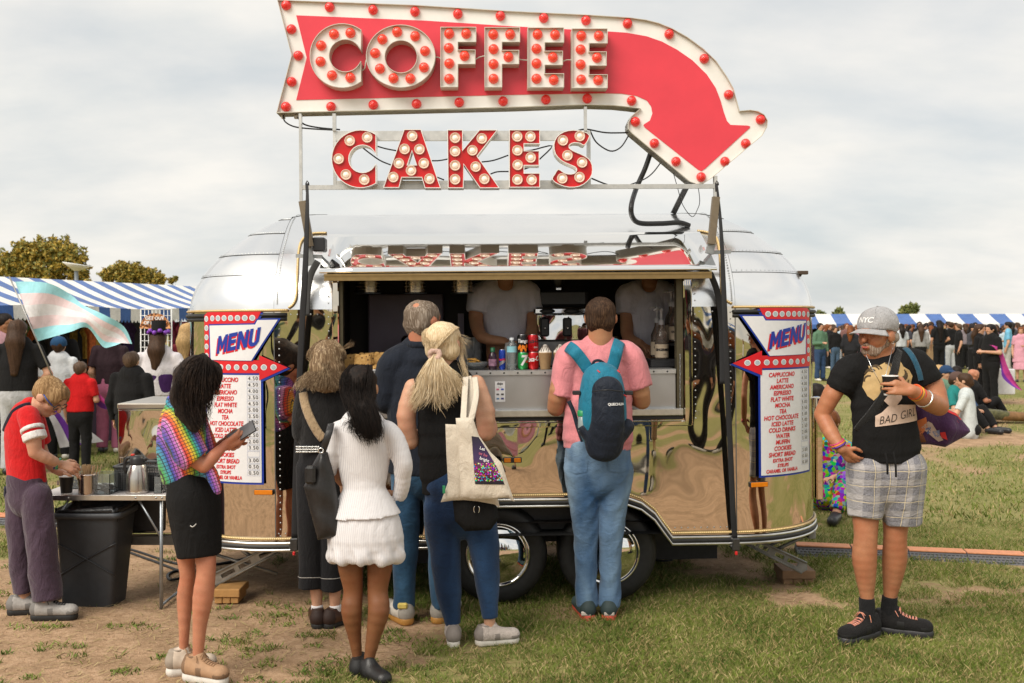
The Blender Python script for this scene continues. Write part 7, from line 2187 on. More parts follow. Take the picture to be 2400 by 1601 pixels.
C_.limb(j, [(1034, 1190, 0), (1044, 1290, 0), (1050, 1370, 0), (1062, 1465, 0.0)], [46, 39, 33, 21], cut=True); C_.limb(j, [(1118, 1190, 0), (1136, 1290, -0.01), (1143, 1370, 0), (1148, 1448, 0)], [46, 38, 29, 21], cut=True)
j.build('jeans', dk, C_.e, folds(0.005, 17, 9, 1.0))
sn_ = cloth('pale_knit_trainer', (0.50, 0.43, 0.385), fold=30)
foot(C_, (1062, 1478, 0.0), 96, 0.24, 0.082, (sn_, M_SOLEW), h=0.075, sole=0.034)
foot(C_, (1148, 1462, 0.0), 14, 0.235, 0.082, (sn_, M_SOLEW), h=0.07, sole=0.030)
blond = hairmat('platinum_hair', (0.66, 0.50, 0.30), (0.84, 0.72, 0.52), 0.5)
hs = SDF(0.0075, 0.015); q = lambda a, c, d: tuple(hc_(a, c, d))
hs.cap(q(-0.03, 0, 0.030), q(0.015, 0, 0.035), 0.088, 0.080); hs.cap(q(-0.03, -0.03, -0.03), q(-0.02, 0.035, -0.03), 0.062); hs.cap(q(-0.055, 0.0, -0.035), q(-0.085, 0.0, -0.05), 0.045, 0.03)
hs.cap(q(0.10, 0, -0.08), q(0.09, 0, -0.02), 0.07, 0.06, op='s', k=0.01)
hair = add_mesh(MB(), hs.mesh('hair', folds(0.002, 60, 2)))
guides = [C_.L((1016, 832, -0.13), (990, 868, -0.15), (972, 905, -0.14), (955, 935, -0.12)), C_.L((1018, 832, -0.14), (1000, 875, -0.16), (985, 930, -0.15), (968, 958, -0.14)), C_.L((1020, 833, -0.14), (1012, 880, -0.165), (1005, 925, -0.155), (988, 945, -0.15)), C_.L((1022, 833, -0.14), (1025, 880, -0.165), (1030, 930, -0.155), (1044, 960, -0.15)), C_.L((1024, 832, -0.14), (1040, 870, -0.16), (1055, 905, -0.15), (1062, 940, -0.14)), C_.L((1026, 830, -0.13), (1050, 860, -0.15), (1078, 890, -0.14), (1090, 920, -0.13))]
st_ = strands(guides, 150, 0.006, 0.0055, 3, 0.012, 12)
hair.add(st_.v, st_.f, True)
cap_g = []
for k_ in range(11):
 a_ = math.radians(-90 + 18 * k_ + 0)
 cap_g.append([hc_(0.03, 0.066 * math.sin(a_), 0.105 - 0.02 * abs(math.sin(a_))), hc_(-0.06, 0.088 * math.sin(a_), 0.065), hc_(-0.115, 0.055 * math.sin(a_), 0.005), hc_(-0.120, 0.012 * math.sin(a_), -0.042)])
st_ = strands(cap_g, 110, 0.003, 0.0035, 5, 0.0, 8, 0.6); hair.add(st_.v, st_.f, True)
fly = strands([C_.L((1075, 785, -0.02), (1090, 788, -0.03), (1105, 795, -0.03)), C_.L((1080, 800, 0.0), (1082, 840, -0.02), (1078, 870, -0.02)), C_.L((1078, 850, -0.05), (1095, 880, -0.08), (1098, 915, -0.1))], 22, 0.008, 0.0013, 8, 0.006); hair.add(fly.v, fly.f, True)
hair.build('hair', blond, C_.e)
sc = SDF(0.006, 0.006); c = C_.P(1019, 831, -0.135)
for k_ in range(9):
 a_ = k_ * 0.698; sc.ball((c.x + 0.026 * math.cos(a_), c.y + 0.008 * math.sin(a_ * 2), c.z + 0.020 * math.sin(a_) + 0.004 * math.sin(k_ * 2.2)), 0.015)
sc.build('scrunchie', cloth('peach_satin', (0.62, 0.42, 0.34), fold=60), C_.e, folds(0.002, 120, 3))
canvas = cloth('natural_canvas', (0.62, 0.55, 0.45), fold=8, weave=600, vary=0.1)
e1, b1 = soft_bag('canvas_tote', 'plain canvas tote hanging behind the printed tote', C_, [(1044, 994), (1072, 995), (1140, 1060), (1172, 1190), (1158, 1182), (1120, 1175), (1088, 1172), (1060, 1173), (1033, 1177), (1050, 1130), (1046, 1060)], -0.235, 0.05, canvas, 'tote bag', 3, 0.006)
MB().rbox(tuple(C_.P(1037, 1157, -0.27)), tuple(C_.P(1044, 1138, -0.265)), 0.002).build('green_tag', plain('green_tag', (0.03, 0.28, 0.12), 0.6), e1)
e2, b2 = soft_bag('canvas_tote', 'canvas tote with dark night print on the blonde woman\'s arm', C_, [(1068, 980), (1108, 978), (1122, 1020), (1150, 1060), (1176, 1085), (1190, 1130), (1206, 1176), (1190, 1166), (1150, 1170), (1110, 1172), (1080, 1164), (1078, 1100), (1074, 1040)], -0.30, 0.06, canvas, 'tote bag', 5, 0.006)
for pts in (((1092, 884, -0.10), (1090, 915, -0.17), (1088, 950, -0.24), (1086, 984, -0.29)), ((1112, 884, -0.10), (1116, 920, -0.18), (1112, 950, -0.25), (1104, 984, -0.29)), ((1098, 882, -0.08), (1104, 925, -0.16), (1096, 960, -0.22), (1092, 984, -0.27))):
 MB().tube(C_.path(*pts), 0.016, 8, flat=((0, 1, 0), 0.10)).build('handle', canvas, e2)
tp = NT('night_print'); v = tp.obj(); sx_ = tp.n('ShaderNodeSeparateXYZ'); tp.t.links.new(v, sx_.inputs[0])
zz = tp.math('MULTIPLY_ADD', sx_.outputs[2], 1.0, 0.0); p0z, p1z = C_.P(1130, 1130, -0.3).z, C_.P(1130, 1022, -0.3).z
f_ = tp.math('DIVIDE', tp.math('SUBTRACT', zz, p0z), p1z - p0z)
vo = tp.n('ShaderNodeTexVoronoi', {'Scale': 130.0}); tp.t.links.new(v, vo.inputs['Vector'])
night = tp.ramp(f_, [(0.0, (0.01, 0.008, 0.015)), (0.3, (0.14, 0.02, 0.06)), (0.5, (0.045, 0.02, 0.09)), (1.0, (0.018, 0.014, 0.03))])
msk = tp.math('MULTIPLY', tp.math('LESS_THAN', tp.math('ABSOLUTE', tp.math('SUBTRACT', f_, 0.24)), 0.2), tp.math('LESS_THAN', vo.outputs['Distance'], 0.42))
hs_ = tp.n('ShaderNodeHueSaturation', {'Saturation': 1.8, 'Value': 1.0, 'Color': vo.outputs['Color']})
tp.p(Base_Color=tp.mix(msk, night, hs_.outputs[0]), Roughness=0.8)
Q = [C_.P(u, v_, -0.3) for u, v_ in ((1106, 1021), (1122, 1024), (1140, 1052), (1164, 1092), (1183, 1134), (1114, 1132))]
m_ = sub_poly([(p.x, p.z) for p in Q], 0.012); wrap_print(m_, b2.data, (0, 1, 0), 0.003); link('printed_panel', m_, tp.m, e2)
for tx, u_, v_, sz, mt in (('Let', 1130, 1050, 0.022, M_PW), ('us be', 1132, 1063, 0.022, plain('pink_script', (0.5, 0.12, 0.2), 0.7)), ('bright', 1135, 1075, 0.022, M_PW)):
 me = text_mesh(tx, sz, 0.0003, 0.3, sub=0.01); o3 = C_.P(u_, v_, -0.3)
 map_mesh(me, lambda q_: Vector((o3.x + q_.x * 0.9, 0, o3.z + q_.z - q_.x * 0.35))); wrap_print(me, b2.data, (0, 1, 0), 0.005); link('lettering', me, mt, e2)
e3, b3 = soft_bag('hip_bag', 'small black bag with metal rings hanging below the totes', C_, [(1060, 1165), (1160, 1165), (1170, 1215), (1150, 1242), (1090, 1245), (1066, 1220)], -0.20, 0.07, BLACK_C, 'bag', 7, 0.004)
for sg in (-1, 1):
 c = C_.P(1117 + sg * 3, 1194, -0.255); MB().tube([c + Vector((sg * 0.008 * math.cos(a_), 0, 0.017 * math.sin(a_))) for a_ in [-1.3 + 0.26 * k for k in range(11)]], 0.0022, 5).build('ring', M_CHROME, e3)

# ---- woman in white striped suit
D_ = Fig('woman in white pinstripe peplum jacket and bubble shorts with long black hair', 855, 4.86)
b = SDF(0.0065, 0.012)
hd_ = head(b, tuple(D_.P(846, 910, 0.02)), (0.1, 1, -0.12), (0, 0, 1), 0.98, tuple(D_.P(845, 985, 0.02)), nr=0.046)
D_.limb(b, [(850, 1020, 0), (852, 1100, 0), (856, 1220, 0)], [50, 48, 56], fl=(0, 1, 0), f=0.62)
for sgn, s0, el, wr in ((1, (787, 1022, 0), (774, 1092, 0.0), (800, 1130, 0.14)), (-1, (916, 1022, 0), (942, 1098, 0.0), (930, 1160, 0.10))):
 D_.limb(b, [s0, el], [19, 15]); D_.limb(b, [el, wr], [15, 11]); hand(b, tuple(D_.P(*wr)), (0.4 * sgn, 0.8, 0.1), (0, 0, 1), 0.82, 0.7, sgn)
b.build('body', SK_MID, D_.e, smooth=2)
lg = SDF(0.0065, 0.015)
D_.limb(lg, [(818, 1270, 0), (822, 1330, 0.0), (828, 1385, 0.01), (824, 1430, 0.0), (831, 1490, 0.02), (840, 1556, 0.03)], [37, 31, 24, 26, 17, 10.5])
D_.limb(lg, [(893, 1270, 0), (890, 1330, 0.0), (885, 1385, 0.0), (888, 1430, -0.02), (876, 1490, -0.02), (862, 1560, -0.02)], [37, 31, 25, 27, 19, 11.5])
lg.build('tights', SK_TIGHT, D_.e, smooth=3)
st_t = NT('pinstripe_seersucker'); v = st_t.obj(); sx_ = st_t.n('ShaderNodeSeparateXYZ'); st_t.t.links.new(v, sx_.inputs[0])
wx = st_t.math('ADD', sx_.outputs[0], st_t.math('MULTIPLY', sx_.outputs[1], 0.5)); wx = st_t.math('MULTIPLY_ADD', st_t.noise(v, 6, 2), 0.012, wx)
ln_ = st_t.math('GREATER_THAN', st_t.math('SINE', st_t.math('MULTIPLY', wx, 6.283 / 0.0085)), 0.45)
st_t.p(Base_Color=st_t.mix(st_t.math('MULTIPLY', ln_, 0.75), (0.70, 0.685, 0.69, 1), (0.52, 0.51, 0.54, 1)), Roughness=0.85, Sheen_Weight=0.2)
st_t.bump(st_t.noise(st_t.obj((1, 1, 0.5)), 22, 4, 0.6, 1), 0.2, 0.03); M_SEER = st_t.m
t = SDF(0.008, 0.02)
D_.limb(t, [(850, 1003, 0.0), (852, 1040, 0), (852, 1090, 0.0), (853, 1135, 0.0)], [54, 66, 58, 50], fl=(0, 1, 0), f=0.64, k=0.02)
D_.limb(t, [(853, 1142, 0.0), (856, 1208, 0.0)], [52, 92], fl=(0, 1, 0), f=0.76, k=0.006, cut=True)
D_.limb(t, [(800, 1012, 0), (784, 1030, 0), (773, 1080, -0.02), (772, 1106, 0.03)], [28, 27, 21, 20], cut=True, k=0.008)
D_.limb(t, [(905, 1012, 0), (924, 1035, 0), (944, 1085, -0.02), (944, 1105, 0.0)], [28, 27, 22, 21], k=0.008); D_.limb(t, [(944, 1100, -0.01), (943, 1138, 0.02), (935, 1166, 0.06)], [21, 19, 17], cut=True, k=0.008)
D_.limb(t, [(848, 985, 0.02), (850, 1010, 0.01)], [28, 45])
jk = t.build('jacket', M_SEER, D_.e, folds(0.0035, 14, 34))
s_ = SDF(0.008, 0.03)
D_.limb(s_, [(857, 1195, 0.0), (857, 1258, 0.0), (857, 1308, 0.0)], [66, 92, 84], fl=(0, 1, 0), f=0.74, k=0.02, cut=True)
for k_ in range(10):
 a_ = -0.2 + k_ * 0.7; s_.ball((tuple(D_.P(857, 1298, 0) + Vector((0.152 * math.cos(a_), 0.108 * math.sin(a_), 0.008 * math.sin(k_ * 2.1))))), 0.038)
s_.build('bubble_shorts', M_SEER, D_.e, lambda V: 0.0035 * np.sin(np.arctan2(V[:, 1], V[:, 0]) * 17 + 3 * np.sin(V[:, 2] * 20)) * np.clip((0.72 - V[:, 2]) * 8, 0.25, 1))
bl = plain('black_leather', (0.016, 0.015, 0.015), 0.4, 0, 0.2, 40, 0.3, 200); bls = plain('dark_heel', (0.03, 0.022, 0.018), 0.6)
foot(D_, (840, 1556, 0.03), 95, 0.235, 0.08, (bl, bls), h=0.06, sole=0.016)
foot(D_, (864, 1562, -0.03), -48, 0.235, 0.082, (bl, bls), h=0.06, sole=0.016)
blackhair = hairmat('black_hair', (0.008, 0.005, 0.004), (0.028, 0.017, 0.012), 0.55)
hs = SDF(0.007, 0.015); q = lambda a, c, d: tuple(hd_(a, c, d))
hs.cap(q(-0.022, 0, 0.028), q(0.02, 0, 0.033), 0.083, 0.075); hs.cap(q(-0.035, -0.02, -0.03), q(-0.03, 0.03, -0.03), 0.058)
hs.chain([tuple(p) for p in D_.L((842, 930, -0.05), (852, 965, -0.11), (862, 1000, -0.13), (868, 1022, -0.13))], D_.R(28, 22, 18, 10), fl=(0, 1, 0), f=0.6)
hair = add_mesh(MB(), hs.mesh('hair', folds(0.002, 60, 2)))
gs = []
for k_ in range(9):
 x = -1 + k_ / 4
 gs.append([hd_(-0.01, 0.055 * x, 0.112), hd_(-0.09, 0.075 * x, 0.05), hd_(-0.10, 0.070 * x, -0.03)] + D_.L((850 + 30 * x, 968, -0.14), (862 + 32 * x, 1005, -0.16), (868 + 24 * x, 1036 - 10 * abs(x), -0.15)))
st_ = strands(gs, 260, 0.007, 0.0045, 4, 0.008, 14); hair.add(st_.v, st_.f, True)
wisp = strands([D_.L((836, 990, -0.1), (815, 985, -0.12), (800, 995, -0.12)), D_.L((840, 975, -0.12), (826, 1010, -0.15), (836, 1030, -0.15))], 16, 0.006, 0.0016, 6, 0.01); hair.add(wisp.v, wisp.f, True)
hair.build('hair', blackhair, D_.e)
e4, b4 = soft_bag('shoulder_bag', 'black leather shoulder bag on the white suited woman\'s left side', D_, [(752, 1055), (768, 1060), (782, 1110), (794, 1180), (800, 1260), (745, 1265), (712, 1140), (718, 1128), (732, 1090)], -0.06, 0.10, bl, 'bag', 9, 0.006)
MB().tube(D_.path((776, 993, -0.06), (772, 1010, -0.11), (764, 1035, -0.12), (756, 1058, -0.10)), 0.017, 8, flat=((0, 1, 0), 0.15)).build('strap', bl, e4)
MB().rbox(tuple(D_.P(713, 1136, -0.14)), tuple(D_.P(742, 1090, -0.10)), 0.012).build('flap', bl, e4)
c = D_.P(752, 1056, -0.115); MB().tube([c + Vector((0.012 * math.cos(a_), 0, 0.012 * math.sin(a_))) for a_ in [0.6 * k for k in range(12)]], 0.003, 6).build('ring', M_CHROME, e4)
jk_ = None

# ---- woman in black with highlighted hair
E_ = Fig('woman in black culottes with highlighted brown hair and beige strap', 758, 5.66)
b = SDF(0.0065, 0.012)
he_ = head(b, tuple(E_.P(766, 846, 0.02)), (-0.15, 1, -0.1), (0, 0, 1), 1.0, tuple(E_.P(762, 912, 0.02)), nr=0.048)
E_.limb(b, [(760, 950, 0), (758, 1030, 0), (756, 1110, 0)], [50, 50, 50], fl=(0, 1, 0), f=0.62)
E_.limb(b, [(712, 948, 0), (706, 1020, 0.02), (730, 1040, 0.14)], [22, 18, 12]); hand(b, tuple(E_.P(730, 1040, 0.14)), (0.5, 0.6, 0.2), (0, 0, 1), 0.8, 0.7, 1)
E_.limb(b, [(812, 948, 0), (818, 1020, 0.02), (800, 1035, 0.14)], [22, 18, 12]); hand(b, tuple(E_.P(800, 1035, 0.14)), (-0.5, 0.6, 0.2), (0, 0, 1), 0.8, 0.7, -1)
E_.limb(b, [(735, 1120, 0), (738, 1300, 0), (742, 1400, 0), (745, 1440, 0.0)], [34, 24, 14, 12]); E_.limb(b, [(785, 1120, 0), (786, 1300, 0), (785, 1400, 0), (784, 1440, 0)], [34, 24, 14, 12])
b.build('body', SK_FAIR, E_.e, smooth=2)
t = SDF(0.009, 0.025)
E_.limb(t, [(760, 922, 0.01), (758, 960, 0), (758, 1045, 0.0)], [54, 64, 60], fl=(0, 1, 0), f=0.64, cut=True)
E_.limb(t, [(720, 935, 0), (710, 960, 0), (706, 1015, 0.01), (722, 1032, 0.10)], [28, 27, 24, 18], cut=True); E_.limb(t, [(800, 935, 0), (812, 960, 0), (818, 1015, 0.01), (805, 1030, 0.10)], [28, 27, 24, 18], cut=True)
etop = t.build('knit_top', cloth('black_knit', (0.013, 0.0125, 0.013), fold=14, sheen=0.1), E_.e, folds(0.006, 15, 41))
s_ = SDF(0.009, 0.02)
E_.limb(s_, [(757, 1048, 0), (756, 1100, 0)], [55, 60], fl=(0, 1, 0), f=0.7)
E_.limb(s_, [(728, 1100, 0), (728, 1250, 0), (728, 1378, 0)], [36, 33, 31], cut=True); E_.limb(s_, [(782, 1100, 0), (782, 1250, 0.0), (780, 1382, 0)], [36, 33, 30], cut=True)
cul = s_.build('culottes', cloth('black_denim', (0.012, 0.012, 0.014), fold=8, sheen=0.06), E_.e, folds(0.008, 11, 44, 0.3))
for a_ in (((698, 1350), (728, 1347), (756, 1349)), ((754, 1351), (780, 1349), (808, 1350))):
 hug(E_, cul, a_, 0.0035, plain('pale_thread', (0.5, 0.48, 0.45), 0.7), 'hem_stitch', 0.002)
bstr = cloth('beige_webbing', (0.40, 0.29, 0.175), fold=30)
hug(E_, etop, [(716, 918), (722, 945), (734, 975), (750, 1005), (765, 1025)], 0.052, bstr, 'bag_strap', 0.006)
bt = MB()
for i in range(16):
 for j_ in range(3):
  p = E_.P(704 + i * 3.4, 1042 + j_ * 6, 0); pa = 0.142 * math.sqrt(max(0.02, 1 - ((p.x + 0.0) / 0.15) ** 2)) * 0.66
  bt.lathe([(0.006, 0), (0.004, 0.004), (0.0005, 0.006)], 7, M=Matrix.Translation((p.x, -0.10, p.z)) @ Matrix.Rotation(math.radians(90), 4, 'X'))
bt.build('belt_studs', M_CHROME, E_.e, kind='stuff')
for u in (742, 785):
 q_ = SDF(0.006, 0.01); E_.limb(q_, [(u + 1, 1417, 0.0), (u + 2, 1444, 0.0)], [15, 15], cut0=True); q_.build('sock', plain('white_sock', (0.72, 0.70, 0.70), 0.9), E_.e)
brn = plain('brown_leather', (0.055, 0.020, 0.010), 0.35, 0, 0.25, 40)
foot(E_, (744, 1438, 0.0), 105, 0.25, 0.09, (brn, M_SOLEB), h=0.07, sole=0.030); foot(E_, (784, 1438, 0.0), 60, 0.25, 0.09, (brn, M_SOLEB), h=0.07, sole=0.030)
hs = SDF(0.007, 0.015); q = lambda a, c, d: tuple(he_(a, c, d))
hs.cap(q(-0.025, 0, 0.028), q(0.02, 0, 0.03), 0.090, 0.080); hs.cap(q(-0.035, -0.02, -0.03), q(-0.03, 0.02, -0.05), 0.078, 0.085, k=0.02)
hs.cap(q(-0.03, 0.0, -0.05), q(-0.03, 0.0, -0.11), 0.085, 0.092)
hair = add_mesh(MB(), hs.mesh('hair', folds(0.002, 60, 2)))
gs = []
for k_ in range(13):
 x = -1 + k_ / 6; cx_ = math.sqrt(max(0.0, 1 - 0.8 * x * x))
 gs.append([he_(0.0, 0.03 * -x, 0.118), he_(-0.06 * cx_ - 0.02, -0.082 * x, 0.075), he_(-0.10 * cx_, -0.10 * x, 0.0)] + E_.L((762 + 56 * x, 890, -0.135 * cx_), (757 + 62 * x + (-8 if x < -0.5 else 0), 912, -0.15 * cx_)))
st_ = strands(gs, 260, 0.004, 0.0045, 14, 0.004, 12, 0.5); hair.add(st_.v, st_.f, True)
st_ = strands([E_.L((810, 818, -0.03), (825, 812, -0.04), (835, 808, -0.04)), E_.L((806, 812, -0.03), (818, 802, -0.04))], 14, 0.006, 0.0013, 5); hair.add(st_.v, st_.f, True)
hair.build('hair', hairmat('highlighted_brown_hair', (0.17, 0.105, 0.055), (0.52, 0.40, 0.25), 0.4), E_.e)

# ---- man in navy jacket
F_m = Fig('grey haired man in navy jacket and blue jeans waiting at the counter', 985, 5.74)
b = SDF(0.0065, 0.012)
hf_ = head(b, tuple(F_m.P(992, 752, 0.0)), (0.6, 0.8, -0.05), (0, 0, 1), 1.12, tuple(F_m.P(988, 815, 0.0)), nr=0.060)
F_m.limb(b, [(986, 850, 0), (986, 950, 0), (985, 1060, 0)], [58, 60, 56], fl=(0, 1, 0), f=0.62)
for x, ex, wx_, sg in ((915, 902, 930, 1), (1058, 1078, 1062, -1)):
 F_m.limb(b, [(x, 862, 0), (ex, 945, 0.0), (wx_, 935, 0.2)], [25, 22, 14]); hand(b, tuple(F_m.P(wx_, 935, 0.2)), (0.3 * sg, 0.8, 0.1), (0, 0, 1), 0.95, 0.5, sg)
F_m.limb(b, [(952, 1080, 0), (950, 1250, 0), (946, 1425, 0)], [36, 26, 16]); F_m.limb(b, [(1018, 1080, 0), (1028, 1250, 0), (1032, 1425, 0.0)], [36, 26, 16])
b.build('body', SK_RUDDY, F_m.e, smooth=2)
h_ = SDF(0.0065, 0.012); q = lambda a, c, d: tuple(hf_(a, c, d))
h_.cap(q(-0.030, 0, 0.024), q(0.015, 0, 0.030), 0.092, 0.084); h_.cap(q(-0.05, -0.03, -0.02), q(-0.05, 0.03, -0.02), 0.054); h_.cap(q(-0.045, -0.03, -0.052), q(-0.045, 0.03, -0.052), 0.037)
h_.cap(q(0.11, 0, -0.05), q(0.08, 0, 0.0), 0.07, 0.05, op='s', k=0.01); h_.ball(q(-0.085, 0.02, 0.085), 0.022, op='s', k=0.02)
h_.build('hair', hairmat('salt_pepper_hair', (0.17, 0.125, 0.09), (0.40, 0.34, 0.28), 0.6), F_m.e, folds(0.0015, 150, 3))
navyw = cloth('navy_wool', (0.010, 0.014, 0.024), fold=9, sheen=0.12)
t = SDF(0.009, 0.03)
F_m.limb(t, [(988, 836, 0.0), (986, 890, 0), (986, 1000, 0.0), (985, 1110, 0.0)], [60, 82, 84, 86], fl=(0, 1, 0), f=0.62, cut=True)
F_m.limb(t, [(945, 842, 0), (918, 862, 0), (902, 940, 0.0), (915, 938, 0.12)], [40, 38, 30, 24], cut=True); F_m.limb(t, [(1030, 842, 0), (1058, 862, 0), (1076, 940, 0.0), (1066, 938, 0.12)], [40, 38, 30, 24], cut=True)
F_m.limb(t, [(985, 806, 0.0), (986, 840, 0.0)], [34, 50])
t.build('jacket', navyw, F_m.e, folds(0.006, 12, 51))
cl = MB()
rg = [F_m.P(986 + 34 * math.cos(a_), 806 - 3 * math.sin(a_), 0.075 * math.sin(a_)) for a_ in [k * 0.35 for k in range(19)]]
cl.tube(rg, 0.020, 8, flat=((0, 0, 1), 1.2)).build('collar', navyw, F_m.e)
mid = denim('mid_denim', (0.008, 0.038, 0.085, 1), (0.07, 0.17, 0.29, 1))
j = SDF(0.009, 0.02); F_m.limb(j, [(985, 1060, 0), (985, 1100, 0)], [72, 76], fl=(0, 1, 0), f=0.7)
F_m.limb(j, [(952, 1100, 0), (950, 1250, 0), (947, 1340, 0), (946, 1422, 0)], [40, 34, 30, 26], cut=True); F_m.limb(j, [(1020, 1100, 0), (1030, 1250, 0), (1032, 1340, 0), (1034, 1422, 0)], [40, 34, 30, 26], cut=True)
j.build('jeans', mid, F_m.e, folds(0.006, 18, 54, 1.3))
crs = plain('cream_leather', (0.60, 0.55, 0.48), 0.6, 0, 0.1, 30); gum = plain('gum_sole', (0.45, 0.22, 0.05), 0.5)
for ank, an in (((944, 1432, 0.0), 125), ((1034, 1428, 0.03), 70)):
 o = foot(F_m, ank, an, 0.295, 0.105, (crs, gum), h=0.085, sole=0.034)
 p = F_m.P(ank[0], ank[1] - 10, ank[2] - 0.06); MB().rbox((p.x - 0.028, p.y - 0.02, 0.09), (p.x + 0.028, p.y + 0.02, 0.125), 0.008).build('heel_patch', plain('yellow_suede', (0.62, 0.48, 0.12), 0.8), o)

# ---- woman in the rainbow shirt with a phone
G_ = Fig('woman in rainbow grid shirt and black skirt looking at her phone', 455, 4.80)
b = SDF(0.0065, 0.012)
hg_ = head(b, tuple(G_.P(466, 893, 0.0)), (0.86, 0.42, -0.42), (0.25, 0.1, 1), 1.0, tuple(G_.P(432, 960, 0.02)), nr=0.046)
G_.limb(b, [(430, 990, 0.02), (435, 1060, 0), (450, 1170, 0)], [50, 48, 52], fl=(0.3, 1, 0), f=0.66)
G_.limb(b, [(420, 985, -0.06), (440, 1060, -0.12), (478, 1092, -0.12)], [23, 20, 17]); G_.limb(b, [(478, 1092, -0.12), (502, 1068, -0.10), (524, 1046, -0.06)], [18, 15, 10.5])
hand(b, tuple(G_.P(522, 1048, -0.06)), (0.78, 0.42, 0.42), (0.20, -0.85, -0.45), 0.92, 0.55, 1)
G_.limb(b, [(455, 985, 0.10), (478, 1050, 0.14), (500, 1062, 0.16)], [22, 18, 15]); G_.limb(b, [(500, 1062, 0.16), (520, 1042, 0.12), (535, 1030, 0.06)], [15, 13, 10])
hand(b, tuple(G_.P(532, 1032, 0.07)), (0.8, -0.2, 0.45), (0.1, 0.7, 0.6), 0.88, 0.6, -1)
G_.limb(b, [(435, 1250, 0.0), (436, 1310, 0.03), (440, 1350, 0.04), (434, 1400, 0.06), (432, 1470, 0.06), (430, 1548, 0.07)], [30, 22, 19, 20.5, 14, 10.5])
G_.limb(b, [(478, 1250, -0.01), (481, 1300, -0.03), (483, 1340, -0.04), (476, 1400, -0.04), (468, 1470, -0.035), (463, 1560, -0.03)], [32, 26, 23, 25, 17, 12])
b.build('body', SK_RUDDY, G_.e, smooth=2)
rb = NT('rainbow_grid'); v = rb.obj(rot=(0, 0.35, 0.0)); sx_ = rb.n('ShaderNodeSeparateXYZ'); rb.t.links.new(v, sx_.inputs[0])
ax_ = rb.math('ADD', sx_.outputs[0], rb.math('MULTIPLY', sx_.outputs[1], 0.75)); ax_ = rb.math('MULTIPLY_ADD', rb.noise(v, 3, 2), 0.03, ax_)
hue = rb.math('FRACT', rb.math('MULTIPLY', ax_, 1 / 0.135))
col = rb.ramp(hue, [(0.0, (0.62, 0.015, 0.02)), (0.13, (0.70, 0.16, 0.01)), (0.27, (0.70, 0.50, 0.02)), (0.42, (0.06, 0.38, 0.06)), (0.55, (0.04, 0.30, 0.42)), (0.68, (0.05, 0.06, 0.38)), (0.82, (0.42, 0.12, 0.48)), (0.93, (0.62, 0.25, 0.45)), (1.0, (0.62, 0.015, 0.02))])
def gl_(s, per): return rb.math('LESS_THAN', rb.math('ABSOLUTE', rb.math('SUBTRACT', rb.math('FRACT', rb.math('MULTIPLY', s, 1 / per)), 0.5)), 0.085)
zz_ = rb.math('MULTIPLY_ADD', rb.noise(v, 3, 2), 0.03, sx_.outputs[2])
grid = rb.math('MAXIMUM', gl_(ax_, 0.0165), gl_(zz_, 0.0165))
rb.p(Base_Color=rb.mix(grid, col, (0.012, 0.01, 0.014, 1)), Roughness=0.7, Sheen_Weight=0.15); rb.bump(rb.noise(rb.obj((1, 1, 0.5)), 14, 4, 0.6, 1.2), 0.4, 0.03)
t = SDF(0.0085, 0.025)
G_.limb(t, [(432, 962, 0.02), (428, 1000, 0.01), (424, 1060, 0.0), (436, 1118, 0.0)], [46, 62, 64, 62], fl=(0.3, 1, 0), f=0.70, cut=True)
G_.limb(t, [(420, 985, -0.05), (424, 1012, -0.09), (447, 1062, -0.12), (462, 1080, -0.12)], [38, 42, 40, 36], cut=True)
G_.limb(t, [(452, 985, 0.08), (470, 1030, 0.12), (486, 1058, 0.15)], [34, 34, 30], cut=True)
G_.limb(t, [(470, 1095, -0.06), (492, 1110, -0.10), (510, 1150, -0.11)], [26, 16, 8])
G_.limb(t, [(412, 942, 0.02), (440, 952, 0.02)], [22, 26])
t.build('shirt', rb.m, G_.e, folds(0.008, 13, 61))
s_ = SDF(0.009, 0.02)
G_.limb(s_, [(448, 1128, 0.0), (453, 1165, 0.0), (460, 1225, 0.0), (466, 1302, -0.01)], [50, 63, 60, 53], fl=(0.3, 1, 0), f=1.08, cut=True)
s_.build('skirt', BLACK_C, G_.e, folds(0.005, 12, 64))
MB().tube(G_.path((446, 1232, -0.27), (452, 1235, -0.275), (460, 1228, -0.275)), 0.0022, 5).build('drawstring_end', plain('pale_thread', (0.5, 0.48, 0.45), 0.7), G_.e)
beige = plain('beige_trainer_suede', (0.38, 0.225, 0.125), 0.75, 0, 0.12, 40)
foot(G_, (430, 1545, 0.07), 15, 0.225, 0.082, (plain('cream_trainer', (0.58, 0.48, 0.38), 0.7), M_SOLEW), h=0.08, sole=0.045, lace=beige)
foot(G_, (463, 1558, -0.03), -22, 0.245, 0.086, (beige, M_SOLEW), h=0.078, sole=0.044, lace=beige)
dbrown = hairmat('dark_brown_hair', (0.014, 0.008, 0.006), (0.055, 0.032, 0.02), 0.5)
hs = SDF(0.007, 0.015); q = lambda a, c, d: tuple(hg_(a, c, d))
hs.cap(q(-0.025, 0, 0.03), q(0.02, 0, 0.036), 0.088, 0.080)
hs.chain([tuple(p) for p in G_.L((446, 888, 0.0), (434, 930, -0.04), (440, 970, -0.10), (455, 1000, -0.15))], G_.R(42, 35, 28, 14), fl=(0.3, 1, 0), f=0.85)
hair = add_mesh(MB(), hs.mesh('hair', folds(0.003, 50, 2)))
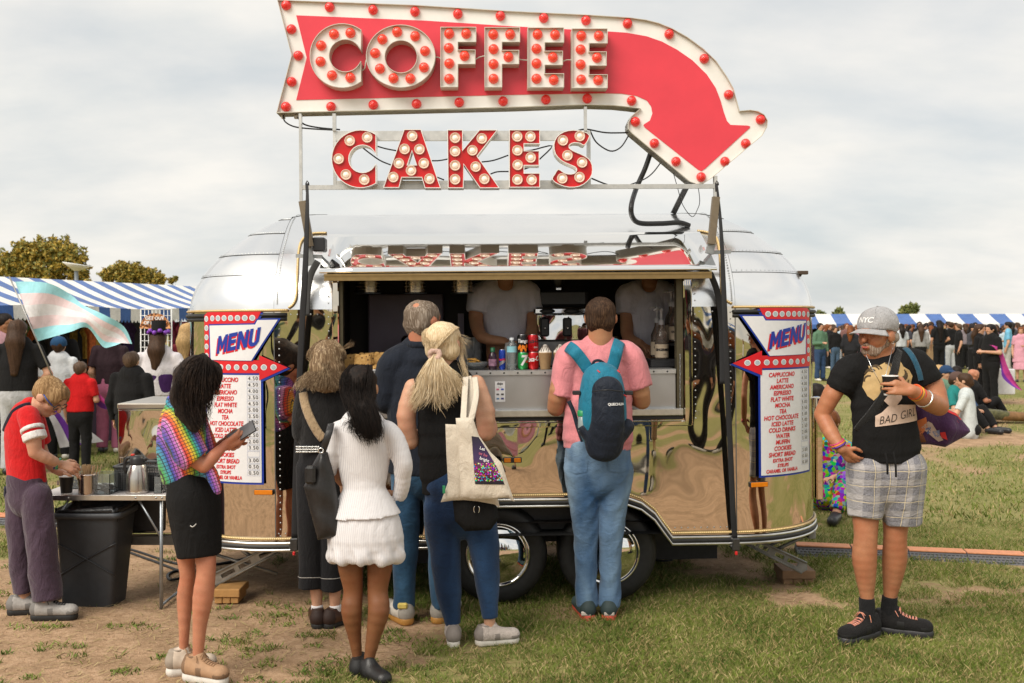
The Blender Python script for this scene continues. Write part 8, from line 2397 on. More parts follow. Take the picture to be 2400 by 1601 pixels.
gs = [[hg_(-0.03, 0.0, 0.125)] + G_.L(*p) for p in (((432, 860, -0.02), (416, 900, -0.04), (411, 935, -0.06), (420, 955, -0.10)), ((440, 850, -0.09), (418, 900, -0.13), (418, 950, -0.15), (432, 985, -0.19)), ((455, 850, -0.13), (435, 900, -0.17), (440, 960, -0.18), (462, 1012, -0.20)), ((470, 850, -0.13), (455, 900, -0.17), (460, 960, -0.18), (478, 1010, -0.20)), ((482, 850, -0.12), (478, 900, -0.16), (478, 950, -0.17), (480, 985, -0.18)), ((495, 852, -0.09), (500, 880, -0.12), (505, 905, -0.12), (498, 930, -0.12)), ((492, 850, -0.04), (504, 870, -0.06), (510, 890, -0.06), (506, 904, -0.05)))]
st_ = strands(gs, 240, 0.006, 0.0045, 21, 0.014, 13, 0.4); hair.add(st_.v, st_.f, True)
st_ = strands([G_.L((470, 838, -0.08), (500, 870, -0.1), (540, 885, -0.1)), G_.L((425, 850, -0.03), (412, 870, -0.05), (402, 905, -0.06))], 20, 0.01, 0.0012, 22, 0.012); hair.add(st_.v, st_.f, True)
hair.build('hair', dbrown, G_.e)
ph = empty('phone', mw=Matrix.Translation(G_.base + G_.P(566, 1016, 0.0)) @ Matrix.Rotation(math.radians(-32), 4, 'Y') @ Matrix.Rotation(math.radians(52), 4, 'X'), label='slim dark phone held by the woman in the rainbow shirt', cat='phone')
MB().rbox((-0.075, -0.036, -0.004), (0.075, 0.036, 0.004), 0.003).build('case', M_BLACKP, ph); MB().rbox((-0.071, -0.033, 0.0035), (0.071, 0.033, 0.0048), 0.0008).build('screen', plain('phone_glass', (0.18, 0.18, 0.19), 0.08), ph)

# ---- boy in red at the table
H_b = Fig('boy in red shirt with blue glasses stirring a drink at the table', 75, 5.80)
b = SDF(0.006, 0.018)
hh_ = head(b, tuple(H_b.P(116, 930, 0.0)), (0.72, -0.12, -0.68), (0.68, -0.1, 0.72), 0.98, tuple(H_b.P(72, 962, 0.0)), nr=0.044)
H_b.limb(b, [(58, 985, 0), (60, 1060, 0), (66, 1140, 0)], [42, 42, 42], fl=(0.2, 1, 0), f=0.7)
H_b.limb(b, [(72, 985, -0.12), (78, 1030, -0.14), (82, 1060, -0.14)], [19, 18, 15]); H_b.limb(b, [(82, 1060, -0.14), (112, 1075, -0.10), (140, 1088, -0.02)], [15.5, 14, 10])
hand(b, tuple(H_b.P(140, 1088, -0.02)), (0.85, 0.3, -0.25), (0.1, -0.75, 0.6), 0.86, 0.75, -1)
H_b.limb(b, [(80, 990, 0.12), (100, 1060, 0.16)], [18, 14]); H_b.limb(b, [(100, 1060, 0.16), (120, 1092, 0.13), (142, 1108, 0.10)], [14, 12.5, 9.5])
hand(b, tuple(H_b.P(142, 1106, 0.10)), (0.95, 0.1, -0.1), (0, 0.3, 0.9), 0.84, 0.5, 1)
H_b.limb(b, [(48, 1160, 0.05), (52, 1290, 0.05), (58, 1410, 0.05)], [30, 22, 14]); H_b.limb(b, [(88, 1160, -0.04), (98, 1290, -0.05), (108, 1420, -0.06)], [30, 22, 14])
b.build('body', SK_FAIR, H_b.e, smooth=2)
h_ = SDF(0.006, 0.01); q = lambda a, c, d: tuple(hh_(a, c, d))
h_.cap(q(-0.030, 0, 0.028), q(0.025, 0, 0.034), 0.084, 0.077); h_.cap(q(-0.05, -0.03, -0.01), q(-0.05, 0.03, -0.01), 0.042); h_.cap(q(0.05, -0.03, 0.075), q(0.05, 0.03, 0.075), 0.026); h_.cap(q(0.12, 0, -0.03), q(0.10, 0, 0.02), 0.06, 0.045, op='s', k=0.01)
h_.build('hair', hairmat('sandy_crop', (0.26, 0.15, 0.065), (0.50, 0.33, 0.17), 0.6), H_b.e, folds(0.0035, 95, 3))
red = cloth('red_jersey', (0.56, 0.010, 0.012), fold=9, sheen=0.15)
t = SDF(0.008, 0.025)
H_b.limb(t, [(60, 972, 0), (58, 1010, 0), (58, 1070, 0), (63, 1136, 0)], [36, 50, 49, 49], fl=(0.2, 1, 0), f=0.75, cut=True)
H_b.limb(t, [(66, 975, -0.10), (74, 998, -0.13), (82, 1026, -0.14)], [27, 27, 25], cut=True); H_b.limb(t, [(80, 985, 0.10), (96, 1040, 0.15)], [26, 24], cut=True)
H_b.limb(t, [(70, 950, 0.0), (62, 972, 0.0)], [22, 34])
rsh = t.build('t_shirt', red, H_b.e, folds(0.006, 15, 71))
for v0, v1, mt in ((1002, 1011, 'white_stripe'), (1011, 1014, None), (1014, 1031, 'white_stripe')):
 if mt:
  s_ = SDF(0.006, 0.005); H_b.limb(s_, [(74 + (v0 - 998) * 0.28, v0, -0.133), (74 + (v1 - 998) * 0.28, v1, -0.14)], [28, 28], cut=True, cut0=True); s_.build('sleeve_stripe', cloth('white_stripe', (0.72, 0.70, 0.68), fold=12), H_b.e)
hug(H_b, rsh, [(80, 945), (60, 950), (40, 965), (25, 990), (14, 1010)], 0.022, cloth('navy_strap', (0.015, 0.015, 0.03), fold=40), 'bag_strap', 0.004)
cor = cloth('plum_corduroy', (0.060, 0.036, 0.058), fold=10, sheen=0.25)
j = SDF(0.008, 0.02); H_b.limb(j, [(63, 1128, 0), (66, 1165, 0)], [47, 50], fl=(0.2, 1, 0), f=0.8)
H_b.limb(j, [(46, 1165, 0.05), (50, 1280, 0.05), (56, 1390, 0.05)], [34, 32, 27], cut=True); H_b.limb(j, [(88, 1165, -0.04), (98, 1290, -0.05), (110, 1405, -0.06)], [36, 36, 33], cut=True)
j.build('trousers', cor, H_b.e, folds(0.010, 19, 74))
gt = plain('grey_mesh_trainer', (0.34, 0.32, 0.30), 0.7, 0, 0.15, 60);
foot(H_b, (52, 1412, 0.05), 12, 0.255, 0.092, (gt, M_SOLEB), h=0.07, sole=0.036); foot(H_b, (106, 1425, -0.06), 5, 0.255, 0.088, (gt, M_SOLEB), h=0.075, sole=0.038, lace=M_BLACKP)
gl2 = MB(); sd_ = 1 if hh_(0, 1, 0).y < hh_(0, -1, 0).y else -1
gl2.tube([hh_(0.0, sd_ * 0.082, 0.026), hh_(0.04, sd_ * 0.080, 0.016), hh_(0.078, sd_ * 0.066, 0.008)], 0.0035, 6); gl2.build('glasses_arm', plain('blue_plastic', (0.01, 0.06, 0.30), 0.35), H_b.e)
fr2 = MB()
for sg in (-1, 1):
 c = hh_(0.093, sg * 0.033, 0.004); a1 = (hh_(0, 1, 0) - hh_(0, 0, 0)).normalized(); a2 = (hh_(0, 0, 1) - hh_(0, 0, 0)).normalized()
 fr2.tube([c + a1 * (0.027 * math.cos(t0)) + a2 * (0.018 * math.sin(t0)) for t0 in [k * 0.4488 for k in range(15)]], 0.003, 6)
fr2.tube([hh_(0.095, sd_ * 0.058, 0.006), hh_(0.078, sd_ * 0.068, 0.008)], 0.003, 6).build('glasses_frame', M_BLACKP, H_b.e)
for i, c in enumerate(((0.6, 0.05, 0.02), (0.75, 0.45, 0.02), (0.08, 0.10, 0.4))):
 m_ = sub_poly([(-0.010, 0.003), (0.010, 0.003), (0.010, -0.003), (-0.010, -0.003)], 0.006); o3 = hh_(0.045, sd_ * 0.15, -0.020 - 0.007 * i)
 Fv = (hh_(1, 0, 0) - hh_(0, 0, 0)).normalized(); Uv = (hh_(0, 0, 1) - hh_(0, 0, 0)).normalized()
 map_mesh(m_, lambda p: o3 + Fv * p.x + Uv * (p.z + p.x * 0.6)); wrap_print(m_, H_b.e.children[0].data, tuple((hh_(0.03, 0, -0.02) - hh_(0.045, sd_ * 0.15, -0.02)).normalized()), 0.0012, 0.05); link('face_paint', m_, plain('kid_paint_%d' % i, c, 0.6), H_b.e)
band(H_b, H_b.P(137, 1087, -0.03), (0.9, 0.2, -0.3), 0.030, 0.014, plain('green_band', (0.05, 0.30, 0.16), 0.5), 'wristband'); band(H_b, H_b.P(131, 1090, 0.11), (0.9, 0.2, -0.3), 0.028, 0.010, plain('blue_band', (0.04, 0.10, 0.25), 0.5), 'wristband')
e5, b5 = soft_bag('small_sling_bag', 'small navy sling bag hanging at the boy\'s back', H_b, [(10, 1140), (24, 1138), (24, 1165), (14, 1172), (9, 1160)], 0.02, 0.05, MATS['navy_strap'], 'bag', 2, 0.003)

# ---- two servers inside, heads hidden above the hatch edge
def server(label, u, vs, Y, wpx, seed, arm):
 S = Fig(label, u, Y, 'servers inside the trailer')
 b = SDF(0.008, 0.02)
 head(b, tuple(S.P(u + 4, vs - 68, 0.02)), (0, -1, -0.2), (0, 0, 1), 1.05, tuple(S.P(u, vs, 0)), nr=0.052)
 S.limb(b, [(u, vs + 40, 0), (u, vs + 120, 0), (u, vs + 230, 0)], [46, 48, 46], fl=(0, 1, 0), f=0.62)
 for sg in (-1, 1):
  a = arm[0 if sg < 0 else 1]
  S.limb(b, [(u + sg * wpx * 0.84, vs + 30, 0)] + a, [20, 18, 15, 11][:len(a) + 1])
  e = a[-1]; pr = a[-2]; dv = S.P(*e) - S.P(*pr); hand(b, tuple(S.P(*e)), tuple(dv), (0, -0.3, 1), 0.9, 0.5, sg)
 S.limb(b, [(u - 20, vs + 230, 0), (u - 20, vs + 430, 0)], [30, 20]); S.limb(b, [(u + 20, vs + 230, 0), (u + 20, vs + 430, 0)], [30, 20])
 b.build('body', SK_MID, S.e, smooth=2)
 t = SDF(0.009, 0.025)
 S.limb(t, [(u, vs + 22, 0), (u, vs + 60, 0), (u, vs + 145, 0)], [38, 54, 56], fl=(0, 1, 0), f=0.66, cut=True)
 for sg in (-1, 1):
  a = arm[0 if sg < 0 else 1][0]; m_ = (u + sg * wpx * 0.84, vs + 32, 0)
  t.chain([tuple(S.P(u + sg * wpx * 0.5, vs + 20, 0)), tuple(S.P(*m_)), tuple(S.P(m_[0] + (a[0] - m_[0]) * 0.75, m_[1] + (a[1] - m_[1]) * 0.75, a[2] * 0.75))], S.R(28, 28, 25), cut=True)
 t.ball(tuple(S.P(u, vs + 2, -0.06)), 0.055, op='s', k=0.02)
 t.build('t_shirt', cloth('white_tee', (0.66, 0.63, 0.68), fold=9, vary=0.1), S.e, folds(0.006, 13, seed))
server('server in white T-shirt reaching over the counter behind the cans', 1184, 660, 6.72, 72, 81, ([(1115, 745, -0.02), (1130, 790, -0.16), (1180, 800, -0.25)], [(1252, 745, -0.02), (1245, 785, -0.12), (1225, 800, -0.24)]))
server('server in white T-shirt working beside the syrup bottles', 1522, 665, 6.80, 62, 82, ([(1470, 748, -0.02), (1472, 790, -0.10), (1500, 805, -0.2)], [(1575, 745, 0.0), (1572, 790, -0.06), (1550, 805, -0.12)]))
# ---------------------------------------------------------------- stalls, trees, crowd
BLUEC = cloth('blue_stripe_canvas', (0.055, 0.13, 0.36), fold=3, weave=200); WHITEC = cloth('white_stripe_canvas', (0.74, 0.72, 0.68), fold=3, weave=200)
DARKC = plain('dark_backcloth', (0.02, 0.017, 0.018), 0.9)
def stall(label, a, b, ze, zr, dep, n, sag=0.03):
 """market stall row: a, b ends of the front eave (x, y)"""
 a = Vector((a[0], a[1], 0)); b = Vector((b[0], b[1], 0)); d = b - a; L = d.length; ang = math.atan2(d.y, d.x)
 g = empty('market_stall', mw=Matrix.Translation(a) @ Matrix.Rotation(ang, 4, 'Z'), label=label, cat='market stall', group='striped market stalls')
 mb = MB(); w = L / n; va = MB()
 for i in range(n):
  mb.cur = va.cur = i % 2
  for j in range(4):
   s0, s1 = j / 4, (j + 1) / 4
   f = lambda s, x: (x, dep * s, ze + (zr - ze) * s - sag * math.sin(math.pi * s) - 0.02 * math.sin(x * 2.1) * (1 - s))
   mb.add([f(s0, i * w), f(s0, i * w + w), f(s1, i * w + w), f(s1, i * w)], [(0, 1, 2, 3)])
  mb.add([(i * w, dep, zr), (i * w + w, dep, zr), (i * w + w, 2 * dep, ze), (i * w, 2 * dep, ze)], [(0, 1, 2, 3)])
  m = 3
  for k in range(m):
   x0, x1 = i * w + w * k / m, i * w + w * (k + 1) / m; z0 = ze - 0.02 * math.sin(x0 * 2.1)
   q = [(x0, -0.01, z0 + 0.01), (x1, -0.01, z0 + 0.01)] + [(x1 - (x1 - x0) * t_, -0.015 - 0.01 * math.sin(i), z0 - 0.15 - 0.04 * math.sin(math.pi * t_)) for t_ in (0, 0.25, 0.5, 0.75, 1)]
   va.add(q, [tuple(range(7))])
 mb.build('canopy', [WHITEC, BLUEC], g); va.build('valance', [WHITEC, BLUEC], g)
 MB().box((0, 2 * dep - 0.05, 0), (L, 2 * dep, ze)).build('back_cloth', DARKC, g)
 for i in range(max(3, int(L / 3)) + 1):
  x = L * i / max(3, int(L / 3))
  for y in (0.02, 2 * dep - 0.08): MB().tube([(x, y, 0), (x, y, ze)], 0.02, 6).build('post', M_GALV, g)
 MB().box((0.1, 0.5, 0.0), (L - 0.1, 1.1, 0.8)).build('counter', plain('stall_cloth', (0.05, 0.03, 0.05), 0.9), g)
 return g, L
pl_ = W(-260, 700, 10.9); pr_ = W(640, 719, 17.4)
sl, SLen = stall('long blue and white striped stall behind the crowd at left', (pl_.x, pl_.y), (pr_.x, pr_.y), 1.93, 2.36, 1.3, 35)
pl_ = W(1700, 760, 44); pr_ = W(2700, 764, 42)
stall('far row of blue and white striped stalls at right', (pl_.x, pl_.y), (pr_.x, pr_.y), 1.66, 2.12, 1.3, 26, 0.02)
rr = random.Random(21)
def tint(i): return plain('goods_%d' % (i % 9), [(0.35, 0.04, 0.12), (0.10, 0.05, 0.20), (0.45, 0.28, 0.05), (0.06, 0.16, 0.18), (0.5, 0.45, 0.42), (0.30, 0.10, 0.20), (0.03, 0.03, 0.04), (0.5, 0.12, 0.03), (0.12, 0.22, 0.08)][i % 9], 0.9, 0, 0.4, 20)
for i in range(30):                                   # garments hanging along the stall
 x = SLen * (0.2 + 0.78 * i / 30); w = rr.uniform(0.10, 0.2); z1 = 1.78 - rr.uniform(0, 0.08); h = rr.uniform(0.35, 0.75); y = rr.uniform(0.45, 1.6)
 s_ = [(-w, z1 - 0.12), (-w * 0.55, z1), (w * 0.55, z1), (w, z1 - 0.12), (w * 0.7, z1 - 0.2), (w * 0.65, z1 - h), (-w * 0.65, z1 - h), (-w * 0.7, z1 - 0.2)]
 MB().prism(s_, y, y + 0.05, f=lambda p, q, x=x: Vector((x + p[0], q + 0.02 * math.sin(p[0] * 30), p[1]))).build('hanging_garment', tint(i * 4 + i // 3), sl)
for i in range(26):
 x = SLen * (0.2 + 0.78 * i / 26); MB().rbox((x, 0.52, 0.8), (x + 0.22, 0.9, 0.86 + rr.uniform(0, 0.2)), 0.03).build('folded_stock', tint(i * 5 + 2), sl)
# wire rack, fan
def rack(label, u0, u1, v0, v1, Y, n, m):
 a, b = W(u0, v1, Y), W(u1, v0, Y); g = empty('wire_rack', (a.x, Y, 0), label, 'rack'); w, z0, z1 = b.x - a.x, 0.0, b.z
 wm = plain('white_wire', (0.72, 0.72, 0.70), 0.4)
 for i in range(n + 1): MB().tube([(w * i / n, 0, z0), (w * i / n, 0, z1)], 0.009 if i in (0, n) else 0.005, 5).build('upright_wire', wm, g)
 for i in range(m + 1): MB().tube([(0, 0, z0 + (z1 - z0) * i / m), (w, 0, z0 + (z1 - z0) * i / m)], 0.009 if i == m else 0.005, 5).build('cross_wire', wm, g)
rack('white wire display rack behind the hat wearer', 330, 402, 725, 820, 12.4, 8, 24)
Yf = 12.3; c = W(363, 770, Yf)
fan = empty('paper_fan', c, 'orange leopard paper fan with white slogan on the wire rack', 'fan')
n_ = 14; R_ = 36 / FPX * Yf
v_ = [(0, 0, 0)]; f_ = []
lf = NT('leopard_paper'); vo = lf.n('ShaderNodeTexVoronoi', {'Scale': 28.0}); lf.t.links.new(lf.obj(), vo.inputs['Vector'])
lf.p(Base_Color=lf.ramp(vo.outputs['Distance'], [(0.28, (0.62, 0.20, 0.05)), (0.34, (0.05, 0.02, 0.01)), (0.46, (0.05, 0.02, 0.01)), (0.52, (0.66, 0.30, 0.12))]), Roughness=0.8)
for i in range(n_):
 a0, a1 = math.pi * i / n_, math.pi * (i + 1) / n_; y0 = 0.012 * (i % 2)
 MB().add([(R_ * 0.25 * math.cos(a0), y0, R_ * 0.25 * math.sin(a0)), (R_ * math.cos(a0), y0, R_ * math.sin(a0)), (R_ * math.cos(a1), 0.012 - y0, R_ * math.sin(a1)), (R_ * 0.25 * math.cos(a1), 0.012 - y0, R_ * 0.25 * math.sin(a1))], [(0, 1, 2, 3)]).build('pleat', lf.m, fan)
txt('GET OUT', 0, R_ * 0.66, 0.055, M_PW, fan, -0.006, bold=0.002); txt('OF MY PUB', 0, R_ * 0.36, 0.055, M_PW, fan, -0.006, bold=0.002)
# flag
fl_u = [(35, 660), (110, 663), (165, 690), (195, 715), (245, 738), (290, 765), (310, 806)]
fl_l = [(88, 800), (130, 788), (165, 778), (205, 768), (240, 812), (262, 812), (284, 804)]
def flag(label, top, bot, Y, cols, dyf, pole=None):
 g = empty('flag', W(top[0][0], top[0][1], Y), label, 'flag'); o = W(top[0][0], top[0][1], Y); Tn = catmull(top, 5); Bn = catmull(bot, 5); n = len(cols)
 for k, cm in enumerate(cols):
  v = []
  for t_, q in zip(Tn, Bn):
   for s in (k / n, (k + 0.5) / n, (k + 1) / n):
    u_, v__ = t_[0] + (q[0] - t_[0]) * s, t_[1] + (q[1] - t_[1]) * s
    v.append(W(u_, v__, Y + dyf * math.sin(u_ * 0.045 + s * 3.0)) - o)
  m = len(Tn)
  ob = MB().add(v, [(3 * i + j, 3 * i + j + 1, 3 * i + j + 4, 3 * i + j + 3) for i in range(m - 1) for j in range(2)], True).build('stripe', cm, g)
 if pole: MB().tube([W(*pole[0], Y) - o, W(*pole[1], Y - 0.1) - o], 0.008, 6).build('pole', plain('pole_grey', (0.35, 0.34, 0.33), 0.4, 0.6), g)
fc = lambda nm, c: cloth(nm, c, fold=4, sheen=0.1)
SKY_, PNK, WHT = fc('flag_sky', (0.36, 0.72, 0.80)), fc('flag_pink', (0.80, 0.64, 0.66)), fc('flag_white', (0.78, 0.77, 0.79))
flag('big pale blue, pink and white striped flag flying on a thin pole', fl_u, fl_l, 10.2, [SKY_, PNK, WHT, PNK, SKY_], 0.05, ((22, 648), (124, 885)))
PUR, GRY, MAG = fc('flag_purple', (0.14, 0.03, 0.30)), fc('flag_grey', (0.42, 0.42, 0.44)), fc('flag_magenta', (0.55, 0.06, 0.30))
flag('white, purple and grey flag worn like a cape behind the boy at the table', [(108, 965), (125, 1000), (140, 1050)], [(160, 960), (200, 1000), (243, 1035)], 11.9, [WHT, PUR, GRY, WHT], 0.05)
flag('pink and purple flag trailing right of the small boy in red', [(200, 900), (225, 915), (258, 952)], [(215, 935), (235, 955), (255, 960)], 11.6, [MAG, PUR], 0.04)
# trees
def tree(label, u, Y, clumps, cols, n, ls, seed, name='tree'):
 """clumps: (u, v, radius px); leaf cards through each clump's volume"""
 o = W(u, HZ, Y); o.z = 0; g = empty(name, o, label, 'tree'); r = np.random.RandomState(seed); V = []; mi = []
 zt = CAMZ; wk = max(q[2] for q in clumps)
 for (cu, cv, cr) in clumps:
  c = np.array(W(cu, cv, Y) - o); R = cr / FPX * Y; k = int(n * cr * cr / sum(q[2] ** 2 for q in clumps))
  p = r.normal(size=(k, 3)); p /= np.linalg.norm(p, axis=1)[:, None]; rad = R * r.uniform(0.3, 1.0, k) ** 0.5 * (0.8 + 0.35 * np.sin(p[:, 0] * 7 + cu) * np.sin(p[:, 2] * 6 + cv))
  p = c + p * rad[:, None]; a = r.normal(size=(k, 3)); a /= np.linalg.norm(a, axis=1)[:, None]; b_ = np.cross(a, r.normal(size=(k, 3))); b_ /= np.linalg.norm(b_, axis=1)[:, None]
  s = ls * r.uniform(0.6, 1.4, k)[:, None]
  V.append(np.stack([p - a * s, p + b_ * s * 0.5, p + a * s, p - b_ * s * 0.5], 1).reshape(-1, 3)); mi.append(r.randint(0, len(cols), k)); zt = max(zt, c[2])
 V = np.concatenate(V); F = np.arange(len(V)).reshape(-1, 4)
 link('crown', mesh_np('crown', V, F, False, np.concatenate(mi)), cols, g)
 t_ = MB().tube([(0, 0, 0), (0.05, 0, zt * 0.5), (0, 0, zt * 0.95)], [w_ * Y / FPX for w_ in (wk * 0.2, wk * 0.15, wk * 0.06)], 8); bk = plain('bark', (0.07, 0.05, 0.035), 0.9)
 for (cu, cv, cr) in clumps: t_.tube([(0, 0, zt * 0.45), tuple((W(cu, cv + cr * 0.3, Y) - o))], [wk * 0.07 * Y / FPX, wk * 0.02 * Y / FPX], 5)
 t_.build('trunk', bk, g)
lc = [plain('leaf_%d' % i, c, 0.7, 0, 0.25, 3) for i, c in enumerate(((0.42, 0.30, 0.05), (0.27, 0.24, 0.05), (0.50, 0.34, 0.06), (0.16, 0.165, 0.035)))]
lg_ = [plain('green_leaf_%d' % i, c, 0.7, 0, 0.25, 3) for i, c in enumerate(((0.16, 0.19, 0.05), (0.26, 0.26, 0.08), (0.09, 0.12, 0.035)))]
tree('broad golden green tree behind the striped stall at far left', 100, 42, [(28, 620, 42), (60, 592, 36), (100, 590, 38), (140, 590, 40), (170, 610, 38), (120, 632, 50), (60, 640, 46), (185, 645, 30), (-20, 625, 45)], lc, 17000, 0.08, 1)
tree('smaller golden tree right of the broad one, above the stall', 305, 46, [(255, 645, 24), (285, 632, 26), (318, 635, 26), (345, 648, 26), (372, 655, 20), (300, 655, 34)], lc, 7500, 0.075, 2)
tree('small bare shrub top just above the stall ridge', 405, 50, [(402, 658, 8), (412, 652, 6)], lc, 200, 0.09, 3)
tree('bushy green tree above the far stalls, right of the cap', 2133, 95, [(2120, 727, 13), (2140, 725, 15), (2130, 735, 18), (2112, 738, 9)], lg_, 2500, 0.2, 4)
tree('small conical green tree just right of the trailer', 1966, 100, [(1966, 730, 10), (1966, 738, 14)], lg_, 900, 0.2, 5)
tree('low distant bush beside the trailer end', 1922, 100, [(1920, 735, 7), (1928, 738, 7)], lg_, 500, 0.2, 6)
# far hedge that closes the field
hv = []; r = np.random.RandomState(9); k = 14000
hx = r.uniform(-170, 170, k); hy = 130 + r.uniform(-2, 2, k); hz_ = r.uniform(0, 1, k) * (1.3 + 0.9 * fbm(hx * 0.1, hx * 0 + 3, 3, 4))
p = np.stack([hx, hy, hz_], 1); a = r.normal(size=(k, 3)) * 0.35; b_ = r.normal(size=(k, 3)) * 0.25
V = np.stack([p - a, p + b_, p + a, p - b_], 1).reshape(-1, 3)
tag(link('hedge', mesh_np('hedge', V, np.arange(4 * k).reshape(-1, 4), False, r.randint(0, 3, k)), lg_, kind='stuff'), 'low dark green hedge line along the far edge of the field', 'hedge')
# lamp
o = W(179, 640, 22); lp_ = empty('dish_lamp', (o.x, 22, 0), 'white dish lamp on a grey pole above the striped stall', 'lamp')
MB().tube([(0, 0, 0), (0, 0, W(179, 632, 22).z)], 0.045, 8).build('pole', plain('lamp_pole', (0.25, 0.28, 0.31), 0.5), lp_)
MB().lathe([(0.04, -0.1), (0.16, -0.03), (0.30, 0.05), (0.29, 0.06), (0.001, 0.03)], 24, M=Matrix.Translation((0, 0, W(179, 625, 22).z)) @ Matrix.Rotation(0.16, 4, 'Y')).build('dish', M_WHITE, lp_)

HC = {'k': hairmat('crowd_black_hair', (0.012, 0.008, 0.007)), 'b': hairmat('crowd_brown_hair', (0.05, 0.025, 0.013)), 'r': hairmat('crowd_auburn_hair', (0.16, 0.05, 0.015)), 'y': hairmat('crowd_blond_hair', (0.42, 0.27, 0.12)), 'g': hairmat('crowd_cropped_hair', (0.09, 0.055, 0.035))}
CC = {}
def col(c):
 if not isinstance(c, tuple): return c
 if c not in CC: CC[c] = cloth('garment_%d' % len(CC), c, fold=8, sheen=0.02)
 return CC[c]
def stand(label, u, Y, h, ang, top, legs, hair='k', long=0, sleeve=1, skirt=0, arms=('d', 'd'), sk=SK_FAIR, group='people standing in the crowd at right', wide=1.0, x=None, vox=None, hat=None, dress=0):
 """crowd figure in metres, facing +y before turning by ang (90 away, -90 to the camera)"""
 e = empty('person', ((u - 1200) / FPX * Y if x is None else x, Y, 0), label, 'person', group); e.rotation_euler.z = math.radians(ang - 90)
 vx = vox or max(0.011, 0.00075 * Y); q = h / 1.72; S = lambda *p: tuple(c_ * q for c_ in p)
 b = SDF(vx, 0.02)
 head(b, S(0, 0.01, 1.58), (0, 1, -0.1), (0, 0, 1), q * 1.02, S(0, -0.01, 1.44), nr=0.05)
 b.cap(S(0, 0, 1.3), S(0, 0, 0.95), 0.14 * q * wide, 0.13 * q * wide, (0, 1, 0), 0.62)
 AR = []
 for i, sg in enumerate((-1, 1)):
  s0 = (sg * 0.175 * wide, 0, 1.37); m = arms[i]
  if m == 'd': el, wr = (sg * 0.235 * wide, -0.02, 1.08), (sg * 0.225 * wide, 0.06, 0.83)
  elif m == 'f': el, wr = (sg * 0.225 * wide, 0.02, 1.10), (sg * 0.07, 0.27, 1.12)
  elif m == 'u': el, wr = (sg * 0.27, 0.10, 1.14), (sg * 0.20, 0.30, 1.32)
  else: el, wr = (sg * 0.29 * wide, -0.03, 1.10), (sg * 0.16, 0.10, 0.98)
  AR.append((s0, el, wr)); b.chain([S(*s0), S(*el), S(*wr)], [0.048 * q, 0.041 * q, 0.030 * q])
  d_ = Vector(wr) - Vector(el); hand(b, S(*wr), tuple(d_), (sg, 0.2, 0.3), q * 0.9, 0.6, sg)
 for sg in (-1, 1): b.chain([S(sg * 0.085, 0, 0.92), S(sg * 0.095, 0.01, 0.5), S(sg * 0.10, -0.02, 0.06)], [0.085 * q, 0.055 * q, 0.036 * q])
 b.build('body', sk, e)
 t = SDF(vx, 0.025)
 t.cap(S(0, 0, 1.36), S(0, 0, 1.18), 0.155 * q * wide, 0.178 * q * wide, (0, 1, 0), 0.62, cut=True); t.cap(S(0, 0, 1.18), S(0, 0, 0.92 if not dress else 0.6), 0.178 * q * wide, (0.185 + 0.07 * dress) * q * wide, (0, 1, 0), 0.66, cut=True)
 for (s0, el, wr) in AR:
  if sleeve == 1: t.cap(S(*s0), tuple(Vector(S(*s0)).lerp(Vector(S(*el)), 0.75)), 0.068 * q, 0.062 * q, cut=True)
  elif sleeve == 2: t.cap(S(*s0), S(*el), 0.068 * q, 0.058 * q); t.cap(S(*el), tuple(Vector(S(*el)).lerp(Vector(S(*wr)), 0.92)), 0.058 * q, 0.046 * q, cut=True)
 t.build('jacket' if sleeve == 2 else 'top', col(top), e, folds(0.007, 13, int(abs(u)) % 97))
 if legs is not None:
  l = SDF(vx, 0.02)
  l.cap(S(0, 0, 0.97), S(0, 0, 0.86), 0.165 * q * wide, 0.175 * q * wide, (0, 1, 0), 0.7)
  if skirt: l.cap(S(0, 0, 0.88), S(0, 0, 0.88 - skirt), 0.17 * q, 0.23 * q, (0, 1, 0), 0.8, cut=True)
  else:
   for sg in (-1, 1): l.chain([S(sg * 0.085, 0, 0.86), S(sg * 0.095, 0.01, 0.5), S(sg * 0.10, -0.01, 0.07)], [0.10 * q * wide, 0.078 * q, 0.075 * q], cut=True)
  l.build('skirt' if skirt else 'trousers', col(legs), e, folds(0.006, 13, int(abs(u)) % 89))
 for sg in (-1, 1):
  s_ = SDF(vx, 0.015); s_.cap(S(sg * 0.10, -0.05, 0.045), S(sg * 0.11, 0.15, 0.035), 0.045 * q, 0.04 * q); s_.build('shoe', M_BLACKP if (int(u) + sg) % 4 < 3 else M_SOLEW, e)
 if hair:
  hs = SDF(vx, 0.02); hs.cap(S(0, -0.02, 1.605), S(0, 0.022, 1.615), 0.098 * q, 0.088 * q)
  if long: hs.chain([S(0, -0.05, 1.58), S(0, -0.10, 1.45), S(0, -0.12, 1.45 - 0.22 * long)], [0.095 * q, 0.10 * q, 0.045 * q], fl=(0, 1, 0), f=0.7)
  else: hs.cap(S(0, -0.05, 1.56), S(0, -0.045, 1.54), 0.055 * q)
  hs.cap(S(0, 0.14, 1.545), S(0, 0.11, 1.57), 0.085 * q, 0.06 * q, op='s', k=0.015)
  hs.build('hair', HC[hair], e, folds(0.004, 45, 3))
 if hat is not None:
  c_ = SDF(vx, 0.01); c_.cap(S(0, -0.01, 1.62), S(0, 0.02, 1.625), 0.108 * q, 0.10 * q); c_.cap(S(0, 0.08, 1.625), S(0, 0.17, 1.60), 0.07 * q, 0.06 * q, (0, 0, 1), 0.2); c_.cap(S(0, -0.02, 1.50), S(0, 0.03, 1.50), 0.115 * q, op='s', k=0.01); c_.build('cap', col(hat), e)
 return e
BK, DB = (0.009, 0.0085, 0.009), (0.03, 0.06, 0.13)
GL = 'people at the market stall at left'
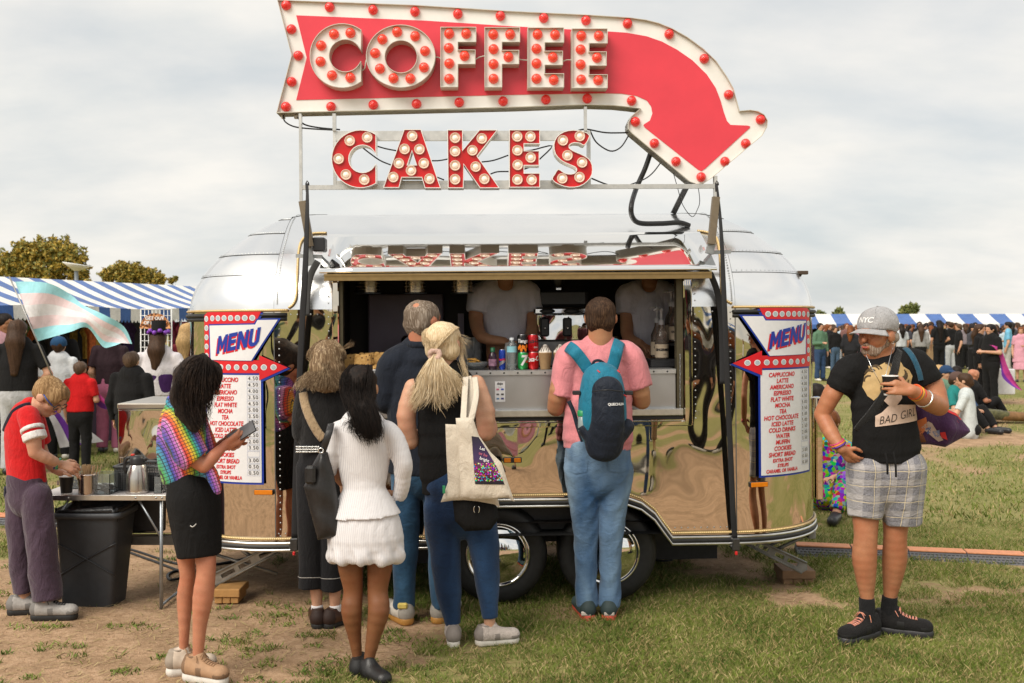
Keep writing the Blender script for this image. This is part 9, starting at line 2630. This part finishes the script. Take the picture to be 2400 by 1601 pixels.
stand('bearded man in pale pink top at the left edge', 8, 12.2, 1.86, -20, (0.62, 0.36, 0.40), BK, 'k', sk=SK_MID, group=GL)
stand('woman with curly brown hair, black top and pale grey jeans at far left', 42, 11.3, 1.78, 100, BK, (0.45, 0.45, 0.46), 'b', 1.5, 1, arms=('d', 'o'), group=GL, wide=1.12)
stand('person in blue cap and white shirt beside the flag pole', 138, 12.6, 1.55, 95, (0.64, 0.66, 0.68), BK, 'b', group=GL, hat=(0.02, 0.07, 0.16), wide=1.1)
stand('small boy in red T-shirt and black joggers seen from behind', 188, 11.55, 1.29, 85, (0.56, 0.01, 0.012), BK, 'g', arms=('d', 'f'), group=GL, wide=1.12)
stand('boy in black tracksuit jacket with white stripes behind the storage box', 308, 10.4, 1.44, 80, BK, BK, 'g', sleeve=2, group=GL, wide=1.18)
stand('person in pink patterned trousers and dark top below the flag', 258, 13.2, 1.70, 95, (0.03, 0.015, 0.02), (0.42, 0.13, 0.22), 'k', group=GL)
hw_ = stand('woman in white blouse, purple corset and black top hat at the rack', 372, 11.4, 1.66, 92, (0.66, 0.62, 0.64), BK, 'b', 0.9, skirt=0.6, arms=('o', 'o'), group=GL, wide=1.2)
s_ = SDF(0.012, 0.015); s_.cap((0, 0, 1.14), (0, 0, 0.92), 0.215, 0.21, (0, 1, 0), 0.66, cut=True, cut0=True); s_.build('corset', col((0.05, 0.015, 0.09)), hw_)
MB().lathe([(0.085, 1.60), (0.075, 1.62), (0.082, 1.75), (0.001, 1.752)], 20).lathe([(0.13, 1.605), (0.07, 1.612)], 20).build('top_hat', BLACK_C, hw_)
s_ = SDF(0.009, 0.008)
for i in range(11): s_.ball((0.105 * math.cos(i * 0.571), 0.105 * math.sin(i * 0.571), 1.62 + 0.012 * math.sin(i * 3)), 0.028)
s_.build('hat_ribbon', plain('purple_satin', (0.20, 0.04, 0.42), 0.35), hw_)
stand('person with blond hair and maroon coat at the left end of the trailer', 440, 12.8, 1.74, 80, (0.12, 0.012, 0.02), BK, 'y', 1.3, 2, group=GL)
stand('tall person in black printed T-shirt under the flag', 128, 13.4, 1.80, 100, BK, BK, 'k', 0.8, arms=('o', 'd'), group=GL, wide=1.2)
R = [('young man in green top, camo jacket and jeans right of the trailer', 1922, 29.5, 1.74, -70, (0.10, 0.19, 0.12), DB, 'k', 0, 2, ('d', 'f')), ('teenager in black hoodie and jeans, hands low', 1957, 34, 1.62, -80, BK, (0.06, 0.10, 0.16), 'b', 0, 2, ('d', 'd')), ('auburn haired person in dark coat left of the cap', 1994, 29, 1.68, 60, (0.02, 0.02, 0.024), BK, 'r', 1.0, 2, ('d', 'd')),
     ('person in pale blue sweater behind the cap brim', 1975, 39, 1.66, 90, (0.45, 0.55, 0.62), (0.5, 0.52, 0.55), 'b', 0.7, 2, ('d', 'd')), ('dark haired person with white backpack right of the cap', 2112, 33, 1.72, 95, (0.5, 0.52, 0.55), BK, 'k', 1.0, 1, ('d', 'd')), ('person in striped brown top near the plaid coat', 2135, 38, 1.68, 90, (0.20, 0.10, 0.09), BK, 'r', 1, 2, ('d', 'd')),
     ('curly haired woman in checked coat', 2158, 33, 1.72, 80, (0.30, 0.29, 0.28), BK, 'b', 1.5, 2, ('d', 'd')), ('red haired woman in white top and tan skirt', 2182, 36, 1.65, 85, (0.6, 0.58, 0.56), (0.26, 0.17, 0.09), 'r', 1.2, 2, ('d', 'd')), ('tall long haired person all in black with back turned', 2201, 33, 1.84, 90, BK, BK, 'k', 1.8, 1, ('d', 'o')),
     ('person in black jacket and pale grey trousers with back turned', 2228, 34, 1.78, 100, BK, (0.52, 0.53, 0.55), 'b', 0, 2, ('d', 'd')), ('slim person in black T-shirt and trousers in profile', 2247, 32, 1.72, 170, BK, BK, 'g', 0, 1, ('d', 'd')), ('person in grey patterned shirt behind the one in profile', 2262, 37, 1.72, 90, (0.24, 0.20, 0.22), BK, 'b', 0.5, 2, ('d', 'd')),
     ('dark haired person with white scarf left of the headband wearer', 2280, 30, 1.70, -60, (0.05, 0.05, 0.06), BK, 'k', 1.2, 2, ('d', 'f')), ('man in light blue T-shirt and grey trousers at far right', 2363, 31, 1.78, 150, (0.16, 0.42, 0.60), (0.42, 0.40, 0.37), 'k', 0, 1, ('d', 'f')), ('person in pink dress at the right edge', 2393, 29, 1.62, -120, (0.62, 0.30, 0.38), (0.62, 0.30, 0.38), 'r', 0.8, 1, ('f', 'd')),
     ('person in dark shirt half hidden behind the capped man', 2080, 36, 1.70, 90, (0.04, 0.04, 0.05), BK, 'k', 0.8, 1, ('d', 'd')), ('person in olive coat behind the young man in green', 1938, 41, 1.70, 90, (0.10, 0.09, 0.05), BK, 'k', 0, 2, ('d', 'd')), ('fair person in cream top between the black coats', 2214, 40, 1.66, 80, (0.6, 0.52, 0.42), DB, 'y', 0.6, 1, ('d', 'd')), ('distant person in navy coat left of the blue shirt', 2335, 40, 1.68, 90, (0.02, 0.03, 0.07), BK, 'b', 0.8, 2, ('d', 'd')), ('distant person in grey hoodie right of the blue shirt', 2382, 40, 1.72, 90, (0.25, 0.25, 0.26), DB, 'k', 0, 2, ('d', 'd'))]
made = []
for (lb, u, Y, h, an, tp_, lg2, hr, lo2, sl2, ar2) in R:
 made.append(stand(lb, u, Y, h, an, tp_, lg2, hr, lo2, sl2, 0.5 if 'skirt' in lb or 'dress' in lb else 0, ar2, dress=1 if 'dress' in lb else 0))
def mass(name, label, n, seed, spots):
 """far crowd that reads as one mass: figures poured into one mesh"""
 r = random.Random(seed); V = []; F = []; MI = []; mats = []; off = 0
 for i in range(n):
  src = r.choice(made); x, y = spots(r); a = r.uniform(0, 6.28); sc = r.uniform(0.94, 1.04); c, s_ = math.cos(a) * sc, math.sin(a) * sc
  for ch in src.children:
   me = ch.data; co = np.empty(len(me.vertices) * 3); me.vertices.foreach_get('co', co); co = co.reshape(-1, 3)
   V.append(np.stack([x + co[:, 0] * c - co[:, 1] * s_, y + co[:, 0] * s_ + co[:, 1] * c, co[:, 2] * sc], 1))
   f = np.empty(len(me.polygons) * 4, np.int32); me.polygons.foreach_get('vertices', f); F.append(f.reshape(-1, 4) + off); off += len(co)
   m = me.materials[0]
   if m not in mats: mats.append(m)
   MI.append(np.full(len(f) // 4, mats.index(m)))
 tag(link(name, mesh_np(name, np.concatenate(V), np.concatenate(F), True, np.concatenate(MI)), mats, kind='stuff'), label, 'crowd')
mass('distant_crowd', 'dense far crowd in front of the striped stalls at right', 84, 6, lambda r: (lambda y: (y * r.uniform(0.31, 0.52), y))(r.uniform(36, 42.5)))
hp = stand('person in black with white headband looking down at a card', 2296, 21.6, 1.72, -40, BK, BK, 'b', 0.8, 2, arms=('f', 'd'))
cp = stand('person in black T-shirt wearing a pink cape, reading a phone', 2322, 20.9, 1.72, 200, BK, BK, 'k', 1.0, 1, arms=('f', 'f'), wide=1.15)
flag('bright pink and purple cape blowing right from the person in black', [(2318, 808), (2345, 818), (2362, 860), (2380, 895), (2396, 915)], [(2340, 815), (2346, 862), (2350, 885), (2372, 905), (2390, 914)], 20.7, [MAG, MAG, PUR], 0.06)
tag(MB().rbox((0, 0, 0), (0.42, 0.2, 0.55), 0.02).build('carrier_bag', WHT, loc=W(2334, 920, 21.2) - Vector((0, 0, 0.05))), 'white carrier bag standing on the grass under the pink cape', 'bag')
def sit(label, u, v, Y, ang, top, legs, hair='k', long=0, k=1.0, hat=None, sk=SK_FAIR, spread=0):
 """seated on the ground, knees up or legs out; v pixel of the seat"""
 e = empty('person', ((u - 1200) / FPX * Y, Y, 0), label, 'person', 'people sitting on the grass at right'); e.rotation_euler.z = math.radians(ang - 90); vx = max(0.011, 0.0008 * Y); S = lambda *p: tuple(c_ * k for c_ in p)
 b = SDF(vx, 0.02); head(b, S(0, 0.05, 0.80), (0, 1, -0.15), (0, 0, 1), k, S(0, 0.02, 0.66), nr=0.05); b.cap(S(0, 0.02, 0.55), S(0, -0.02, 0.15), 0.13, 0.13, (0, 1, 0), 0.65)
 for sg in (-1, 1):
  b.chain([S(sg * 0.17, 0.03, 0.58), S(sg * 0.24, 0.12, 0.36), S(sg * 0.10, 0.34, 0.34)], [0.047, 0.04, 0.03]); hand(b, S(sg * 0.10, 0.34, 0.34), (-sg * 0.5, 0.8, 0), (0, 0, 1), 0.9, 0.6, sg)
  b.chain([S(sg * 0.09, 0, 0.11), S(sg * (0.16 + spread), 0.38, 0.36), S(sg * (0.13 + spread), 0.62, 0.05)], [0.075, 0.05, 0.035])
 b.build('body', sk, e)
 t = SDF(vx, 0.025); t.cap(S(0, 0.02, 0.57), S(0, -0.02, 0.10), 0.165, 0.19, (0, 1, 0), 0.68)
 for sg in (-1, 1): t.cap(S(sg * 0.16, 0.03, 0.58), S(sg * 0.23, 0.10, 0.40), 0.065, 0.06, cut=True)
 t.build('top', col(top), e, folds(0.008, 12, int(u) % 71))
 l = SDF(vx, 0.02); l.cap(S(0, -0.02, 0.12), S(0, 0.05, 0.12), 0.17, 0.16, (0, 0, 1), 0.7)
 for sg in (-1, 1): l.chain([S(sg * 0.09, 0.02, 0.12), S(sg * (0.16 + spread), 0.38, 0.36), S(sg * (0.13 + spread), 0.58, 0.10)], [0.10, 0.075, 0.065], cut=True)
 l.build('trousers', col(legs), e, folds(0.006, 13, 5))
 for sg in (-1, 1): s_ = SDF(vx, 0.015); s_.cap(S(sg * (0.13 + spread), 0.60, 0.05), S(sg * (0.14 + spread), 0.80, 0.045), 0.05, 0.045); s_.build('shoe', M_SOLEW if int(u) % 2 else M_BLACKP, e)
 if hair:
  hs = SDF(vx, 0.02); hs.cap(S(0, 0.02, 0.825), S(0, 0.06, 0.835), 0.098, 0.088); hs.cap(S(0, -0.01, 0.78), S(0, -0.02, 0.78 - 0.3 * long), 0.07, 0.07); hs.cap(S(0, 0.18, 0.765), S(0, 0.15, 0.79), 0.085, 0.06, op='s', k=0.015); hs.build('hair', HC[hair], e, folds(0.004, 45, 3))
 if hat is not None:
  c_ = SDF(vx, 0.01); c_.cap(S(0, 0.03, 0.84), S(0, 0.06, 0.845), 0.105, 0.1); c_.cap(S(0, 0.12, 0.845), S(0, 0.21, 0.82), 0.07, 0.06, (0, 0, 1), 0.2); c_.cap(S(0, 0.02, 0.72), S(0, 0.07, 0.72), 0.115, op='s', k=0.01); c_.build('cap', col(hat), e)
  MB().rbox(S(-0.07, 0.145, 0.79), S(0.07, 0.165, 0.825), 0.01).build('sunglasses', M_BLACKP, e)
 return e
sit('seated man in white shirt with his back turned, dark hair', 2268, 1027, 14.9, 150, (0.56, 0.60, 0.60), BK, 'b', k=1.06)
sit('seated person in navy cap and green top with sunglasses', 2212, 960, 17.4, -60, (0.14, 0.24, 0.17), DB, 'b', hat=(0.02, 0.05, 0.12), k=1.05)
sit('seated person in brown cap and teal top with sunglasses', 2236, 990, 16.0, -50, (0.02, 0.20, 0.19), BK, 'b', hat=(0.10, 0.06, 0.05), k=1.0)
sit('seated woman with long blond hair turned away', 2206, 940, 19.0, 120, (0.5, 0.45, 0.42), DB, 'y', 1.0)
sit('seated person with long dark hair behind the navy cap', 2243, 945, 18.6, 70, (0.03, 0.03, 0.035), BK, 'k', 0.9)
sit('seated bald man with grey beard facing right', 2276, 965, 17.6, 10, BK, BK, None, sk=SK_RUDDY)
sit('seated person in maroon top beside the trailer end', 1918, 1010, 12.5, 100, (0.10, 0.02, 0.04), BK, 'k', 0.4, 1.05)
fd = NT('bright_floral'); vo = fd.n('ShaderNodeTexVoronoi', {'Scale': 34.0}); fd.t.links.new(fd.obj(), vo.inputs['Vector'])
hsv = fd.n('ShaderNodeHueSaturation', {'Saturation': 1.9, 'Value': 0.55, 'Color': vo.outputs['Color']}); fd.p(Base_Color=hsv.outputs[0], Roughness=0.85)
fe = sit('seated woman in bright floral dress between trailer and capped man', 1946, 1190, 9.2, -120, fd.m, fd.m, 'r', 1.0, 1.0, spread=0.05)
lie = empty('person', W(2330, 990, 17.2) * Vector((1, 1, 0)) if False else Vector(((2330 - 1200) / FPX * 17.0, 17.0, 0)), 'person lying on the grass in camouflage trousers and brown boots', 'person', 'people sitting on the grass at right')
b = SDF(0.014, 0.03); b.chain([(-0.9, 0.1, 0.12), (-0.45, 0.1, 0.13)], [0.14, 0.15], fl=(0, 0, 1), f=0.7); head(b, (-1.2, 0.1, 0.18), (-0.2, 0, 1), (-1, 0, 0), 1.0, (-1.02, 0.1, 0.14))
for y in (0.0, 0.2): b.chain([(-0.4, y, 0.12), (0.0, y, 0.14), (0.75, y, 0.10)], [0.09, 0.07, 0.05])
b.build('body', SK_FAIR, lie); l = SDF(0.014, 0.02)
for y in (0.0, 0.2): l.chain([(-0.45, y, 0.12), (0.0, y, 0.15), (0.2, y, 0.14)], [0.11, 0.085, 0.08])
l.build('trousers', cloth('camo', (0.09, 0.085, 0.035), fold=20, vary=0.7), lie)
t = SDF(0.014, 0.02); t.chain([(-0.95, 0.1, 0.12), (-0.4, 0.1, 0.13)], [0.17, 0.17], fl=(0, 0, 1), f=0.75); t.build('top', col((0.05, 0.05, 0.06)), lie)
for y in (0.0, 0.2):
 s_ = SDF(0.012, 0.012); s_.chain([(0.15, y, 0.13), (0.72, y, 0.10)], [0.08, 0.07]); s_.chain([(0.72, y, 0.08), (0.78, y, 0.28)], [0.06, 0.05]); s_.build('boot', plain('tan_boot', (0.20, 0.10, 0.035), 0.6, 0, 0.3, 12), lie)
# onlookers behind the photographer, seen only as reflections in the trailer
DSC = ['green top', 'black hoodie', 'dark coat', 'pale blue sweater', 'grey top', 'brown top', 'grey coat', 'white top', 'black clothes', 'black jacket', 'black T-shirt', 'grey patterned shirt', 'dark jacket', 'light blue T-shirt', 'pink dress', 'dark shirt', 'olive coat', 'cream top', 'navy coat', 'grey hoodie']
for i, (x, y, a) in enumerate(((1.85, -0.6, 95), (2.35, -1.1, 70), (0.05, -0.8, 90), (-1.9, -0.7, 100), (1.15, -1.2, 90), (-1.1, -1.3, 80), (3.1, -0.9, 90), (-2.6, -2.5, 90), (-1.2, -7.5, 100), (0.6, -6.2, 80), (1.9, -3.6, 95), (2.7, -4.2, 70), (3.4, -8, 90), (4.6, -6, 110), (-4.2, -8.5, 90), (-5.6, -6.8, 80), (-0.4, -10.5, 90), (2.0, -11, 90), (6.0, -9.5, 100), (-7.0, -10, 90), (-3.0, -11, 80), (7.6, -7.5, 90), (5.2, -12, 90), (-2.0, -13, 90), (0.9, -13.5, 90))):
 k_ = (i * 7) % len(made); c_ = dup(made[k_], label='%sonlooker in %s seen only mirrored in the trailer side' % ('distant ' if i >= 20 else '', DSC[k_]), group='onlookers reflected in the trailer'); c_.location = (x, y, 0); c_.rotation_euler.z = math.radians(a)
c_ = dup(sl, label='striped stall behind the photographer, seen only as a reflection in the trailer', group='striped market stalls'); c_.matrix_basis = Matrix.Translation((9.5, -17, 0)) @ Matrix.Rotation(math.radians(180), 4, 'Z')
